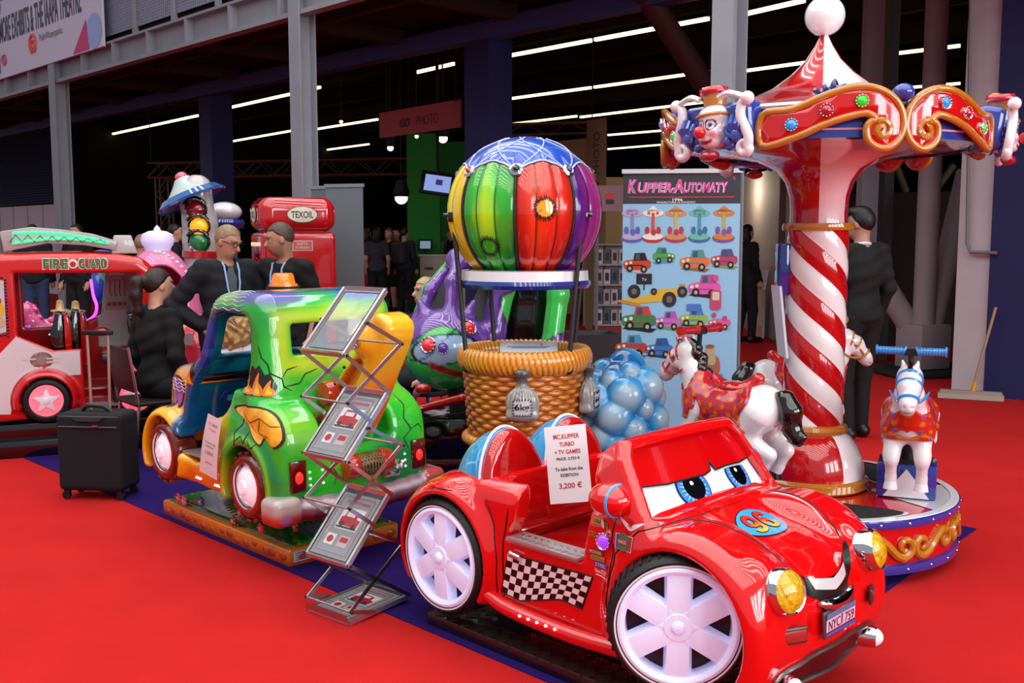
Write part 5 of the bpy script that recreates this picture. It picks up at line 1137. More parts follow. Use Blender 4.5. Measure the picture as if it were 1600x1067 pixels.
MB().lathe([(.14, 1.62), (.138, 1.68), (.143, 1.76), (.165, 1.83), (.21, 1.89), (.30, 1.935), (.43, 1.96), (.58, 1.975), (.72, 1.99), (.74, 2.02)], n=96).put('canopy_underside', sector_mat('flare_panels', 3, 0, .39, '#b80d10', '#e4c4c6'), car2)
# crown drum and tent
MB().lathe([(.70, 1.975), (.735, 1.98), (.735, 2.10), (.72, 2.12), (.60, 2.13)], n=96).put('crown_drum', gloss('crown_blue', '#2c3f9c'), car2)
b = MB(); b.lathe([(.60, 2.125), (.735, 2.115), (.745, 2.125), (.735, 2.138), (.55, 2.17)], n=96).put('crown_ledge', WHITE, car2)
MB().lathe([(.64, 2.14), (.50, 2.195), (.36, 2.235), (.25, 2.285), (.16, 2.35), (.09, 2.42), (.045, 2.49), (.018, 2.545), (.012, 2.56)], n=96).put('tent_roof', sector_mat('tent_panels', 3, 0, .39, *RW), car2)
MB().ball((0, 0, 2.635), .096, 40).put('finial_ball', WHITE, car2)
AZM = [radians(v) for v in (278.8, 38.8, 158.8)]; AZC = [radians(v) for v in (218.8, 338.8, 98.8)]
class Cyl:
    def __init__(s, r, az, m=1): s.r, s.az, s.m = r, az, m
    def __call__(s, pts, lift=0):
        p = np.array(pts, float); a = s.az + s.m * p[:, 0] / s.r; return np.stack([(s.r + lift) * np.cos(a), (s.r + lift) * np.sin(a), p[:, 1]], 1)
shape = sp2([(-.60, 2.085), (-.47, 2.10), (-.33, 2.155), (-.21, 2.185), (-.11, 2.172), (-.035, 2.12), (-.005, 2.04), (-.02, 1.975), (-.065, 1.935), (-.115, 1.935), (-.155, 1.965), (-.165, 2.01), (-.15, 2.04), (-.125, 2.05), (-.165, 2.075), (-.23, 2.065), (-.33, 2.035), (-.45, 1.985), (-.60, 1.955)], 4)
inner = [(-.125, 2.05)] + [(-.10 + (.045 - .035 * t) * cos(radians(120 - 400 * t)), 2.005 + (.045 - .035 * t) * sin(radians(120 - 400 * t))) for t in np.linspace(0, 1, 18)]
for az in AZM:
    for m in (1, -1):
        C0 = Cyl(.775, az, m); C1 = Cyl(.74, az, m)
        o = decal('scroll_panel', [shape], gloss('panel_red', '#c40f12'), car2, C0, .04, 0)
        if m > 0: pass
        else:
            bm = bmesh.new(); bm.from_mesh(o.data); bmesh.ops.reverse_faces(bm, faces=bm.faces); bm.to_mesh(o.data); bm.free()
        md = o.modifiers.new('thick', 'SOLIDIFY'); md.thickness = .035; md.offset = -1
        b = MB(); b.tube([tuple(p) for p in C0(shape, -.006)], .0165, 10, closed=True); b.tube([tuple(p) for p in C0(inner, -.002)], [.014] * 10 + [.014 + .001 * k for k in range(9)], 8); b.put('scroll_moulding', GOLD, o)
        for (a_, z_), cc in zip(((-.47, 2.035), (-.33, 2.09), (-.19, 2.125)), ('#1f8ad8', '#a01020', '#2ec428') if m > 0 else ('#2ec428', '#a01020', '#1f8ad8')):
            p = C0([(a_, z_)], .004)[0]; jewel(car2, p, .026, (p[0], p[1], 0), cc, .35)
for az in AZM:                                  # blue palmettes and knobs on the ledge
    b = MB(); c = Cyl(.73, az)
    for k in (-2, -1, 0, 1, 2):
        p0 = c([(-.28 + k * .012, 2.135)])[0]; p1 = c([(-.28 + k * .045, 2.225 - abs(k) * .022)])[0]; b.tube(spline([p0, (np.array(p0) + p1) / 2 + np.array([0, 0, .01]), p1], 4), [.012, .014, .017, .019, .020, .018, .014, .010, .004], 8)
    b.put('palmette', gloss('navy_leaf', '#1c2468'), car2)
    MB().ball(tuple(c([(0.0, 2.165)], .02)[0]), .045, 20, (1, 1, .85)).put('knob', gloss('crown_blue', '#2c3f9c'), car2)
# clown corner groups
def clown(P):
    x, y, z = P                                  # x outward, y tangential, z up; head centre at origin
    d = s_ell(P, (.0, 0, 0), (.075, .072, .085)); d = smin(d, s_ell(P, (.045, 0, -.045), (.045, .05, .035)), .02)
    for s in (1, -1): d = smin(d, s_sph(P, (.055, s * .035, -.012), .024), .015); d = ssub(d, s_sph(P, (.088, s * .026, .022), .016), .008)
    d = smin(d, s_ell(P, (.0, 0, .06), (.07, .075, .05)), .02)
    m = s_cap(P, (.085, -.035, -.040), (.095, 0, -.055), .006, .007); m2 = s_cap(P, (.095, 0, -.055), (.085, .035, -.040), .007, .006)
    return ssub(d, np.minimum(m, m2), .006)
def clcol(x, y, z):
    c = C3('#e8e0e2')[None].repeat(len(x), 0)
    for s in (1, -1):
        c = mixc(c, C3('#e0506c'), ss(.03, .005, np.sqrt((x - .07) ** 2 + (y - s * .04) ** 2 + (z + .015) ** 2)) * .8); c = mixc(c, C3('#1c2a60'), ss(.012, .008, np.sqrt((y - s * .026) ** 2 + (z - .024) ** 2)) * (x > .03)); c = mixc(c, C3('#16161a'), (np.abs(np.sqrt((y - s * .026) ** 2 + (z - .026) ** 2) - .022) < .003) * (x > .03) * 1.0)
    return mixc(c, C3('#9c1428'), ss(.012, .006, np.sqrt(np.maximum(np.abs(y) - .03, 0) ** 2 + (z + .052 - .2 * y * y / .03) ** 2)) * (x > .05))
cm = paint(nets(clown, (-.1, -.1, -.12), (.13, .1, .13), .006), clcol)
hat_m = gloss('hat_ochre', '#b87424'); hairm = gloss('hair_blue', '#3a5cb8')
for az in AZC:
    M = Matrix.Rotation(az, 4, 'Z') @ Matrix.Translation((.80, 0, 2.035)) @ Matrix.Rotation(radians(8), 4, 'Y')
    def fin(b): return b.xf(M)
    bk = MB(); bk.box((-.06, 0, .01), (.12, .36, .20)); fin(bk).put('corner_block', gloss('crown_blue', '#2c3f9c'), car2, bevel=.03, seg=3)
    h = put('clown_head', cm.copy(), VC, car2, 'white clown face with red nose'); h.matrix_local = M
    fin(MB().ball((.108, 0, -.004), .028, 20)).put('nose', gloss('nose_red', '#d81818'), h).matrix_local = Matrix()
    for o in [c for c in h.children]: o.matrix_local = M.inverted()
    hb = MB(); hb.lathe([(.001, .175), (.052, .175), (.058, .165), (.05, .12), (.045, .075), (.05, .07), (.085, .064), (.088, .05), (.06, .045)], n=24)
    hb.xf(Matrix.Rotation(radians(-10), 4, 'Y') @ Matrix.Rotation(radians(6), 4, 'X')); ho = put('hat', fin(hb).mesh(), hat_m, car2); 
    rb = MB().lathe([(.04, .185), (.062, .182), (.066, .165), (.062, .15), (.05, .15)], n=24).lathe([(.05, .062), (.075, .066), (.078, .052), (.06, .046)], n=24); rb.xf(Matrix.Rotation(radians(-10), 4, 'Y') @ Matrix.Rotation(radians(6), 4, 'X')); put('hat_band', fin(rb).mesh(), gloss('hat_red', '#b8182a'), ho)
    rr_ = random.Random(3)
    for s in (1, -1):
        hr = MB()
        for k in range(7): hr.ball((-.005 + rr_.uniform(-.02, .03), s * (.075 + rr_.uniform(0, .025)), .035 - k * .018), .024, 10)
        fin(hr).put('hair', hairm, car2)
    for s in (-1, 1):
        hd = MB(); hd.ball((.03, s * .135, -.03), .030, 14, (.7, 1, 1.1))       # gloved hand beside the cheek
        for k, (dy, dz, l) in enumerate(((-.030, .045, .05), (-.010, .062, .06), (.012, .058, .055), (.032, .040, .045))): hd.tube([(.03, s * .135 + dy * .5, -.02), (.045, s * .135 + dy * 1.1, -.02 + dz * .7), (.03, s * .135 + dy * 1.3, -.02 + dz + .012)], [.012, .012, .010], 8)
        hd.tube([(.03, s * .12, -.04), (.05, s * .098, -.02), (.05, s * .092, .0)], [.012, .011, .009], 8)
        fin(hd).put('gloved_hand', hairm, car2)
        fr = MB(); P_ = [(0.02, s * .20, .115), (.02, s * .17, .10), (.03, s * .165, .05), (.03, s * .185, 0), (.03, s * .20, -.04), (.03, s * .195, -.08)] + [(.03, s * (.175 + .026 * cos(t)), -.085 + .026 * sin(t)) for t in np.linspace(-.3, -5, 10)]
        Q = spline(P_, 3); n = len(Q); fr.tube(Q, [.022] * (n // 2) + [.022 - .010 * (j / (n - n // 2)) for j in range(n - n // 2)], 10); fr.ball((.02, s * .20, .12), .030, 14); fin(fr).put('scroll_bracket', WHITE, car2)
        ft = MB(); ft.tube(spline([(.03, s * .055, .155 - .02), (.03, s * .11, .15), (.02, s * .20, .12)], 5), .014, 8); fin(ft).put('scroll_arch', WHITE, car2)
    rf = MB(); rf.ball((.055, 0, -.11), .035, 16, (1, 1.5, .7)); fin(rf).put('collar', gloss('collar_red', '#b02030'), car2)
    bw = MB().ball((-.05, -.02, .165), .035, 16, (1, 1.2, .6)); fin(bw).put('ochre_knob', GOLD, car2)
# blue control box and info cards on the column
MB().box((-.16, .03, 1.40), (.06, .12, .26)).put('control_box', BLUE, car2, bevel=.01); MB().box((-.185, -.02, 1.14), (.012, .16, .36), ry=-7).put('leaflet_holder', mat('leaflet_white', '#c8ccd8', rough=.4), car2)
# ------------------------------------------------------------------ carousel horses
def hbody(P):
    x, y, z = P; ya = np.abs(y); Q = (x, ya, z)
    d = chain(P, [(.17, 0, .77), (.0, 0, .755), (-.16, 0, .785)], [.098, .096, .104], .05); d = smin(d, s_ell(P, (0, 0, .75), (.2, .10, .085)), .03)
    d = smin(d, chain(P, [(.17, 0, .80), (.235, 0, .90), (.275, 0, 1.0)], [.082, .062, .052], .04), .05)
    d = smin(d, chain(P, [(.275, 0, 1.005), (.34, 0, .965), (.40, 0, .895), (.415, 0, .875)], [.050, .046, .033, .032], .03), .03)
    d = smin(d, s_ell(Q, (.315, .035, .955), (.035, .018, .03)), .015)
    d = smin(d, s_cap(Q, (.262, .026, 1.04), (.268, .034, 1.078), .014, .006), .01)
    d = smin(d, chain(Q, [(.17, .055, .73), (.215, .068, .625), (.225, .068, .60), (.195, .068, .51), (.195, .068, .485)], [.058, .036, .030, .023, .026], .02), .03)
    d = smin(d, chain(Q, [(-.17, .055, .755), (-.11, .070, .655), (-.20, .070, .60), (-.245, .07, .585), (-.205, .07, .50), (-.19, .07, .475)], [.085, .056, .036, .030, .022, .027], .02), .035)
    d = ssub(d, s_sph(Q, (.438, .016, .885), .007), .005); d = ssub(d, s_cap(Q, (.437, .0, .858), (.415, .03, .866), .004), .004)
    return d * .9
def hcol_(x, y, z):
    c = C3('#e4dfe2')[None].repeat(len(x), 0); c = mixc(c, C3('#c8a8a8'), ss(.05, .02, np.sqrt((x - .43) ** 2 + (z - .865) ** 2)) * .7)
    return mixc(c, C3('#140c0a'), ss(.020, .012, np.sqrt((x - .325) ** 2 + (z - .972) ** 2)) * (np.abs(y) > .02))
hm = paint(nets(hbody, (-.30, -.18, .43), (.48, .18, 1.11), .0085), hcol_)
def cloth(P):
    x, y, z = P; d = hbody(P) - .009; ed = .69 + .015 * np.sin(x * 55)
    d2 = hbody(P) + .002; reg = smax(np.maximum(np.abs(x + .0) - .135 - .02 * np.sin(z * 40), ed - z), -(z - .60), .01)
    ch = np.maximum(np.abs(x - .20 + .35 * (z - .77)) - .022 * 1.6, np.maximum(.70 - z, z - .93 - 0 * x))
    br = np.maximum(np.maximum(.15 - x, np.abs(z - .79 - .012 * np.sin(np.abs(y) * 70)) - .05), x - .30)
    return np.maximum(d, np.minimum(np.minimum(reg, ch), br)) * .8
def clothcol(red, blu):
    def f(x, y, z):
        c = C3(red)[None].repeat(len(x), 0); c = mixc(c, C3('#c07818'), (np.abs(z - .715 - .015 * np.sin(x * 55)) < .006)); g = np.sin(x * 90) * np.sin(z * 85 + 1); c = mixc(c, C3('#b8741f'), ss(.55, .8, g)); c = mixc(c, C3(blu), ss(-.75, -.9, g)); return c
    return f
cl_m = nets(cloth, (-.2, -.17, .6), (.3, .17, 1.0), .0085)
def saddle(P):
    x, y, z = P; d = s_ell(P, (-.01, 0, .862), (.105, .075, .028)); d = smin(d, chain(P, [(-.10, 0, .87), (-.13, 0, .91)], [.045, .030], .02), .03); d = smin(d, chain(P, [(.085, 0, .865), (.115, 0, .90)], [.03, .018], .02), .03); return d * .8
sd_m = nets(saddle, (-.2, -.12, .8), (.18, .12, .98), .008)
def mane(P):
    x, y, z = P; d = None
    for k in range(9):
        t = k / 8; c = (.255 - .085 * t + .0, .0, 1.045 - .19 * t); s = chain(P, [c, (c[0] - .035, .02 * sin(k * 2.1), c[2] - .02), (c[0] - .045, .03 * sin(k * 2.1 + 1), c[2] - .065)], [.026, .024, .010], .01); d = s if d is None else smin(d, s, .006)
    return smin(d, chain(P, [(.27, 0, 1.055), (.31, .0, 1.03), (.33, 0, .99)], [.02, .018, .008], .01), .01)
mn_m = nets(mane, (.05, -.08, .78), (.38, .08, 1.10), .007)
def tail(P): return chain(P, [(-.235, 0, .84), (-.275, 0, .835), (-.305, 0, .78), (-.315, .0, .70), (-.345, 0, .665), (-.375, 0, .675)], [.022, .036, .046, .038, .030, .012], .03)
tl_m = nets(tail, (-.42, -.08, .6), (-.18, .08, .9), .008)
BRN = gloss('mane_black', '#130c0a')
def horse(px_, py_, hd, dz, label, col, grip, blu, mech=True):
    t = thing('carousel_horse', label, 'carousel horse', (px_, py_, dz), hd, 'carousel horses')
    bo = put('body', hm.copy(), VC, t); b = put('saddle_cloth', cl_m.copy(), VC, t); paint(b.data, clothcol(col, blu)); put('saddle', sd_m.copy(), gloss('saddle_' + col[1:], col), t); put('mane', mn_m.copy(), BRN, t); put('tail', tl_m.copy(), BRN, t)
    if True:
        for s in (1, -1):
            for i, c in enumerate(((.195, .068, .478), (-.188, .07, .468))): MB().lathe([(.001, -.024), (.034, -.024), (.028, .012), (.001, .014)], (c[0], s * c[1], c[2]), n=16).put('hoof', BRN if i or col == '#c01818' else WHITE, t)
    g = gloss('bridle_' + grip[1:], grip); B = MB()
    def ring(c, r, ax, w=.0085): # strap loop round the head
        A = Vector(ax).normalized(); u = A.orthogonal().normalized(); v = A.cross(u); B.tube([tuple(Vector(c) + (u * cos(a) + v * sin(a)) * r) for a in np.linspace(0, 2 * pi, 20)][:-1], w, 6, closed=True)
    ring((.385, 0, .912), .040, (.6, 0, -.75)); ring((.30, 0, .99), .054, (.9, 0, -.35)); ring((.335, 0, .965), .052, (.75, 0, -.6))
    for s in (1, -1): B.tube(spline([(.29, s * .05, 1.0), (.34, s * .048, .955), (.385, s * .038, .905)], 4), .006, 6); B.tube(spline([(.385, s * .042, .90), (.30, s * .06, .90), (.24, s * .085, .93)], 4), .005, 6)
    B.put('bridle', g, bo); q = (.352, 0, 1.002); jewel(bo, (.362, 0, .990), .023, (.75, 0, .6), blu, .1, 'bridle_boss')
    MB().cyl((.22, 0, .93), (.205, 0, 1.115), .012).box((.205, 0, 1.11), (.035, .06, .03)).put('handlebar_stem', BLACKM, t)
    for s in (1, -1):
        b = MB().cyl((.205, s * .025, 1.115), (.205, s * .15, 1.118), .017, n=16); b.cyl((.205, s * .145, 1.118), (.205, s * .155, 1.118), .024, n=16); b.cyl((.205, s * .025, 1.115), (.205, s * .033, 1.118), .024, n=16)
        for k in range(8): b.lathe([(.0185, s * (.04 + k * .013)), (.0195, s * (.044 + k * .013)), (.0185, s * (.048 + k * .013))], (.205, 0, 1.1165), n=16, axis='y')
        b.put('handgrip', g, t)
    for s in (1, -1):
        b = MB()
        for x, z in ((.13, .70), (-.15, .74), (-.13, .70)): b.tube([(x, s * .104, z), (x - .02, s * .110, z - .03), (x - .035, s * .10, z - .065)], [.006, .012, .003], 8)
        b.put('tassel', gloss('tassel_' + col[1:], col), bo)
    zf = .30 - dz; L = MB().cyl((-.0, 0, zf + .17), (0, 0, .70), .03); L.cyl((0, 0, .60), (0, 0, .68), .045); L.put('support_post', BLACKM, t)
    m = MB(); m.box((0, 0, zf + .088), (.22, .27, .165)); m.put('mount_block', BLUE, t, bevel=.008)
    MB().prism([(-.105, zf + .01), (.105, zf + .01), (0, zf + .15)], .004, 'yz', off=.110).put('star_point', WHITE, t, smooth=None)
    MB().box((0, 0, zf + .173), (.18, .23, .006)).put('grip_pad', mat('grip_black', '#141416'), t)
    return t
def hp(az, r): return CX + r * cos(radians(az)), CY + r * sin(radians(az))
x_, y_ = hp(222, .53); horse(x_ - .09, y_ - .02, 132, 0, 'white carousel horse with red grips, red bridle and black tail, facing left before the column', '#c01818', '#b81c24', '#2a48b0')
x_, y_ = hp(334, .46); horse(x_, y_, 247, -.085, 'white carousel horse with sky blue grips and blue bridle on the right, facing the camera', '#c4220c', '#2f8fd8', '#2a58c0')
x_, y_ = hp(100, .46); horse(x_ + .12, y_ + .02, 6, -.0, 'white carousel horse with ochre bridle and red saddle, half hidden behind the striped column', '#c8201a', '#b87424', '#2a48b0')
# ------------------------------------------------------------------ hot-air balloon ride
bc = at(820, 331, 5.3); BX, BY = bc.x, 5.3
bal = thing('toy_balloon_ride', 'kiddie ride shaped like a hot-air balloon with rainbow envelope and wicker basket', 'kiddie ride', (BX, BY, 0))
BZ, BR = bc.z, .402
gc = [('#e8d41a', '#e07a10'), ('#38c020', '#045828'), ('#e8280c', '#8c0808'), ('#8a2a9c', '#3c0c50'), ('#e06a9c', '#7c1850'), ('#2a80d8', '#0c2c70'), ('#30c0a0', '#085048'), ('#f0a020', '#b83c08')]
def env_pt(a, lat, lift=0):
    lob = abs(sin((a - a_seam) * 4 * 1.0)); r = BR * (1 + .0) ; g = ((a - a_seam) / (pi / 4)) % 1
    w = ss(radians(48), radians(30), np.array(lat)); rr = BR - .012 * w * (1 - abs(sin(3 * pi * g))) ** 2 + .010 * w * abs(sin(pi * g)) + lift
    return np.array([rr * cos(lat) * cos(a), rr * cos(lat) * sin(a), BZ + rr * sin(lat) * .97])
a_cam = -pi / 2 - .013; a_seam = a_cam - radians(7)
nA, nL = 288, 120; vs = []; cs = []
for i in range(nL + 1):
    lat = radians(-50 + 140 * i / nL)
    for k in range(nA):
        a = 2 * pi * k / nA; vs.append(env_pt(a, lat)); gi = int(((a - a_seam) % (2 * pi)) / (pi / 4)); g = ((a - a_seam) / (pi / 4)) % 1
        idx = {0: 2, 1: 3, 2: 4, 3: 5, 4: 6, 5: 7, 6: 0, 7: 1}[gi]; A, B = [C3(c) for c in gc[idx]]
        if idx == 0: A, B = C3('#f0dc1a'), C3('#e8a010')
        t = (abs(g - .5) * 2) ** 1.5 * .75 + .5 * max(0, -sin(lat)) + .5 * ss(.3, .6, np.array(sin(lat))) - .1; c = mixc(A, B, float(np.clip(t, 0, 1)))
        if idx == 3: c = mixc(C3('#4c1478'), C3('#c83c8c'), float(np.clip(g * 1.3 - .15, 0, 1)))
        if idx == 2: c = mixc(c, C3('#f04a08'), float(np.clip(1 - abs(g - .35) * 5, 0, 1)) * .6)
        if idx == 1: c = mixc(c, C3('#c8ec20'), float(np.clip(1 - abs(g - .5) * 3.5 - abs(lat + .05) * 1.2, 0, 1)))
        for q in (1 / 3, 2 / 3):
            if abs(g - q) < .022: c = c * .12
        edge = radians(29 + 9 * sin(pi * g))
        if lat > edge: c = C3('#2450c0')
        elif lat > edge - radians(1.6): c = C3('#0c0c18')
        cs.append(c)
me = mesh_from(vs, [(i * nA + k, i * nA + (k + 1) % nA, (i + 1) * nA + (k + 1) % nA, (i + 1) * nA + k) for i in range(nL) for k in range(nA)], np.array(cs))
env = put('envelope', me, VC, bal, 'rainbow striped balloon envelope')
b = MB(); w = MB()
for k in range(8):
    a = a_seam + k * pi / 4
    b.tube([env_pt(a, radians(l), .004) for l in np.linspace(-48, 30, 40)], .008, 6)
    for l in np.linspace(-48, 29, 60): b.ball(tuple(env_pt(a, radians(l), .010)), .007, 6)
    w.tube([env_pt(a + pi / 4 * g, radians(29 + 9 * sin(pi * g)), .003) for g in np.linspace(0, 1, 14)], .005, 6)
b.put('seam_rope', mat('seam_black', '#1a1816', rough=.4, coat=.5), env); w.put('cap_edge', mat('web_white', '#c8d4f0', rough=.3), env)
b = MB()
for k in range(8):
    a = a_seam + k * pi / 4
    b.tube([env_pt(a + t * .9, radians(30 + 44 * t), .002) for t in np.linspace(0, 1, 14)], .0028, 5); b.tube([env_pt(a - t * .9, radians(30 + 44 * t), .002) for t in np.linspace(0, 1, 14)], .0028, 5)
b.put('web_line', MATS['web_white'], env)
for k in range(8):
    a = a_seam + k * pi / 4; p = env_pt(a, radians(30), .014); N = Vector(p - np.array([0, 0, BZ])).normalized(); q = Matrix.Translation(Vector(p)) @ N.to_track_quat('Z', 'Y').to_matrix().to_4x4()
    o = MB().lathe([(.033, -.01), (.034, .006), (.022, .014), (.016, .008)], n=24).xf(q).put('button_ring', CHROME, env); MB().ball((0, 0, .008), .017, 14).xf(q).put('button', [BLACKG, BLUE, BLACKG, gloss('btn_red', '#c01818')][k % 4], o)
def stitched(a, lat, r, colr, seed):
    R_ = random.Random(seed); ring = [(a + r * cos(t) * R_.uniform(.85, 1.1) / cos(lat), lat + r * sin(t) * R_.uniform(.85, 1.1)) for t in np.linspace(0, 2 * pi, 15)[:-1]]
    c = env_pt(a, lat, .004); vs = [c] + [env_pt(x, y, .004) for x, y in ring]; o = put('patch', mesh_from(vs, [(0, i + 1, (i + 1) % 14 + 1) for i in range(14)]), gloss('patch_' + colr[1:], colr), env)
    b = MB()
    for i, (x, y) in enumerate(ring):
        for d in (.0, .4): t = (i + d) / 14 * 2 * pi; p0 = env_pt(a + r * .80 * cos(t) / cos(lat), lat + r * .80 * sin(t), .006); p1 = env_pt(a + r * 1.22 * cos(t + .12) / cos(lat), lat + r * 1.3 * sin(t + .12), .006); b.tube([p0, p1], [.003, .002], 4)
    b.tube([env_pt(x, y, .006) for x, y in ring], .0022, 4, closed=True); b.put('stitching', mat('stitch', '#120c06', rough=.5), o)
stitched(a_cam + .245, .02, .125, '#e8a818', 1); stitched(a_cam - .50, -.46, .115, '#28b428', 2)
MB().lathe([(.30, BZ - .30), (.335, BZ - .305), (.338, BZ - .355), (.30, BZ - .36)], n=64).put('collar_band', WHITE, bal); MB().lathe([(.28, BZ - .355), (.345, BZ - .355), (.352, BZ - .375), (.34, BZ - .395), (.001, BZ - .395)], n=64).put('collar_rim', gloss('collar_blue', '#24388c'), bal)
# basket
z0, z1 = .50, .91
nA, nL = 384, 110; vs = []; cs = []; Nc = 36; rowh = .0255
for i in range(nL + 1):
    z = z0 + (z1 - z0) * i / nL; row = math.floor((z - z0) / rowh); fr_ = ((z - z0) / rowh) % 1
    for k in range(nA):
        a = 2 * pi * k / nA; over = cos(Nc / 2 * a + (row % 2) * pi); h = .013 * sqrt(max(0, 1 - (2 * fr_ - 1) ** 2)) * (.55 + .45 * over); r = .295 + .03 * (i / nL) + h
        vs.append((r * cos(a), r * sin(a), z)); c = mixc(C3('#a8500c'), C3('#dc8824'), float(np.clip(.5 + .5 * over, 0, 1))); cs.append(mixc(c, C3('#7c3408'), float(np.clip(1 - 6 * min(fr_, 1 - fr_), 0, .7))))
put('basket', mesh_from(vs, [(i * nA + k, i * nA + (k + 1) % nA, (i + 1) * nA + (k + 1) % nA, (i + 1) * nA + k) for i in range(nL) for k in range(nA)], np.array(cs)), VC, bal, 'orange-brown wicker basket')
def rope(zc, r, ra, rb, tw, nm):
    vs = []; cs = []; nA, nB = 400, 20
    for k in range(nA):
        a = 2 * pi * k / nA
        for j in range(nB):
            t = 2 * pi * j / nB; s = abs(sin(tw * a / 2 + t * .9)); q = 1 - .16 * (1 - s) ** 2; vs.append(((r + ra * q * cos(t)) * cos(a), (r + ra * q * cos(t)) * sin(a), zc + rb * q * sin(t))); cs.append(mixc(C3('#a84c0c'), C3('#eca030'), float(s)))
    put(nm, mesh_from(vs, [(k * nB + j, ((k + 1) % nA) * nB + j, ((k + 1) % nA) * nB + (j + 1) % nB, k * nB + (j + 1) % nB) for k in range(nA) for j in range(nB)], np.array(cs)), VC, bal)
rope(.925, .325, .038, .062, 74, 'basket_rim'); rope(.495, .305, .035, .03, 74, 'basket_foot')
MB().lathe([(.31, .95), (.29, .93), (.001, .93)], n=48).put('basket_lid', gloss('lid_brown', '#6a2410'), bal)
sg = MB().box((.02, -.13, .985), (.30, .20, .012), rx=12).put('instruction_plate', mat('plate_white', '#d8d4d8', rough=.3, coat=.5), bal, bevel=.005)
b = MB(); b.box((.02, -.13, .993), (.22, .004, .003), rx=12).box((.02, -.15, .989), (.18, .004, .003), rx=12); b.put('plate_line', mat('print_blue', '#4a6a90'), sg); MB().ball((.09, -.10, 1.0), .008, 8).put('plate_knob', gloss('btn_red', '#c01818'), sg)
POLE = mat('pole_grey', '#2a2a2c', rough=.4)
for dx, dy, ex, ey in ((-.30, -.14, -.37, -.12), (.22, -.24, .285, -.24), (-.16, .27, -.22, .30), (.27, .16, .34, .18)):
    o = MB().cyl((dx, dy, .88), (ex, ey, BZ - .03), .0125).put('support_pole', POLE, bal); MB().box((ex, ey - .01, BZ - .03), (.05, .04, .05)).cyl((ex - .05, ey - .01, BZ - .02), (ex + .05, ey - .01, BZ - .02), .010).put('pole_clamp', BLACKG, o, bevel=.004); MB().ball((dx, dy, .885), .028, 12).put('pole_socket', BLACKG, o)
    MB().tube([(ex * .97, ey * .97, BZ - .37), (ex * .80, ey * .8, BZ - .35)], .006, 6).put('clip_wire', BLACKM, o)
def bag(P):
    x, y, z = P; d = s_ell(P, (0, 0, -.07), (.085, .048, .085)); d = smin(d, s_box(P, (0, 0, -.13), (.082, .035, .02), .02), .03); d = smin(d, chain(P, [(0, 0, .0), (0, 0, .035), (0, 0, .07)], [.030, .018, .028], .02), .02)
    d = smin(d, s_ell(P, (0, 0, .085), (.038, .028, .018)), .02); return d + .003 * np.sin(np.arctan2(y, x) * 18) * ss(-.14, .0, z)
bg_m = paint(nets(bag, (-.12, -.08, -.18), (.12, .08, .13), .006), lambda x, y, z: mixc(mixc(C3('#9a9894')[None].repeat(len(x), 0), C3('#3c3c3e'), ss(.4, 1, np.sin(np.arctan2(y, x) * 18)) * .5 * ss(-.13, -.02, z)), C3('#2c2c30'), ss(.0, .05, z) * .8))
for ang, tx in ((a_cam - .03, 1), (a_cam + 1.25, 0)):
    p = (.355 * cos(ang), .355 * sin(ang), .80); o = put('sandbag', bg_m.copy(), VC, bal, 'grey sandbag', loc=p, rot=(0, 0, ang + pi / 2)); 
    fl = Proj(bag, (0, -.2, 0), (1, 0, 0), (0, 0, 1)); a = decal('bag_label', [rect2(0, -.085, .085, .075)], mat('label_grey', '#c4c0c4', rough=.5), o, fl, .01, .003); text('bag_text', '6kg', BLACKM, a, fl, 0, -.085, .072, .042, lift=.005, bold=.02)
    b = MB()
    for k in range(7): 
        for s in (-1, 1): q = fl([(-.042 + k * .014, -.085 + s * .038)], .004)[0]; b.tube([q + np.array([0, 0, -.006]), q + np.array([.004, 0, .007])], .0022, 4)
    for k in range(5):
        for s in (-1, 1): q = fl([(s * .043, -.115 + k * .015)], .004)[0]; b.tube([q + np.array([-.007, 0, 0]), q + np.array([.007, 0, .003])], .0022, 4)
    b.put('bag_stitch', MATS['stitch'], a)
MB().box((0, 0, .24), (.50, .50, .46)).put('machine_housing', BLACKG, bal, bevel=.03); MB().box((0, 0, .03), (.54, .54, .05)).put('base_plate', BLACKM, bal, bevel=.008)
# ------------------------------------------------------------------ blue bubble ride
bub = thing('toy_bubble_ride', 'kiddie ride moulded as a heap of glossy sky blue bubbles beside the balloon basket', 'kiddie ride', (.605, 5.42, 0))
R_ = random.Random(11); sp = []
for i in range(46):
    a = i * 2.39996; t = i / 45; z = .22 + .62 * t; rr = .17 * sqrt(max(.05, 1 - max(0, (t - .55) / .5) ** 2)); sp.append((rr * cos(a), rr * sin(a), z, R_.choice([.07, .095, .11, .085])))
SPA = np.array(sp)
def bubf(P):
    d = s_cap(P, (0, 0, .22), (0, 0, .72), .17)
    for c in sp: d = smin(d, s_sph(P, c[:3], c[3]), .006)
    return smax(d, .12 - P[2], .01)
def bubc(x, y, z):  # airbrush-style highlight painted on each bubble's outward, camera-leaning face; deeper blue in crevices
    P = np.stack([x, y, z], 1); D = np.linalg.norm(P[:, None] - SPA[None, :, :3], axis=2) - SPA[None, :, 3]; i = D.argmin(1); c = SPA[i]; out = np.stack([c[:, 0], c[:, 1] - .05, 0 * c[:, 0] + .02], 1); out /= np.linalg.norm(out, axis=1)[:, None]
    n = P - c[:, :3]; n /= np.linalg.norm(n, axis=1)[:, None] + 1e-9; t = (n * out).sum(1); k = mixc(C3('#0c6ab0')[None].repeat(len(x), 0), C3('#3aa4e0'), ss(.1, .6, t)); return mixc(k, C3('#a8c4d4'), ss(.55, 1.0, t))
put('bubble_shell', paint(nets(bubf, (-.3, -.3, .08), (.3, .3, 1.04), .010), bubc), VC, bub); MB().box((0, 0, .06), (.5, .5, .12)).put('base_box', BLACKG, bub, bevel=.01)
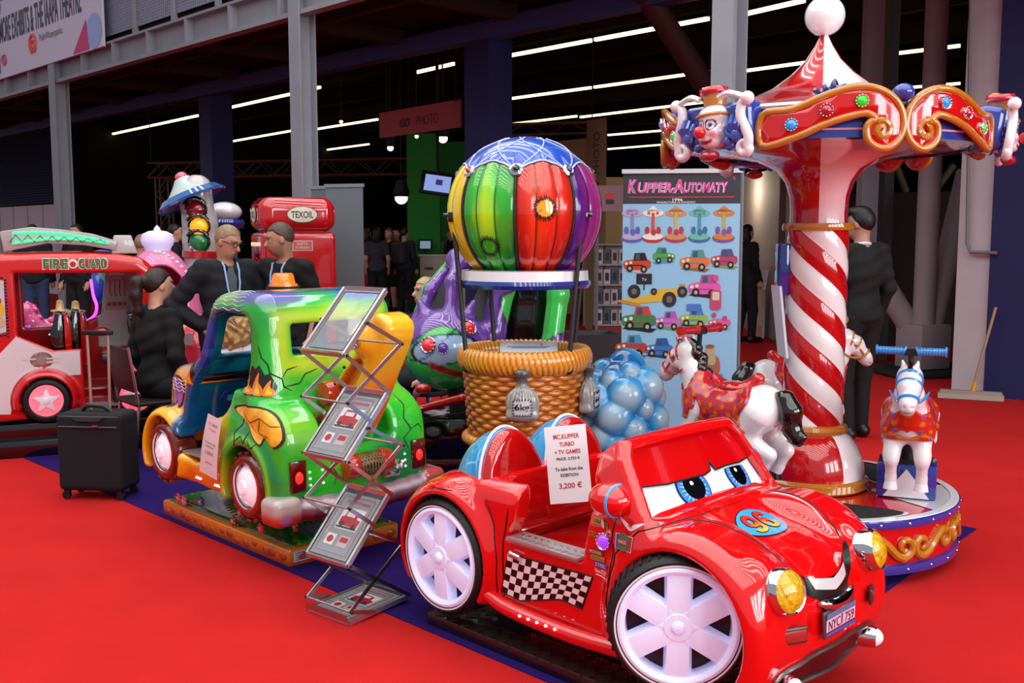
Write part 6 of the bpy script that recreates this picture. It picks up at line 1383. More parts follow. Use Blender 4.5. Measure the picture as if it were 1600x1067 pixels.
# ------------------------------------------------------------------ purple and green cat ride behind the balloon
cat = thing('toy_cat_ride', 'purple and lime kiddie ride with round painted cat face and open cab behind the balloon', 'kiddie ride', tuple(at(770, 400, 6.45).xy) + (0,))
o3 = cat.location
def L(px, py, Y): return tuple(at(px, py, Y) - o3)
hc = L(697, 545, 6.15)
PIL = [([L(650, 512, 6.2), L(672, 455, 6.3), (L(712, 408, 6.5)), L(760, 396, 6.6)], .05), ([L(704, 500, 6.05), L(706, 440, 6.15), L(716, 412, 6.3)], .04), ([L(752, 600, 6.2), L(770, 520, 6.25), L(785, 450, 6.3), L(780, 400, 6.4), L(716, 406, 6.35)], .08), ([L(852, 610, 6.35), L(862, 540, 6.4), L(872, 460, 6.45), L(868, 400, 6.5), L(790, 398, 6.4)], .07), ([L(730, 560, 6.1), L(790, 620, 6.3), L(850, 615, 6.4)], .10)]
def catf(P):
    d = s_ell(P, hc, (.27, .26, .255))
    for p, r in PIL: d = smin(d, chain(P, p, [r] * len(p), .03), .05)
    for dx in (-.16, .17): d = smin(d, s_cap(P, (hc[0] + dx * .7, hc[1], hc[2] + .18), (hc[0] + dx, hc[1] + .02, hc[2] + .285), .06, .02), .03)
    return d * .9
def catc(x, y, z):
    n = nz(x, y, z, 8, 3); c = mixc(C3('#6a3a9c')[None].repeat(len(x), 0), C3('#3cc850'), ss(.12, .22, n)); c = mixc(c, C3('#120c20'), ss(.05, .02, np.abs(n - .14)) * .8)
    X = x - hc[0]; Z = z - hc[2]; hd = (np.sqrt(X ** 2 + Z ** 2) < .27) & (y < hc[1] + .05); m = ss(.16, .13, np.sqrt((X * .75) ** 2 + ((Z - .02 - .1 * X) * 1.6) ** 2)) * hd; c = mixc(c, C3('#9cb8dc'), m); c = mixc(c, C3('#14183c'), ss(.012, .006, np.abs(np.sqrt((X * .75) ** 2 + ((Z - .02 - .1 * X) * 1.6) ** 2) - .145)) * hd)
    c = mixc(c, C3('#14204c'), ss(.010, .004, np.abs(Z - .07 - .12 * np.sin(X * 9))) * hd * .8); c = mixc(c, C3('#a81818'), ss(.03, .015, np.abs(Z + .11 + .35 * (X - .03))) * ss(.12, .09, np.abs(X - .02)) * hd); return c
for q in (((652, 500, 6.22), (708, 418, 6.48), (704, 424, 6.3), (694, 498, 6.08)), ((724, 500, 6.2), (752, 505, 6.25), (770, 425, 6.45), (762, 418, 6.5))):
    v_ = [Vector(L(*p)) for p in q]; n_ = (v_[1] - v_[0]).cross(v_[2] - v_[0]).normalized() * .012; MB().add([tuple(v) for v in v_] + [tuple(v + n_) for v in v_], [(0, 1, 2, 3), (7, 6, 5, 4), (0, 4, 5, 1), (1, 5, 6, 2), (2, 6, 7, 3), (3, 7, 4, 0)]).put('side_window', mat('window_black', '#050507', rough=.5), cat)
cb = put('body', paint(nets(catf, (hc[0] - .36, -.8, .1), (.62, .6, 1.55), .0135), catc), VC, cat)
for px, py, colr, r in ((669, 539, '#e03040', .045), (692, 544, '#5a2c90', .032), (733, 512, '#d02020', .045)):
    D = Vector(ray(px, py)).normalized(); O = np.array([[-o3.x, -o3.y, H_CAM - o3.z]]); q = march(catf, O, np.array([list(D)]), 9)[0]; n = Vector(q - np.array(hc)).normalized(); jewel(cb, q, r, tuple(n), colr, .3)
MB().box(tuple(L(822, 520, 6.75)), (.42, .12, .85)).put('seat_back', mat('vinyl_black', '#08080a', rough=.15, coat=1, bump=.6, bscale=12), cat, bevel=.04); MB().box((hc[0] + .25, hc[1] + .3, .14), (1.1, .95, .26)).put('machine_base', BLACKG, cat, bevel=.02); MB().box((hc[0] + .05, hc[1] - .02, .36), (.5, .5, .24)).put('machine_step', BLACKG, cat, bevel=.02)
MB().cyl((hc[0] + .1, hc[1], .3), (hc[0] + .05, hc[1], hc[2] - .1), .06).put('lift_post', BLACKM, cat)
MB().cyl(L(640, 642, 5.75), L(722, 622, 5.85), .026).ball(L(722, 622, 5.85), .03).put('push_bar', gloss('bar_red', '#b01418'), cat); MB().ball(L(661, 607, 5.8), .045, 16, (1.1, 1, .7)).put('red_knob', MATS['gloss_bar_red'], cat)
# ------------------------------------------------------------------ people
SKIN = '#c08a72'
def person(label, loc, rz, h=.012, top='#16161a', topm=.8, sleeve='long', legs='#15151a', hair='#2a1c14', hairst='short', skin=SKIN, seated=False, yaw=0, pitch=0, lean=0, arms=None, scale=1.0, skirt=False, lanyard=False, glasses=False, seat=.46, collar=None, jacket=False, female=False, group=None, beard=False):
    t = thing('person', label, 'person', loc, rz, group); t.scale = (scale,) * 3
    zh = .93 if not seated else seat + .11
    up = lambda z: z - .93 + zh
    le = lambda x, z: x + lean * (z - .93)       # forward lean of the trunk
    sh = .185 if not female else .160
    S0 = {}
    if seated: LEG = {s: [(0, s * .09, zh), (.42, s * .12, seat + .08), (.45, s * .12, .10)] for s in (1, -1)}
    else: LEG = {1: [(0, .09, .93), (.03, .10, .49), (-.03, .10, .09)], -1: [(0, -.09, .93), (.06, -.10, .49), (.05, -.10, .09)]}
    A = arms or {}
    def arm(s):
        base = [(le(0, 1.42), s * sh, up(1.42)), (le(-.03, 1.14), s * (sh + .06), up(1.14)), (le(.08, .92), s * (sh + .05), up(.92))]
        if s in A: base[1:] = [(le(a, b_[1] if False else 0) if False else a + lean * (c - .93), b_, up(c)) for a, b_, c in A[s]]
        return base
    ARM = {s: arm(s) for s in (1, -1)}
    hx = le(.02, 1.62); hz = up(1.625); cy, sy, cp, sp_ = cos(radians(yaw)), sin(radians(yaw)), cos(radians(pitch)), sin(radians(pitch))
    def toh(P):
        x, y, z = P[0] - hx, P[1], P[2] - hz; x, y = x * cy + y * sy, -x * sy + y * cy; return (x * cp - z * sp_, y, x * sp_ + z * cp)
    def fromh(v):
        x, y, z = v; x, z = x * cp + z * sp_, -x * sp_ + z * cp; x, y = x * cy - y * sy, x * sy + y * cy; return (x + hx, y, z + hz)
    def head(P):
        Q = toh(P); Qa = (Q[0], np.abs(Q[1]), Q[2]); d = s_ell(Q, (-.005, 0, .02), (.095, .074, .098)); d = smin(d, s_ell(Q, (.03, 0, -.055), (.062, .054, .062)), .03)
        d = smin(d, s_cap(Q, (.085, 0, .012), (.108, 0, -.022), .010, .015), .012); d = smin(d, s_ell(Qa, (-.005, .074, -.005), (.020, .010, .030)), .006)
        d = ssub(d, s_sph(Qa, (.098, .032, .014), .014), .01); d = smin(d, s_cap(Q, (.088, -.018, -.055), (.088, .018, -.055), .008), .006); d = smin(d, s_cap(Qa, (.088, .012, .034), (.078, .05, .034), .008), .01); return d
    def trunk(P, g=0):
        w = .0 if not female else -.015; d = s_ell(P, (le(0, 1.0), 0, up(1.0)), (.115 + g, .165 + g + w, .15 + g)); d = smin(d, s_ell(P, (le(.0, 1.28), 0, up(1.27)), (.12 + g, .175 + g + w, .20 + g)), .06)
        if not female: d = smin(d, s_ell(P, (le(.04, 1.12), 0, up(1.10)), (.10 + g, .14 + g, .12 + g)), .05)
        return smin(d, s_cap(P, (le(0, 1.41), -sh + .03, up(1.41)), (le(0, 1.41), sh - .03, up(1.41)), .058 + g), .05)
    def armf(P, g=0, upto=2):
        d = None
        for s in (1, -1):
            p = ARM[s]; c = s_cap(P, p[0], p[1], .056 + g, .043 + g)
            if upto == 2: c = smin(c, s_cap(P, p[1], p[2], .043 + g, .030 + g), .02)
            d = c if d is None else np.minimum(d, c)
        return d
    def legf(P, g=0):
        d = None
        for s in (1, -1):
            p = LEG[s]; c = smin(s_cap(P, p[0], p[1], .095 + g, .060 + g), s_cap(P, p[1], p[2], .060 + g, .042 + g), .03); d = c if d is None else np.minimum(d, c)
        return d
    def hands(P):
        d = None
        for s in (1, -1):
            e, w = np.array(ARM[s][1]), np.array(ARM[s][2]); D = (w - e) / np.linalg.norm(w - e); sd = np.cross(D, [0, s, 0.01]); sd /= np.linalg.norm(sd) + 1e-9
            c = s_cap(P, w, w + D * .075, .028, .034)
            for k, l in enumerate((.060, .072, .066, .052)):
                o = w + D * .08 + sd * (.024 - .016 * k); m = o + D * l * .55 + np.array([0, -s * .006, 0]); c = smin(c, chain(P, [tuple(o), tuple(m), tuple(m + D * l * .45 + np.array([0, -s * .018, 0]))], [.0105, .0095, .008], .004), .006)
            o = w + D * .03 + sd * .03; c = smin(c, chain(P, [tuple(o), tuple(o + D * .03 + sd * .025), tuple(o + D * .06 + sd * .03)], [.013, .011, .009], .004), .008); d = c if d is None else np.minimum(d, c)
        return d
    def full(P):
        d = smin(head(P), s_cap(P, (le(-.01, 1.44), 0, up(1.42)), fromh((-.02, 0, -.05)), .058, .052), .03); d = smin(d, trunk(P, -.008), .04); d = smin(d, armf(P), .03); d = smin(d, hands(P), .012)
        d = smin(d, legf(P), .05)
        for s in (1, -1): a = LEG[s][2]; d = smin(d, s_cap(P, (a[0], a[1], .05), (a[0] + .15, a[1] + s * .015, .035), .042, .030), .03)
        return d * .95
    def fcol(x, y, z):
        Q = toh((x, y, z)); c = C3(skin)[None].repeat(len(x), 0); hd = Q[2] > -.13
        for s in (1, -1):
            e = np.sqrt(((Q[1] - s * .032) / 1.5) ** 2 + (Q[2] - .012) ** 2); c = mixc(c, C3('#e8e4e0'), (e < .0085) * (Q[0] > .06) * 1.0); c = mixc(c, C3('#20140e'), (np.sqrt((Q[1] - s * .032) ** 2 + (Q[2] - .012) ** 2) < .0065) * (Q[0] > .06) * 1.0)
            c = mixc(c, C3('#2a1a12'), (np.abs(Q[2] - .036) < .006) * (np.abs(Q[1] - s * .034) < .02) * (Q[0] > .05) * .8)
        c = mixc(c, C3('#8c4a42'), (np.abs(Q[2] + .055) < .006) * (np.abs(Q[1]) < .024) * (Q[0] > .07) * .9)
        if beard: c = mixc(c, C3('#5c4438'), ss(-.02, -.05, Q[2]) * (Q[2] > -.13) * (Q[0] > .0) * .45)
        return c
    lo = (min(-.4, -.3 + 0 * lean), -.5, -.02); hi = (.75 if seated else .5, .5, up(1.80))
    put('body', paint(nets(full, lo, hi, h), fcol), mat('skin_paint', vc=True, rough=.5), t)
    slv = 2 if sleeve == 'long' else 1
    def topf(P):
        g = .016 if not jacket else .026; d = trunk(P, g); d = smin(d, armf(P, g * .8 + .002, 2), .03)
        if slv == 1:
            k = None
            for s in (1, -1):
                p0, p1 = np.array(ARM[s][0]), np.array(ARM[s][1]); D = (p1 - p0); k_ = ((P[0] - p0[0]) * D[0] + (P[1] - p0[1]) * D[1] + (P[2] - p0[2]) * D[2]) / (D @ D); q = np.maximum((k_ - .75) * .25, s_cap(P, p0, ARM[s][1], .12, .10)); k = q if k is None else np.minimum(k, q)
            body_ = trunk(P, g); d = np.minimum(body_, np.maximum(d, k))
        else:
            for s in (1, -1): w = ARM[s][2]; d = np.maximum(d, -s_sph(P, w, .038))
        d = smin(d, s_ell(P, (le(0, .98), 0, up(.95)), (.135 + g, .175 + g, .10)), .03)
        d = np.maximum(d, up(.84) - P[2]); d = np.maximum(d, -s_cap(P, (le(.0, 1.44), 0, up(1.44)), (le(.02, 1.6), 0, up(1.6)), .062)); 
        if jacket: d = np.maximum(d, -s_cap(P, (le(.12, 1.44), 0, up(1.46)), (le(.17, 1.1), 0, up(1.12)), .055, .02))
        fold = .004 * np.sin(P[2] * 55 + P[1] * 20 + 3 * np.sin(P[0] * 18)); return (d + fold) * .9
    tm = mat('cloth_' + top[1:], top, rough=.85, bump=.3, bscale=90); tp_ = put('jacket' if jacket else 'top', nets(topf, lo, hi, h), tm, t)
    if jacket: 
        def shirt(P): return np.maximum(trunk(P, .008), np.maximum(up(.9) - P[2], -s_cap(P, (le(.0, 1.44), 0, up(1.46)), (le(.03, 1.6), 0, up(1.6)), .06)))
        put('shirt', nets(shirt, lo, hi, h), mat('shirt_grey', '#4c5158', rough=.8), t)
    def legc(P):
        d = legf(P, .014)
        if not seated: d = smin(d, s_ell(P, (0, 0, .93), (.125, .172, .10)), .05)
        else: d = smin(d, s_ell(P, (0, 0, zh), (.13, .175, .10)), .05)
        if skirt: d = smin(d, s_ell(P, (0.02, 0, .75), (.16, .2, .25)), .05); d = np.maximum(d, .55 - P[2])
        return np.maximum(np.maximum(d, P[2] - up(1.02)), .09 - P[2]) * .95
    put('skirt' if skirt else 'trousers', nets(legc, lo, hi, h), mat('cloth_' + legs[1:], legs, rough=.85), t)
    for s in (1, -1):
        a = LEG[s][2]
        def shoe(P, a=a, s=s): return np.maximum(smin(s_cap(P, (a[0] - .03, a[1], .055), (a[0] + .16, a[1] + s * .015, .04), .052, .040), s_cap(P, (a[0], a[1], .05), (a[0], a[1], .11), .05), .02), -P[2] + .002)
        put('shoe', nets(shoe, (a[0] - .12, a[1] - .1, -.01), (a[0] + .25, a[1] + .1, .18), max(h, .01)), mat('shoe_black', '#0e0d0e', rough=.4), t)
    if hairst != 'none':
        def hf(P):
            Q = toh(P); d = s_ell(Q, (-.012, 0, .028), (.103, .083, .102)); th = np.where(Q[0] > .02, .055 - 0 * Q[0], -.01 - .5 * (Q[0] + .0)); cut = np.maximum((.066 - 1.05 * np.maximum(-(Q[0] - .045), 0)) - Q[2], Q[0] - .095)
            if hairst == 'short': d = d + .004; d = smax(d, cut, .012)
            if hairst == 'quiff': d = smin(d, s_ell(Q, (.02, 0, .095), (.09, .07, .04)), .03); d = smax(d, cut, .012)
            if hairst == 'pony':
                d = smax(d, cut, .012); d = smin(d, chain(Q, [(-.10, 0, .05), (-.155, 0, .03), (-.165, 0, -.06), (-.15, 0, -.17), (-.13, 0, -.22)], [.03, .042, .042, .030, .010], .02), .02)
            if hairst == 'long':
                d = smax(d, cut, .012); L_ = s_ell(Q, (-.05, 0, -.06), (.075, .095, .15)) + .006 * np.sin(Q[1] * 120 + 3 * np.sin(Q[2] * 40)); d = smin(d, smax(L_, Q[0] - .03, .02), .02)
            if hairst == 'curly':
                d = smax(d, cut, .012); L_ = s_ell(Q, (-.05, 0, -.05), (.095, .125, .15)) + .010 * np.sin(Q[1] * 70 + 4 * np.sin(Q[2] * 31 + Q[0] * 17)) + .007 * np.sin(Q[2] * 58 + 5 * np.sin(Q[1] * 27 + 2)); d = smin(d, smax(L_, Q[0] - .03, .02), .02)
            return d * .8
        a, b_ = fromh((0, 0, 0)), .30; put('hair', nets(hf, (a[0] - .3, -.3, a[2] - .32), (a[0] + .2, .3, a[2] + .2), min(h, .010)), mat('hair_' + hair[1:], hair, rough=.45, noise=.25, nscale=40, bump=.5, bscale=70), t)
    if lanyard:
        for s in (1, -1): 
            o = np.array([(le(.05, 1.47), s * .055, up(1.475)), (le(.16, 1.3), s * .045, up(1.30)), (le(.18, 1.17), s * .02, up(1.17))]); P3 = spline([tuple(v) for v in o], 5); Q = []
            for p in P3:
                q = march(topf, np.array([[p.x + .2, p.y, p.z]]), np.array([[-1., 0, 0]]), .4)[0]; Q.append((q[0] + .005, q[1], q[2]))
            b = MB(); b.tube(Q, .007, 6); b.put('lanyard', mat('lanyard_blue', '#8fb4e0', rough=.5), t)
        q = march(topf, np.array([[.6, 0, up(1.12)]]), np.array([[-1., 0, 0]]), .8)[0]; MB().box((q[0] + .008, 0, up(1.115)), (.006, .085, .105)).put('badge', mat('badge_white', '#d8d4d8', rough=.4), t)
    if glasses:
        b = MB()
        for s in (1, -1): b.tube([fromh((.098 + .0 * cos(a), s * .034 + .022 * cos(a), .012 + .015 * sin(a))) for a in np.linspace(0, 2 * pi, 14)][:-1], .0028, 5, closed=True); b.tube([fromh((.095, s * .055, .018)), fromh((.0, s * .080, .012))], .0025, 5)
        b.tube([fromh((.100, -.012, .016)), fromh((.100, .012, .016))], .0025, 5); b.put('glasses', mat('glasses_black', '#0c0c0e', rough=.3), t)
    if collar: 
        b = MB(); b.tube([(le(.0, 1.45) + .062 * cos(a), .066 * sin(a), up(1.472) - .012 * cos(a)) for a in np.linspace(0, 2 * pi, 24)][:-1], .012, 6, closed=True); b.put('collar', mat('collar_' + collar[1:], collar, rough=.6), t)
    return t
def G(px, Y): p = at(px, 400, Y); return (p.x, Y, 0)
hip = {1: [(-.10, .36, 1.16), (.02, .20, 1.02)], -1: [(-.10, -.36, 1.16), (.02, -.20, 1.02)]}
person('man in dark navy suit and glasses with hand on hip behind the tow truck', G(349, 6.95), -52, .010, top='#10131c', hair='#8c7458', hairst='short', skin='#b8836c', yaw=30, pitch=22, lean=.10, jacket=True, lanyard=True, glasses=True, arms={-1: hip[-1], 1: [(.05, .30, 1.16), (.26, .22, 1.05)]}, scale=.94)
person('man in black short-sleeved polo shirt with lanyard beside the red fuel pump', G(458, 7.0), 238, .010, top='#0c0c0f', sleeve='short', hair='#4c3c34', hairst='short', skin='#b07f68', yaw=-38, pitch=12, lean=.16, lanyard=True, beard=True, scale=.95)
person('woman with brown ponytail and black jumper seated on a chair, seen from behind', G(243, 6.85), 58, .010, top='#0b0b0e', hair='#26160f', hairst='pony', seated=True, female=True, yaw=-18, skin='#c4937c', scale=.97)
person('woman with wavy blonde hair and white top seen through the tow truck window', (G(365, 6.75)[0], 6.75, 0), 95, .010, top='#d4d0e0', hair='#b08a54', hairst='curly', seated=True, female=True, seat=.20, legs='#2c3448', scale=.97)
w3 = person('seated blonde woman in white with sunglasses on her head, left of the purple cat ride', G(668, 7.7), 195, .011, top='#cfc8cc', hair='#b8a070', hairst='long', seated=True, female=True, seat=.42, yaw=15, skin='#c8967c', scale=.93)
MB().box((-.01, 0, 1.42), (.05, .15, .02)).put('sunglasses', mat('glasses_black', '#0c0c0e', rough=.3), w3)
MB().box((0, 0, .21), (.42, .42, .42)).put('x', BLACKM) if False else None
person('young man in black sweater and black trousers walking away behind the carousel', G(1345, 7.65), 112, .011, top='#08080a', legs='#08080a', hair='#0e0b0a', hairst='quiff', skin='#a87864', collar='#c8ccd4', yaw=25, scale=1.02)
gp = 'visitors queueing at the photo counter'
for lab, px, Y, rz, kw in (
    ('person with grey backpack and dark jeans standing at the photo counter', 632, 20.3, 60, dict(top='#1c2030', legs='#14161e', hair='#1c1410', hairst='short')),
    ('bare-legged person in black shorts and ankle boots in the photo counter queue', 608, 20.6, 250, dict(top='#141216', legs='#141216', skirt=True, hair='#5c3c28', hairst='long', female=True)),
    ('person in grey shirt and black skirt, seen from behind in the queue', 589, 19.6, 95, dict(top='#34323a', legs='#101014', hair='#120e0c', hairst='long', female=True, sleeve='short')),
    ('person in a long red dress at the left edge of the queue', 573, 19.9, 60, dict(top='#a01024', legs='#a01024', skirt=True, hair='#2c1a14', hairst='long', female=True)),
    ('dark-haired person at the back of the queue under the white spotlight', 620, 21.05, 255, dict(top='#1c1a1e', legs='#0e0e12', hair='#18100c', hairst='short')),
    ('person in pale patterned top serving behind the photo counter', 679, 22.2, 265, dict(top='#8c8474', legs='#1c1c20', hair='#1c1210', hairst='short', female=True)),
    ('person in black leaning over the right end of the photo counter', 706, 22.0, 200, dict(top='#141418', legs='#141418', hair='#5c3420', hairst='pony', female=True, sleeve='short')),
    ('person in floral top and brown trousers seen right of the balloon', 914, 18.8, 290, dict(top='#8c5c54', legs='#4c2c24', hair='#2c1a12', hairst='short', female=True)),
    ('woman in black holding papers beside the small lit booth', 1166, 14.8, 30, dict(top='#0c0c10', legs='#0e1018', hair='#100c0c', hairst='long', female=True)),
    ('bald man with blue collar standing behind the toy fire engine', 222, 10.5, 80, dict(scale=.91, top='#44546c', legs='#1c2434', hair='#8c6c54', hairst='short', collar='#6c88b8')),
    ('person in blue jeans and black jacket seen through the fire engine window', 52, 14.5, 110, dict(top='#101014', legs='#2c4468', hair='#1c1410', hairst='short')),
    ('person in black seen through the fire engine window beside the white post', 122, 14.2, 250, dict(top='#0c0c10', legs='#101014', hair='#1c1410', hairst='short')),
    ('dim figure in dark coat standing left of the traffic light ride', 274, 14, 20, dict(top='#16161c', legs='#101014', hair='#1c1410', hairst='short'))):
    person(lab, G(px, Y), rz, .022 if Y > 12 else .016, **kw)
bp = [o for o in bpy.data.objects if o.get('label', '').startswith('person with grey backpack')][0]
def bpk(P): return s_box(P, (-.20, 0, 1.25), (.10, .15, .22), .07)
bk = put('backpack', nets(bpk, (-.35, -.2, 1.0), (0, .2, 1.5), .02), mat('backpack_grey', '#3c3838', rough=.9), None, 'grey backpack worn by the person in dark jeans at the photo counter', loc=tuple(bp.location), rot=(0, 0, radians(60)), cat='backpack')
hp_ = [o for o in bpy.data.objects if o.get('label', '').startswith('woman in black holding')][0]
MB().box((.10, -.24, .98), (.02, .10, .30)).put('x', PAPER) if False else None
prop(MB().box((0, 0, 0), (.14, .02, .30), ry=8).put('paper_sheet', mat('sheet_grey', '#b0a8ac', rough=.6)), 'white papers held by the woman in black at the booth', 'paper').location = (hp_.location.x + .22, hp_.location.y - .10, .95)
# ------------------------------------------------------------------ toy fire engine
fe = thing('toy_fire_engine_ride', 'red and white fire engine kiddie ride lettered FIRE GUARD with green light bar', 'kiddie ride', (-3.324, 7.05, 0), 22)
OUT = [(-.80, .29), (-.80, 1.05), (-.68, 1.34), (-.45, 1.43), (.2, 1.455), (.58, 1.43), (.72, 1.37), (.765, 1.2), (.765, .31)]
NEAR = [(-.17, 1.31), (.655, 1.30), (.665, .97), (.575, .91), (.56, .60), (.50, .345), (.255, .345), (.245, .76), (.06, .755), (-.165, .865)]
FAR = [(-.17, 1.31), (.425, 1.31), (.38, .955), (.20, .88), (-.165, .87)]
def fef(P):
    x, y, z = P; d = s_ext(d_poly(x, z, sp2(OUT, 3)), y - .36, .36, .06)
    for cx in (0, .597):
        q = np.sqrt((x - cx) ** 2 + (z - .40) ** 2); fd = smax(smax(q - .215, np.abs(y - .36) - .415, .06), .33 - z, .03); d = smin(d, fd, .03)
    cav = s_box(P, (.10, .36, .86), (.60, .31, .515), .05); d = ssub(d, cav, .02)
    d = ssub(d, s_ext(d_poly(x, z, NEAR), y + .05, .2, 0), .015); d = ssub(d, s_ext(d_poly(x, z, FAR), y - .76, .2, 0), .015)
    for cx in (0, .597): d = ssub(d, smax(np.sqrt((x - cx) ** 2 + (z - .40) ** 2) - .172, -(np.abs(y - .36) - .20), .01), .015)
    return smax(d, .27 - z, .02) * .9
WP = [(-.165, .875), (.05, .765), (.235, .77), (.235, .575), (.15, .60), (.06, .625), (-.05, .62), (-.15, .56), (-.20, .46), (-.22, .34), (-.30, .33), (-.36, .60)]
def fec(x, y, z):
    c = C3('#c40e10')[None].repeat(len(x), 0); W2 = C3('#cfc8cc'); m = ((d_poly(x, z, [(.57, .92), (.68, .98), (.70, .78), (.56, .72)]) < 0) & (y < .08))
    ring = np.sqrt(x ** 2 + (z - .4) ** 2) < .235; m |= (y > .08) & (x > -.45) & (z > .70) & (z < 1.33) & (y < .69) & (x > .36); m |= (y > .03) & (y < .69) & (z > .55) & (z < 1.34) & (x > .60) & (x < .735)
    return np.where(m[:, None], W2, c)
fb = put('body', paint(nets(fef, (-.86, -.1, .22), (.84, .82, 1.5), .0135), fec), VC, fe)
FS = Proj(fef, (0, -.5, 0), (1, 0, 0), (0, 0, 1)); arc_ = [(.232 * cos(radians(a)), .40 + .232 * sin(radians(a))) for a in range(48, 200, 8)]
decal('white_panel', [[(-.178, .862), (.05, .742), (.232, .748), (.232, .575)] + arc_ + [(-.235, .315), (-.33, .32), (-.40, .62)]], gloss('panel_white', '#cfc8cc'), fb, FS, .02, .003)
for s_, w_, col_, li in (('FIRE', .16, '#d8d4c8', .004), ('GUARD', .19, '#d8d4c8', .004)):
    cx_ = .10 if s_ == 'FIRE' else .345
    text('lettering', s_, mat('letter_cream', '#d8d0b8', rough=.4), fb, FS, cx_, 1.372, w_ + .012, .082, bold=.05, lift=.003); text('lettering', s_, mat('letter_green', '#0c6a3c', rough=.4), fb, FS, cx_, 1.372, w_, .070, bold=.02, lift=.006)
a_ = decal('badge', [ell2(.212, 1.372, .034, .034)], mat('badge_pale', '#d8c8c4', rough=.4), fb, FS, .02, .004); decal('badge_mark', [ell2(.212, 1.368, .02, .02)], gloss('badge_red', '#b01c18'), a_, FS, .02, .006)
a_ = decal('emblem', [ell2(-.02, .69, .075, .06)], mat('emblem_red', '#a83c28', rough=.4), fb, FS, .02, .003); decal('emblem_ring', [ell2(-.02, .69, .035, .035)], mat('emblem_grey', '#8c7870', rough=.4), a_, FS, .02, .005); decal('emblem_band', [rect2(-.02, .70, .25, .010), rect2(.03, .675, .15, .012)], mat('emblem_cream', '#cdbdb0', rough=.4), a_, FS, .02, .0045)
# screen picture beside the window
pp_ = decal('picture_panel', [[(-.40, .86), (-.235, .90), (-.235, 1.26), (-.40, 1.27)]], mat('picture_pale', '#b8b4bc', rough=.3), fb, FS, .03, .004)
decal('picture_shape', [ell2(-.29, 1.06, .05, .06)], mat('pic_yellow', '#d8a020', rough=.4), pp_, FS, .02, .006); decal('picture_shape', [ell2(-.30, 1.12, .045, .035)], mat('pic_red', '#b82c20', rough=.4), pp_, FS, .02, .007); decal('picture_shape', [ell2(-.29, .97, .05, .04)], mat('pic_skin', '#c89878', rough=.4), pp_, FS, .02, .007)
b = MB()
for z in np.arange(.87, 1.28, .022): b.ball(tuple(FS([(-.225, z)], .004)[0]), .009, 8)
for x in np.arange(-.40, -.23, .022): b.ball(tuple(FS([(x, 1.28)], .004)[0]), .009, 8); b.ball(tuple(FS([(x, .865 + .1 * (x + .40))], .004)[0]), .009, 8)
b.put('bead_trim', BLACKG, pp_)
# hose picture on the far inner wall, seats, light bar, wheels, base
hpn = MB().box((.50, .655, 1.13), (.17, .012, .26)).put('hose_panel', mat('panel_grey', '#a8a4a8', rough=.4), fe); b = MB()
for k in range(4): b.tube([(.44 + k * .035, .644, 1.23), (.455 + k * .035, .644, 1.22), (.45 + k * .035, .644, 1.13), (.46 + k * .033, .644, 1.10)], .005, 6); b.ball((.44 + k * .038, .644, 1.04), .016, 8, (1, .3, 1))
b.put('hose_picture', mat('pic_hose', '#b84030', rough=.4), hpn)
for x0, y0 in ((.09, .12), (.19, .36)):
    sb_ = MB().prism([(x0 - .07, .60), (x0 - .05, .86), (x0 - .015, 1.02), (x0 + .035, 1.01), (x0 + .04, .60)], .2, 'xz', off=y0).put('seat', BLACKG, fe, bevel=.012); MB().prism([(x0 + .042, .60), (x0 + .038, 1.0), (x0 + .07, 1.0), (x0 + .085, .93), (x0 + .09, .60)], .2, 'xz', off=y0).put('seat_shell', gloss('seat_red', '#b50a0a'), sb_, bevel=.012); MB().box((x0 - .058, y0 + .1, .86), (.012, .18, .012)).put('seat_band', WHITE, sb_)
MB().box((.48, .36, .66), (.22, .5, .07)).put('bench', BLACKG, fe, bevel=.02); MB().box((.60, .36, .84), (.06, .5, .32), ry=-8).put('bench_back', BLACKG, fe, bevel=.02); MB().box((.05, .36, .58), (.2, .5, .06)).put('front_bench', BLACKG, fe, bevel=.02)
MB().ball((.38, .25, .86), .05, 14, (1.2, .6, .7)).put('toy_horn', gloss('bar_red', '#b01418'), fe); MB().box((.38, .0, .352), (.24, .09, .02)).put('tread_plate', mat('tread_silver', '#b9b3b4', rough=.3, metal=.7), fe)
bar = [(-.23, 1.455), (-.25, 1.60), (-.05, 1.632), (.15, 1.615), (.35, 1.585), (.52, 1.53), (.50, 1.462), (.30, 1.50), (.05, 1.515)]
lb = MB().prism(bar, .16, 'xz', off=.05).put('light_bar', mat('bar_grey', '#a49a98', rough=.35, coat=.5), fe, 'grey arched light bar with green lamps', bevel=.01)
def barx(t): return -.20 + .66 * t
fl = Flat((0, .045, 0), (1, 0, 0), (0, 0, 1)); top_ = [(barx(t), 1.600 + .015 * sin(t * pi) - .068 * t ** 2) for t in np.linspace(0.04, 1, 16)]; bot_ = [(barx(t), 1.500 + .035 * sin(t * pi) + .005 * t) for t in np.linspace(.04, 1, 16)]
decal('lens', [top_ + bot_[::-1]], mat('lens_pale', '#8cb8a0', rough=.3, emit='#70d8a0', es=.25), lb, fl, .04, .004)
b = MB()
for t in np.linspace(.08, .97, 24):
    b.ball((barx(t), .038, 1.600 + .015 * sin(t * pi) - .068 * t ** 2 - .012), .010, 8, (1.1, .5, .8)); b.ball((barx(t), .038, 1.500 + .035 * sin(t * pi) + .005 * t + .012), .010, 8, (1.1, .5, .8))
b.put('green_lamp', mat('lamp_green', '#30ff90', emit='#30f090', es=1.6), lb)
b = MB(); zz = [(barx(t), .034, (1.552 + .0 * t - .022 * t ** 2) + (.028 - .020 * t) * (1 if i % 2 else -1)) for i, t in enumerate(np.linspace(.02, .96, 17))]; b.tube(zz, .003, 5); b.put('zigzag_line', INK, lb)
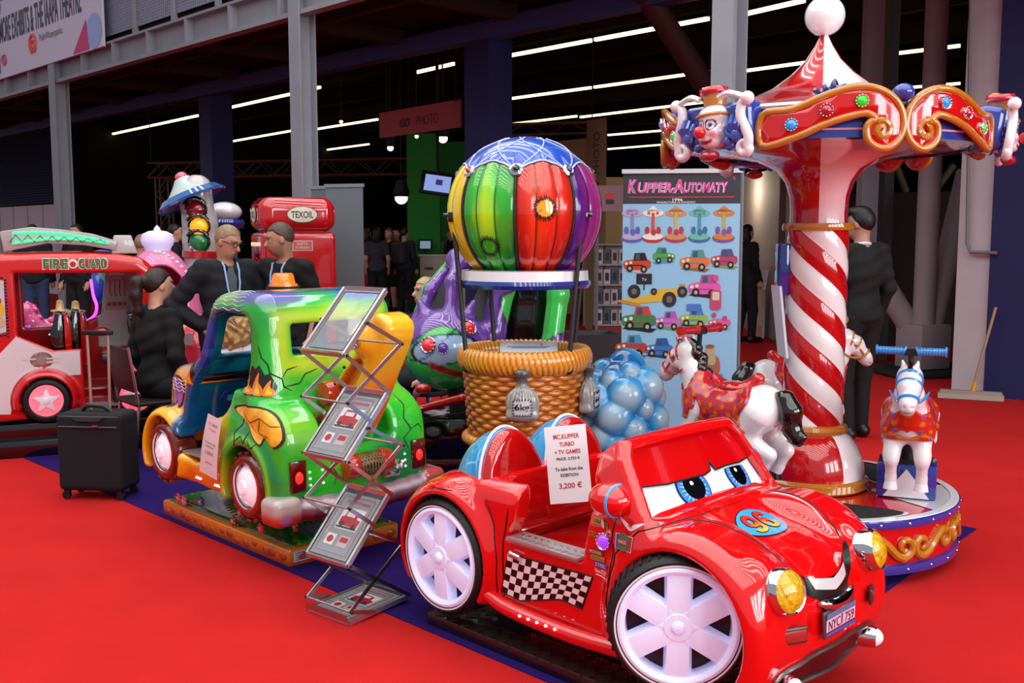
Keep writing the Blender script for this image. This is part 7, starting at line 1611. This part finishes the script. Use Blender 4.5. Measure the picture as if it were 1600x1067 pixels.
MB().add([(x, y, z) for x, z in ((.47, 1.44), (.49, 1.575), (.61, 1.575), (.65, 1.44)) for y in (.06, .36)], [(0, 1, 3, 2), (2, 3, 5, 4), (4, 5, 7, 6), (6, 7, 1, 0), (0, 2, 4, 6), (1, 7, 5, 3)]).put('roof_box', mat('box_pale', '#b8b0b0', rough=.35, coat=.5), fe, bevel=.012)
for cx in (0, .597):
    for sd in (-1, 1):
        yo = -.035 if sd < 0 else .755
        b = MB().lathe([(.112, .0), (.125, .006), (.15, .0), (.160, -.03), (.158, -.10), (.1, -.11)], n=36, axis='y')
        g_ = MB().lathe([(.001, .004), (.095, .002), (.112, .004), (.116, -.01)], n=30, axis='y'); st_ = MB().prism([((.092 if k % 2 == 0 else .040) * sin(k * pi / 5), (.092 if k % 2 == 0 else .040) * cos(k * pi / 5)) for k in range(10)], .012, 'xz', off=.002); st_.lathe([(.001, .02), (.02, .019), (.026, .012)], n=16, axis='y')
        for q in (b, g_, st_):
            if sd < 0: q.xf(Matrix.Scale(-1, 4, (0, 1, 0)))
            q.xf(Matrix.Translation((cx, yo, .403)))
        o = b.put('wheel', RUBBER, fe, 'black wheel with pink glowing star hub'); g_.put('hub_glow', mat('pink_glow', '#f08090', rough=.3, emit='#ff5468', es=.8), o); st_.put('hub_star', mat('star_white', '#dcd0d8', rough=.25, coat=.8, emit='#ffd8e0', es=.15), o, bevel=.003)
        MB().cyl((cx, yo - sd * .08, .403), (cx, yo - sd * .2, .403), .03).put('axle', BLACKM, o)
MB().box((.18, .33, .06), (1.30, .70, .12)).put('base_plate', BLACKG, fe, bevel=.01); MB().box((.18, .33, .17), (1.45, .60, .13)).put('base_step', BLACKG, fe, bevel=.01); MB().box((.18, .36, .26), (.7, .4, .12)).put('lift_box', BLACKM, fe)
# ------------------------------------------------------------------ pink unicorn figures seen through its window
PK = gloss('unicorn_pink', '#e06aa0'); PKD = gloss('unicorn_rose', '#d03c80')
def unicorn(px, Y, lab, sc):
    t = thing('unicorn_figure', lab, 'kiddie ride figure', G(px, Y), 215, 'pink unicorn ride figures'); t.scale = (sc,) * 3; z0 = .78 / sc * 0
    o = put('body', hm.copy(), None, t); o.data.materials.clear(); o.data.materials.append(PK); o2 = put('mane', mn_m.copy(), PKD, t); MB().cyl((.32, 0, 1.04), (.40, 0, 1.19), .018, .002).put('horn', gloss('horn_pearl', '#e0d0d8'), t)
    b = MB()
    for a in np.linspace(-1, 1, 7): b.ball((.30 - .03 * abs(a), .055 * a, .87), .010, 8)
    b.put('collar_lamp', mat('lamp_violet', '#8040ff', emit='#7040ff', es=3), t); MB().cyl((0, 0, 0), (0, 0, .7), .05).box((0, 0, .04), (.5, .4, .08)).put('stand', PKD, t)
unicorn(92, 8.35, 'pink unicorn with violet collar lamps, nearer one seen through fire engine window', .96)
unicorn(70, 8.75, 'pink unicorn with violet collar lamps, farther one at the left of the fire engine window', .98)
for px, Y, k in ((97, 8.5, 0), (121, 8.4, 1)):
    t = thing('donkey_figure', ['small pink figure in a straw sombrero seen through the fire engine window', 'second pink figure in a straw sombrero, right of the other one in the window'][k], 'kiddie ride figure', G(px, Y), 200 + k * 20, 'pink figures in sombreros'); t.scale = (.86,) * 3
    def df(P): return smin(smin(s_ell(P, (0, 0, .86), (.09, .07, .10)), s_ell(P, (.05, 0, 1.02), (.06, .055, .075)), .03), s_ell(P, (.11, 0, 1.0), (.05, .035, .035)), .02)
    put('body', nets(df, (-.15, -.12, .7), (.2, .12, 1.15), .012), PK, t); MB().lathe([(.001, .13), (.03, .12), (.04, .04), (.06, .02), (.085, .03), (.09, .018), (.05, 0), (.001, 0)], (.04, 0, 1.07), n=24).put('sombrero', gloss('straw', '#b89a58'), t); MB().cyl((0, 0, 0), (0, 0, .8), .06).put('stand', PKD, t)
# blue striped neon-trimmed figure at the right edge of the window
nf = thing('neon_ride', 'blue-green ride with violet neon tube seen through the fire engine window', 'kiddie ride', G(150, 8.9)); p0_ = nf.location
def nff(P): return smin(s_ell(P, (.02, .1, 1.33), (.16, .14, .12)), s_ell(P, (-.0, .05, 1.12), (.07, .10, .16)), .05)
put('body', paint(nets(nff, (-.2, -.15, .9), (.25, .3, 1.5), .014), lambda x, y, z: mixc(C3('#20409c')[None].repeat(len(x), 0), C3('#4ca890'), ss(.1, .4, nz(x, y, z, 18)))), VC, nf); MB().tube(spline([at(142, 437, 8.8) - p0_, at(146, 462, 8.75) - p0_, at(151, 478, 8.7) - p0_, at(146, 495, 8.7) - p0_, at(120, 510, 8.6) - p0_], 5), .014, 8).put('neon_tube', mat('neon_violet', '#a040ff', emit='#9a40ff', es=2.5), nf); MB().cyl((.02, .1, 0), (.02, .1, 1.2), .05).box((.02, .1, .05), (.5, .5, .1)).put('stand', BLACKG, nf)
# ------------------------------------------------------------------ pink carriage with pearly crown
pk = thing('toy_carriage_ride', 'pink carriage kiddie ride topped by a pearly white crown behind the fire engine', 'kiddie ride', G(247, 8.35)); z_ = 0
def pkf(P):
    x, y, z = P; d = smax(s_ell(P, (0, 0, .78), (.36, .34, .70)), .18 - z, .02); d = ssub(d, s_ell((x, y, z), (.10, -.30, 1.05), (.20, .35, .30)), .02); d = ssub(d, s_ell(P, (0, 0, .98), (.28, .26, .40)), .02); return d * .85
put('carriage_shell', paint(nets(pkf, (-.42, -.4, .12), (.42, .4, 1.52), .016), lambda x, y, z: mixc(C3('#e878a8')[None].repeat(len(x), 0), C3('#b82058'), ((x ** 2 / .1 + y ** 2 / .09 + (z - .98) ** 2 / .19) < 1.05) * .9)), VC, pk)
MB().lathe([(.10, 1.44), (.105, 1.47), (.125, 1.50), (.135, 1.54), (.12, 1.585), (.07, 1.61), (.03, 1.615), (.02, 1.64), (.001, 1.66)], n=24).put('crown', mat('pearl_glow', '#d8d0f0', rough=.3, emit='#c8c0ff', es=.35), pk)
b = MB()
for k in range(9): b.ball((.05 + .035 * k, -.20, 1.44 - .0022 * k ** 2 * 1.5), .014, 8)
b.put('pearl_trim', WHITE, pk)
# coral toy car
cc = thing('toy_coral_car_ride', 'coral pink toy car ride with white wheel arch beside the seated woman', 'kiddie ride', G(293, 7.75), -15)
def ccf(P):
    x, y, z = P; d = smax(s_ell(P, (0, 0, .62), (.34, .26, .34)), .25 - z, .03); d = smin(d, s_ell(P, (.10, 0, .86), (.13, .16, .10)), .05); d = smin(d, smax(np.sqrt((x - .02) ** 2 + (z - .42) ** 2) - .20, np.abs(y) - .30, .04), .03); return ssub(d, smax(np.sqrt((x - .02) ** 2 + (z - .42) ** 2) - .15, .16 - np.abs(y), .01), .01) * .85
put('body', paint(nets(ccf, (-.4, -.36, .18), (.4, .36, 1.02), .014), lambda x, y, z: mixc(mixc(C3('#e83850')[None].repeat(len(x), 0), C3('#d8c8cc'), (np.abs(np.sqrt((x - .02) ** 2 + (z - .42) ** 2) - .17) < .03) * (np.abs(y) > .18) * 1.0), C3('#e8c020'), ss(.88, .93, z + .04 * np.sin(x * 30)) * (x < .08))), VC, cc)
for s in (-1, 1): MB().lathe([(.001, .03), (.08, .03), (.10, .05), (.135, .03), (.14, -.04), (.1, -.05)], (.02, 0, .42), n=28, axis='y').xf(Matrix.Translation((0, s * .22, 0))).put('wheel', RUBBER, cc)
MB().box((0, 0, .12), (.6, .4, .24)).put('base_box', BLACKG, cc); MB().box((.15, -.262, .80), (.09, .01, .09)).put('info_sticker', mat('sticker_grey', '#b09098'), cc)
# ------------------------------------------------------------------ traffic-light ride with mushroom hat
tl_ = thing('toy_traffic_light_ride', 'cartoon traffic light ride with blue brimmed hat and red, amber and green lamps', 'kiddie ride', (-2.72, 8.8, 0))
O_ = tl_.location; LL = lambda px, py, Y=8.8: tuple(at(px, py, Y) - O_)
stem = [LL(308, 296), LL(307, 320), LL(313, 350), LL(314, 378), LL(314, 395)]
def tlf(P):
    Q = (P[0], P[1] * 1.0, P[2]); return chain(Q, stem + [(LL(316, 395)[0], 0, .8)], [.13, .135, .145, .15, .14, .16], .04)
put('post_body', nets(tlf, (-.35, -.25, .6), (.3, .25, 2.05), .014), gloss('post_cream', '#b8b0b0'), tl_)
MB().cyl((.05, 0, 0), (.05, 0, .85), .17).put('red_post', gloss('bar_red', '#b01418'), tl_); MB().cyl(LL(316, 402), LL(316, 392), .17).put('red_collar', MATS['gloss_bar_red'], tl_)
for px, py, colr, es in ((306, 328, '#7c0c14', .05), (311, 354, '#ff9c10', .9), (311, 378, '#0c7038', .1)):
    c = LL(px, py, 8.66); b = MB().lathe([(.085, -.06), (.098, .0), (.092, .02), (.078, .012)], n=28, axis='y').xf(Matrix.Translation(c) @ Matrix.Scale(-1, 4, (0, 1, 0))); o = b.put('lamp_ring', BLACKG, tl_); MB().lathe([(.001, .045), (.04, .04), (.07, .02), (.082, .0)], n=28, axis='y').xf(Matrix.Translation(c) @ Matrix.Scale(-1, 4, (0, 1, 0))).put('lamp_lens', mat('lens_' + colr[1:], colr, rough=.1, coat=1, emit=colr, es=es), o)
    MB().tube([(c[0] + .10 * cos(a), c[1] - .03, c[2] + .10 * sin(a)) for a in np.linspace(.5, pi - .5, 12)], .018, 8).put('lamp_hood', BLACKG, o)
Mh = Matrix.Translation(LL(300, 312)) @ Matrix.Rotation(radians(-24), 4, 'Y')
MB().lathe([(.30, -.02), (.31, .0), (.26, .05), (.22, .045), (.12, .03), (.001, .02)], n=36).xf(Mh).put('hat_brim', gloss('brim_blue', '#2c5c9c'), tl_); MB().lathe([(.23, .04), (.17, .09), (.10, .16), (.07, .20), (.001, .21)], n=36).xf(Mh).put('hat_crown', mat('crown_silver', '#b4c4c0', rough=.25, coat=.8), tl_); MB().ball((0, 0, .215), .055, 18, (1, 1, .8)).xf(Mh).put('hat_tip', gloss('tip_pink', '#e06078'), tl_)
# second figure with white cap
wf = thing('toy_police_figure', 'orange-faced ride figure in a white peaked cap behind the man in the navy suit', 'kiddie ride figure', G(348, 9.35)); O_ = wf.location
MB().ball(tuple(at(351, 331, 9.35) - O_), .15, 28, (1.05, 1, .62)).put('cap_top', gloss('cap_white', '#d4ccd0'), wf); MB().lathe([(.001, .03), (.15, .03), (.17, .0), (.15, -.05), (.001, -.05)], tuple(at(353, 348, 9.35) - O_), n=30).put('cap_band', BLUE, wf); MB().ball(tuple(at(350, 368, 9.35) - O_), .15, 24).put('head', gloss('face_orange', '#d87820'), wf); MB().cyl((0, 0, 0), tuple(at(350, 385, 9.35) - O_), .16, .12).put('figure_body', gloss('figure_blue', '#2c68a8'), wf)
# ------------------------------------------------------------------ red fuel-pump machine
C_ = at(410, 400, 8.15); gp_ = thing('fuel_pump_machine', 'tall red retro fuel pump machine with cream TEXOIL ovals on its rounded top', 'vending machine', (C_.x, C_.y, 0), 25)
def pmf(P):
    x, y, z = P; d = s_box(P, (.31, .25, .80), (.31, .25, .80), .04); cap_ = smax(s_box(P, (.31, .25, 1.66), (.325, .265, .12), .06), s_ell(P, (.31, .25, 1.45), (.60, .55, .49)), .05); cap_ = s_box(P, (.31, .25, 1.745), (.322, .262, .145), .11)
    d = smin(d, cap_, .008); al = s_box(P, (-.02, .25, 1.08), (.10, .155, .34), .07); return ssub(d, al, .02) * .95
put('cabinet', nets(pmf, (-.08, -.08, -.02), (.70, .58, 1.95), .0125), gloss('pump_red', '#b8141a'), gp_)
FR_ = Proj(pmf, (0, -.4, 0), (1, 0, 0), (0, 0, 1)); FL_ = Proj(pmf, (-.4, 0, 0), (0, -1, 0), (0, 0, 1)); cream = mat('oval_cream', '#cfc4b0', rough=.35)
for pr_, cx_, ww in ((FR_, .33, .13), (FL_, -.25, .11)):
    a_ = decal('oval_sign', [ell2(cx_, 1.745, ww, .070)], mat('oval_edge', '#5c3c2c', rough=.4), gp_, pr_, .02, .004, 'cream oval sign reading TEXOIL'); decal('oval_face', [ell2(cx_, 1.745, ww * .94, .062)], cream, a_, pr_, .02, .006); text('oval_text', 'TEXOIL', mat('oval_ink', '#2a2420'), a_, pr_, cx_, 1.745, ww * 1.4, .055, lift=.009, bold=.01)
a_ = decal('notice', [rect2(.33, 1.49, .17, .085)], mat('notice_edge', '#c8a8a0'), gp_, FR_, .03, .003); decal('notice_face', [rect2(.33, 1.49, .155, .07)], mat('notice_pink', '#b84848'), a_, FR_, .03, .005); text('notice_text', 'NAFTA', cream, a_, FR_, .33, 1.505, .09, .022, lift=.007); text('notice_text', 'NO SMOKING', cream, a_, FR_, .33, 1.475, .12, .02, lift=.007)
a_ = decal('dial', [ell2(.36, 1.25, .055, .055)], gloss('dial_red', '#9c1018'), gp_, FR_, .02, .004); decal('dial_face', [ell2(.36, 1.25, .038, .038)], cream, a_, FR_, .02, .007); text('dial_mark', '*', mat('oval_ink', '#2a2420'), a_, FR_, .36, 1.25, .035, .035, lift=.010)
lines('wing_sign', [[(.42, .74), (.46, .70), (.50, .72), (.47, .69), (.52, .70), (.48, .66), (.54, .69)], [(.43, .68), (.50, .75)]], .010, mat('wing_silver', '#b8a8a8', rough=.3, metal=.5), gp_, FR_)
lines('panel_joint', [[(.02, 1.60), (.60, 1.60)], [(.03, 1.58), (.03, .1)]], .006, mat('joint_dark', '#4c0608'), gp_, FR_); lines('panel_joint', [[(-.02, 1.60), (-.48, 1.60)]], .006, MATS['joint_dark'], gp_, FL_)
b = MB()
for k in range(5): b.ball(tuple(FL_([(-.42 + k * .08, 1.50)], .004)[0]), .014, 10, (.5, .8, 1.3))
b.put('indicator_lamp', mat('lamp_cream', '#e8dcc0', emit='#ffe8c0', es=.6), gp_)
text('script_lettering', 'Ventidel pump', mat('script_cream', '#d0a8a0'), gp_, FL_, -.25, 1.385, .30, .06, shear=.3)
o = MB().box((.075, .25, 1.06), (.01, .22, .42)).put('price_panel', cream, gp_); pf = Flat((.069, .25, 1.06), (0, -1, 0), (0, 0, 1)); text('panel_text', 'EURO', mat('oval_ink', '#2a2420'), o, pf, 0, .05, .17, .09, lift=.003); lines('panel_rule', [[(-.09, y) , (.09, y)] for y in (-.02, -.06, -.10, .13, .16)], .006, MATS['oval_ink'], o, pf, .1, .002)
# ------------------------------------------------------------------ roll-up banners seen from behind
for px0, px1, Y0, Y1, lab in ((509, 567, 9.1, 9.0, 'grey back of a roll-up banner, the nearer one right of the red fuel pump'), (486, 520, 9.45, 9.35, 'grey back of a roll-up banner, half hidden behind the nearer one')):
    a_, b2 = at(px0, 300, Y0), at(px1, 300, Y1); t = thing('rollup_banner', lab, 'banner', (a_.x, a_.y, 0), math.degrees(atan2(b2.y - a_.y, b2.x - a_.x)), 'grey roll-up banners'); w = (Vector((b2.x - a_.x, b2.y - a_.y))).length
    b = MB(); b.box((w / 2, 0, 1.02), (w, .006, 1.98)); b.put('fabric', mat('banner_grey', '#63696e', rough=.6), t); MB().box((w / 2, 0, 2.02), (w + .02, .025, .03)).put('top_rail', STEEL, t); MB().box((w / 2, 0, .04), (w + .04, .14, .08)).put('cassette', STEEL, t, bevel=.015); MB().cyl((w / 2, .03, .05), (w / 2, .03, 2.0), .008).put('support_rod', STEEL, t)
# ------------------------------------------------------------------ suitcase, chair, bin
sc_ = thing('suitcase', 'black soft-sided wheeled suitcase with its pull handle raised, on the carpet edge', 'suitcase', (-2.49, 5.92, 0), -6)
sm_ = mat('suitcase_cloth', '#0c0d14', rough=.8, bump=.4, bscale=260)
def scf(P): return s_box(P, (0, 0, .29), (.205, .115, .235), .035) + .004 * np.cos(P[0] * 14) * ss(-.08, -.115, P[1])
put('case_body', nets(scf, (-.25, -.16, .03), (.25, .16, .56), .010), sm_, sc_)
b = MB().tube([(-.18, -.118, .445), (.18, -.118, .445)], .006, 6); b.tube([(-.185, -.110, .505), (.185, -.110, .505)], .005, 6); b.put('zip', mat('zip_grey', '#30323a', rough=.4), sc_); MB().box((.05, -.124, .455), (.035, .012, .008)).put('zip_pull', CHROME, sc_); MB().prism([(-.10, .505), (-.07, .48), (.07, .48), (.10, .505)], .008, 'xz', off=-.124).put('name_patch', mat('patch_grey', '#2c2e36', rough=.5), sc_)
MB().tube(spline([(-.08, -.02, .52), (-.05, -.03, .555), (.05, -.03, .555), (.10, -.02, .52)], 5), .012, 8).put('carry_handle', mat('handle_shine', '#2c3438', rough=.2, metal=.6), sc_)
for s in (-1, 1): MB().cyl((s * .058 - .0, .04, .50), (s * .066, .04, .985), .0085).put('handle_tube', mat('tube_tan', '#b4a090', rough=.3, metal=.6), sc_)
MB().box((0, .04, .99), (.19, .03, .028)).put('pull_grip', BLACKM, sc_, bevel=.008)
for sx in (-1, 1):
    for sy in (-1, 1): o = MB().lathe([(.001, -.012), (.024, -.012), (.024, .012), (.001, .012)], (sx * .17, sy * .08, .026), n=18, axis='y').put('castor', RUBBER, sc_); MB().box((sx * .165, sy * .08, .05), (.035, .03, .03)).put('castor_fork', BLACKM, o, bevel=.005)
ch = thing('chair', 'dark chair with slim steel legs under the woman in the black jumper', 'chair', (-2.47, 6.82, 0), 40)
MB().box((0, 0, .45), (.40, .40, .03)).put('seat', mat('chair_dark', '#1c1416', rough=.5), ch, bevel=.012); MB().box((-.215, 0, .68), (.025, .40, .30), ry=-8).put('backrest', MATS['chair_dark'], ch, bevel=.012)
for sx, sy in ((-1, -1), (-1, 1), (1, -1), (1, 1)): MB().cyl((sx * .17, sy * .18, .45), (sx * .22, sy * .20, 0), .011).put('leg', STEEL, ch)
for sy in (-1, 1): MB().tube([(-.18, sy * .19, .44), (-.20, sy * .20, .60), (-.235, sy * .20, .84)], .010, 8).put('back_rail', STEEL, ch)
for lab, (x, y), z_, rz_ in (('low black stool under the blonde woman behind the tow truck', G(365, 6.75)[:2], .20, 0), ('black stool under the blonde woman with sunglasses', G(668, 7.7)[:2], .385, 10)):
    t = thing('stool', lab, 'stool', (x, y, 0), rz_); MB().cyl((0, 0, z_ - .04), (0, 0, z_), .17).put('seat', BLACKM, t, bevel=.008)
    for k in range(4): MB().cyl((.10 * cos(k * pi / 2), .10 * sin(k * pi / 2), z_ - .04), (.15 * cos(k * pi / 2), .15 * sin(k * pi / 2), 0), .012).put('leg', STEEL, t)
q_ = at(928, 522, 8.6); bn_ = thing('waste_bin', 'square dark grey waste bin standing left of the tall poster', 'bin', (q_.x, 8.75, 0), 8); MB().add([(x * w, y * w, z) for z, w in ((0, .15), (q_.z, .215)) for x, y in ((-1, -1), (1, -1), (1, 1), (-1, 1))] + [(x * .195, y * .195, q_.z) for x, y in ((-1, -1), (1, -1), (1, 1), (-1, 1))] + [(x * .13, y * .13, .03) for x, y in ((-1, -1), (1, -1), (1, 1), (-1, 1))], [(3, 2, 1, 0), (0, 1, 5, 4), (1, 2, 6, 5), (2, 3, 7, 6), (3, 0, 4, 7), (4, 5, 9, 8), (5, 6, 10, 9), (6, 7, 11, 10), (7, 4, 8, 11), (8, 9, 13, 12), (9, 10, 14, 13), (10, 11, 15, 14), (11, 8, 12, 15), (12, 13, 14, 15)]).put('bin_body', mat('bin_grey', '#2c2c30', rough=.5), bn_, smooth=None)
# ------------------------------------------------------------------ tall poster with rows of little rides
a_, b2 = at(974, 268, 7.15), at(1158, 268, 7.05); w = Vector((b2.x - a_.x, b2.y - a_.y)).length; Hp = a_.z
po = thing('poster_stand', 'tall light blue KUPPER-AUTOMATY roll-up poster showing rows of little kiddie rides', 'banner', (a_.x, a_.y, 0), math.degrees(atan2(b2.y - a_.y, b2.x - a_.x)))
MB().box((w / 2, .006, Hp / 2), (w, .008, Hp - .04)).put('poster_sheet', mat('poster_blue', '#8fbbd8', rough=.45), po); MB().box((w / 2, 0, Hp), (w + .02, .03, .03)).put('top_rail', mat('rail_white', '#c8c4c8', rough=.4), po); MB().box((w / 2, .03, .04), (w + .05, .2, .08)).put('cassette', STEEL, po, bevel=.015); MB().cyl((w / 2, .04, .05), (w / 2, .04, Hp), .01).put('support_rod', STEEL, po)
PF = Flat((0, .0015, 0), (1, 0, 0), (0, 0, 1)); W_P = w
PC = lambda c: mat('ptr_' + c[1:], c, rough=.45)
def pd(polys, c, lift=.002, nm='ride_picture'): return decal(nm, polys, PC(c), po, PF, .3, lift)
Y_ = lambda py: at(1060, py, 7.1).z
X_ = lambda px: (px - 974) / (1158 - 974) * w
pd([[(0, Y_(318)), (w, Y_(318)), (w, Hp - .015), (0, Hp - .015)]], '#38383c', .001, 'header_band'); pd([rect2(w / 2, Y_(308), w * .9, .008)], '#c0303c', .003, 'header_rule')
for bo_, c_, l_ in ((.05, '#e8d8e4', .003), (.012, '#d84c9c', .005)):
    text('header_text', 'K', PC(c_), po, PF, X_(988.5), Y_(291), .068, .098, bold=bo_, shear=.15, lift=l_); text('header_text', 'UPPER-', PC(c_), po, PF, X_(1027), Y_(293), .27, .075, bold=bo_, shear=.15, lift=l_)
    text('header_text', 'A', PC(c_), po, PF, X_(1061), Y_(291), .080, .098, bold=bo_, shear=.15, lift=l_ + .0005); text('header_text', 'UTOMATY', PC(c_), po, PF, X_(1104), Y_(293), .31, .075, bold=bo_, shear=.15, lift=l_)
text('header_text', 'R', PC('#d84c9c'), po, PF, X_(1148), Y_(279), .018, lift=.003); text('header_text', '1996', PC('#e8e4e8'), po, PF, X_(1060), Y_(312), .07, .02, bold=.02, lift=.004); text('header_text', 'MANUFACTURER OF AMUSEMENT', PC('#e8e4e8'), po, PF, X_(1058), Y_(316), .27, .014, lift=.004)
def p_car(px, c1, c2, c3):                     # carousel drawing
    x, y = X_(px), Y_(353); pd([[(x - .05, y + .10), (x, y + .145), (x + .05, y + .10)], ell2(x, y + .09, .075, .026, 18)], c1, .002); pd([rect2(x, y + .01, .022, .16)], c2, .003); pd([ell2(x, y - .085, .078, .034, 20)], c3, .002); pd([ell2(x, y - .075, .072, .024, 20)], c1, .004)
    pd([ell2(x - .04, y - .03, .016, .028, 10), ell2(x + .04, y - .03, .016, .028, 10), ell2(x + .005, y - .045, .018, .024, 10)], c3, .005); pd([ell2(x - .03, y + .09, .01, .01, 8), ell2(x, y + .085, .01, .01, 8), ell2(x + .03, y + .09, .01, .01, 8)], c2, .005)
for px, c in ((989, ('#b8a0c8', '#9080b0', '#5c60b0')), (1022, ('#e8d8d0', '#c85040', '#c02c30')), (1058, ('#c88858', '#d0a850', '#b03c50')), (1095, ('#6cb0a0', '#4a8ca0', '#3c6c98')), (1133, ('#c8783c', '#b89c50', '#7c5090'))): p_car(px, *c)
def p_veh(px, py, s, c1, c2, base, wheels=2, cab=True, fl=1):
    x, y = X_(px), Y_(py); s *= .00155; T = lambda pts: [(x + fl * a * s, y + b_ * s) for a, b_ in pts][::fl]
    pd([T([(-62, -34), (45, -48), (66, -34), (-40, -22)])], base, .002); pd([T(sp2([(-60, -20), (-62, 8), (-40, 16), (-10, 20), (30, 20), (58, 14), (62, -12), (40, -26), (-30, -30)], 2))], c1, .003)
    if cab: pd([T([(-18, 14), (-12, 48), (34, 50), (46, 14)])], c2, .004); pd([T([(-10, 18), (-6, 42), (12, 43), (12, 18)])], '#3c5068', .005)
    pd([T(ell2(-34, -22, 15, 17, 14)), T(ell2(30, -26, 15, 17, 14))][::1], '#241c20', .006); pd([T(ell2(-34, -22, 7, 8, 10)), T(ell2(30, -26, 7, 8, 10))], '#b8a890', .007); pd([T(ell2(-50, 0, 7, 7, 10)), T(ell2(-30, 4, 7, 7, 10))], '#e8d8b0', .006); pd([T(rect2(-5, -8, 60, 5))], c2, .0055)
p_veh(998, 412, 1.0, '#c04428', '#301818', '#c8b0b0'); p_veh(1040, 400, .8, '#4c9c50', '#388858', '#4890d0', fl=-1); p_veh(1089, 408, 1.05, '#d86c3c', '#4c9088', '#8c6040'); p_veh(1135, 405, .95, '#b04058', '#5c4878', '#6c9c4c')
x, y = X_(1025), Y_(458); pd([[(x - .24, y - .05), (x - .05, y - .02), (x + .02, y + .03), (x + .20, y + .035), (x + .22, y + .0), (x + .05, y - .06), (x - .12, y - .075)]], '#d8a830', .003); pd([[(x - .26, y - .065), (x - .10, y - .10), (x - .09, y - .085), (x - .25, y - .05)], rect2(x + .20, y + .03, .04, .07)], '#c8803c', .004)
for dx, dy, rr_ in ((-.14, .01, .05), (.11, -.045, .055), (.20, .01, .04), (-.0, .01, .025)): pd([ell2(x + dx, y + dy, rr_ * .9, rr_, 18)], '#2c2828', .005); pd([ell2(x + dx, y + dy, rr_ * .4, rr_ * .45, 12)], '#6c6460', .006)
pd([rect2(x - .07, y + .10, .11, .075)], '#242428', .003); text('ride_picture', 'TV', PC('#d8d8d8'), po, PF, x - .07, y + .095, .035, lift=.005); pd([rect2(x - .07, y + .045, .008, .05)], '#242428', .003)
p_veh(1105, 448, 1.15, '#d858a0', '#b04c88', '#241820'); pd([rect2(X_(1123), Y_(468), .075, .14, .02)], '#c04068', .008); pd([rect2(X_(1123), Y_(462), .05, .06, .01)], '#d8b8a8', .009); pd([ell2(X_(1122), Y_(434), .022, .024, 14)], '#d04c80', .009)
p_veh(1002, 500, 1.25, '#3c7c48', '#b8483c', '#202420'); p_veh(1048, 502, .95, '#c068b0', '#a858a8', '#58a060'); p_veh(1089, 497, 1.0, '#8cb048', '#4c78b8', '#303038'); pd([rect2(X_(1089), Y_(480), .10, .05, .008)], '#4c70b8', .007)
p_veh(1130, 503, .8, '#d05c90', '#d898b0', '#78a8d8', cab=False); pd([ell2(X_(1121), Y_(492), .016, .02, 10), ell2(X_(1138), Y_(496), .016, .018, 10)], '#c83c60', .006)
p_veh(990, 543, 1.15, '#b84038', '#5090b0', '#5c6870'); p_veh(1035, 545, 1.0, '#3c70b0', '#285898', '#304058'); p_veh(1075, 528, .6, '#c85070', '#a86080', '#8090a8', cab=False)
x, y = X_(1118), Y_(560); pd([sp2([(x - .08, y - .10), (x - .085, y + .02), (x - .05, y + .05), (x - .0, y + .02), (x + .05, y + .01), (x + .06, y - .09), (x, y - .12)], 3)], '#a8604c', .003); pd([ell2(x - .01, y + .06, .028, .035, 14)], '#c89474', .005); pd([rect2(x - .005, y - .0, .07, .09, .02)], '#b0a078', .006); pd([ell2(x - .01, y + .09, .03, .015, 12)], '#a04c34', .007); pd([rect2(x, y - .13, .17, .05, .015)], '#5c88b8', .004)
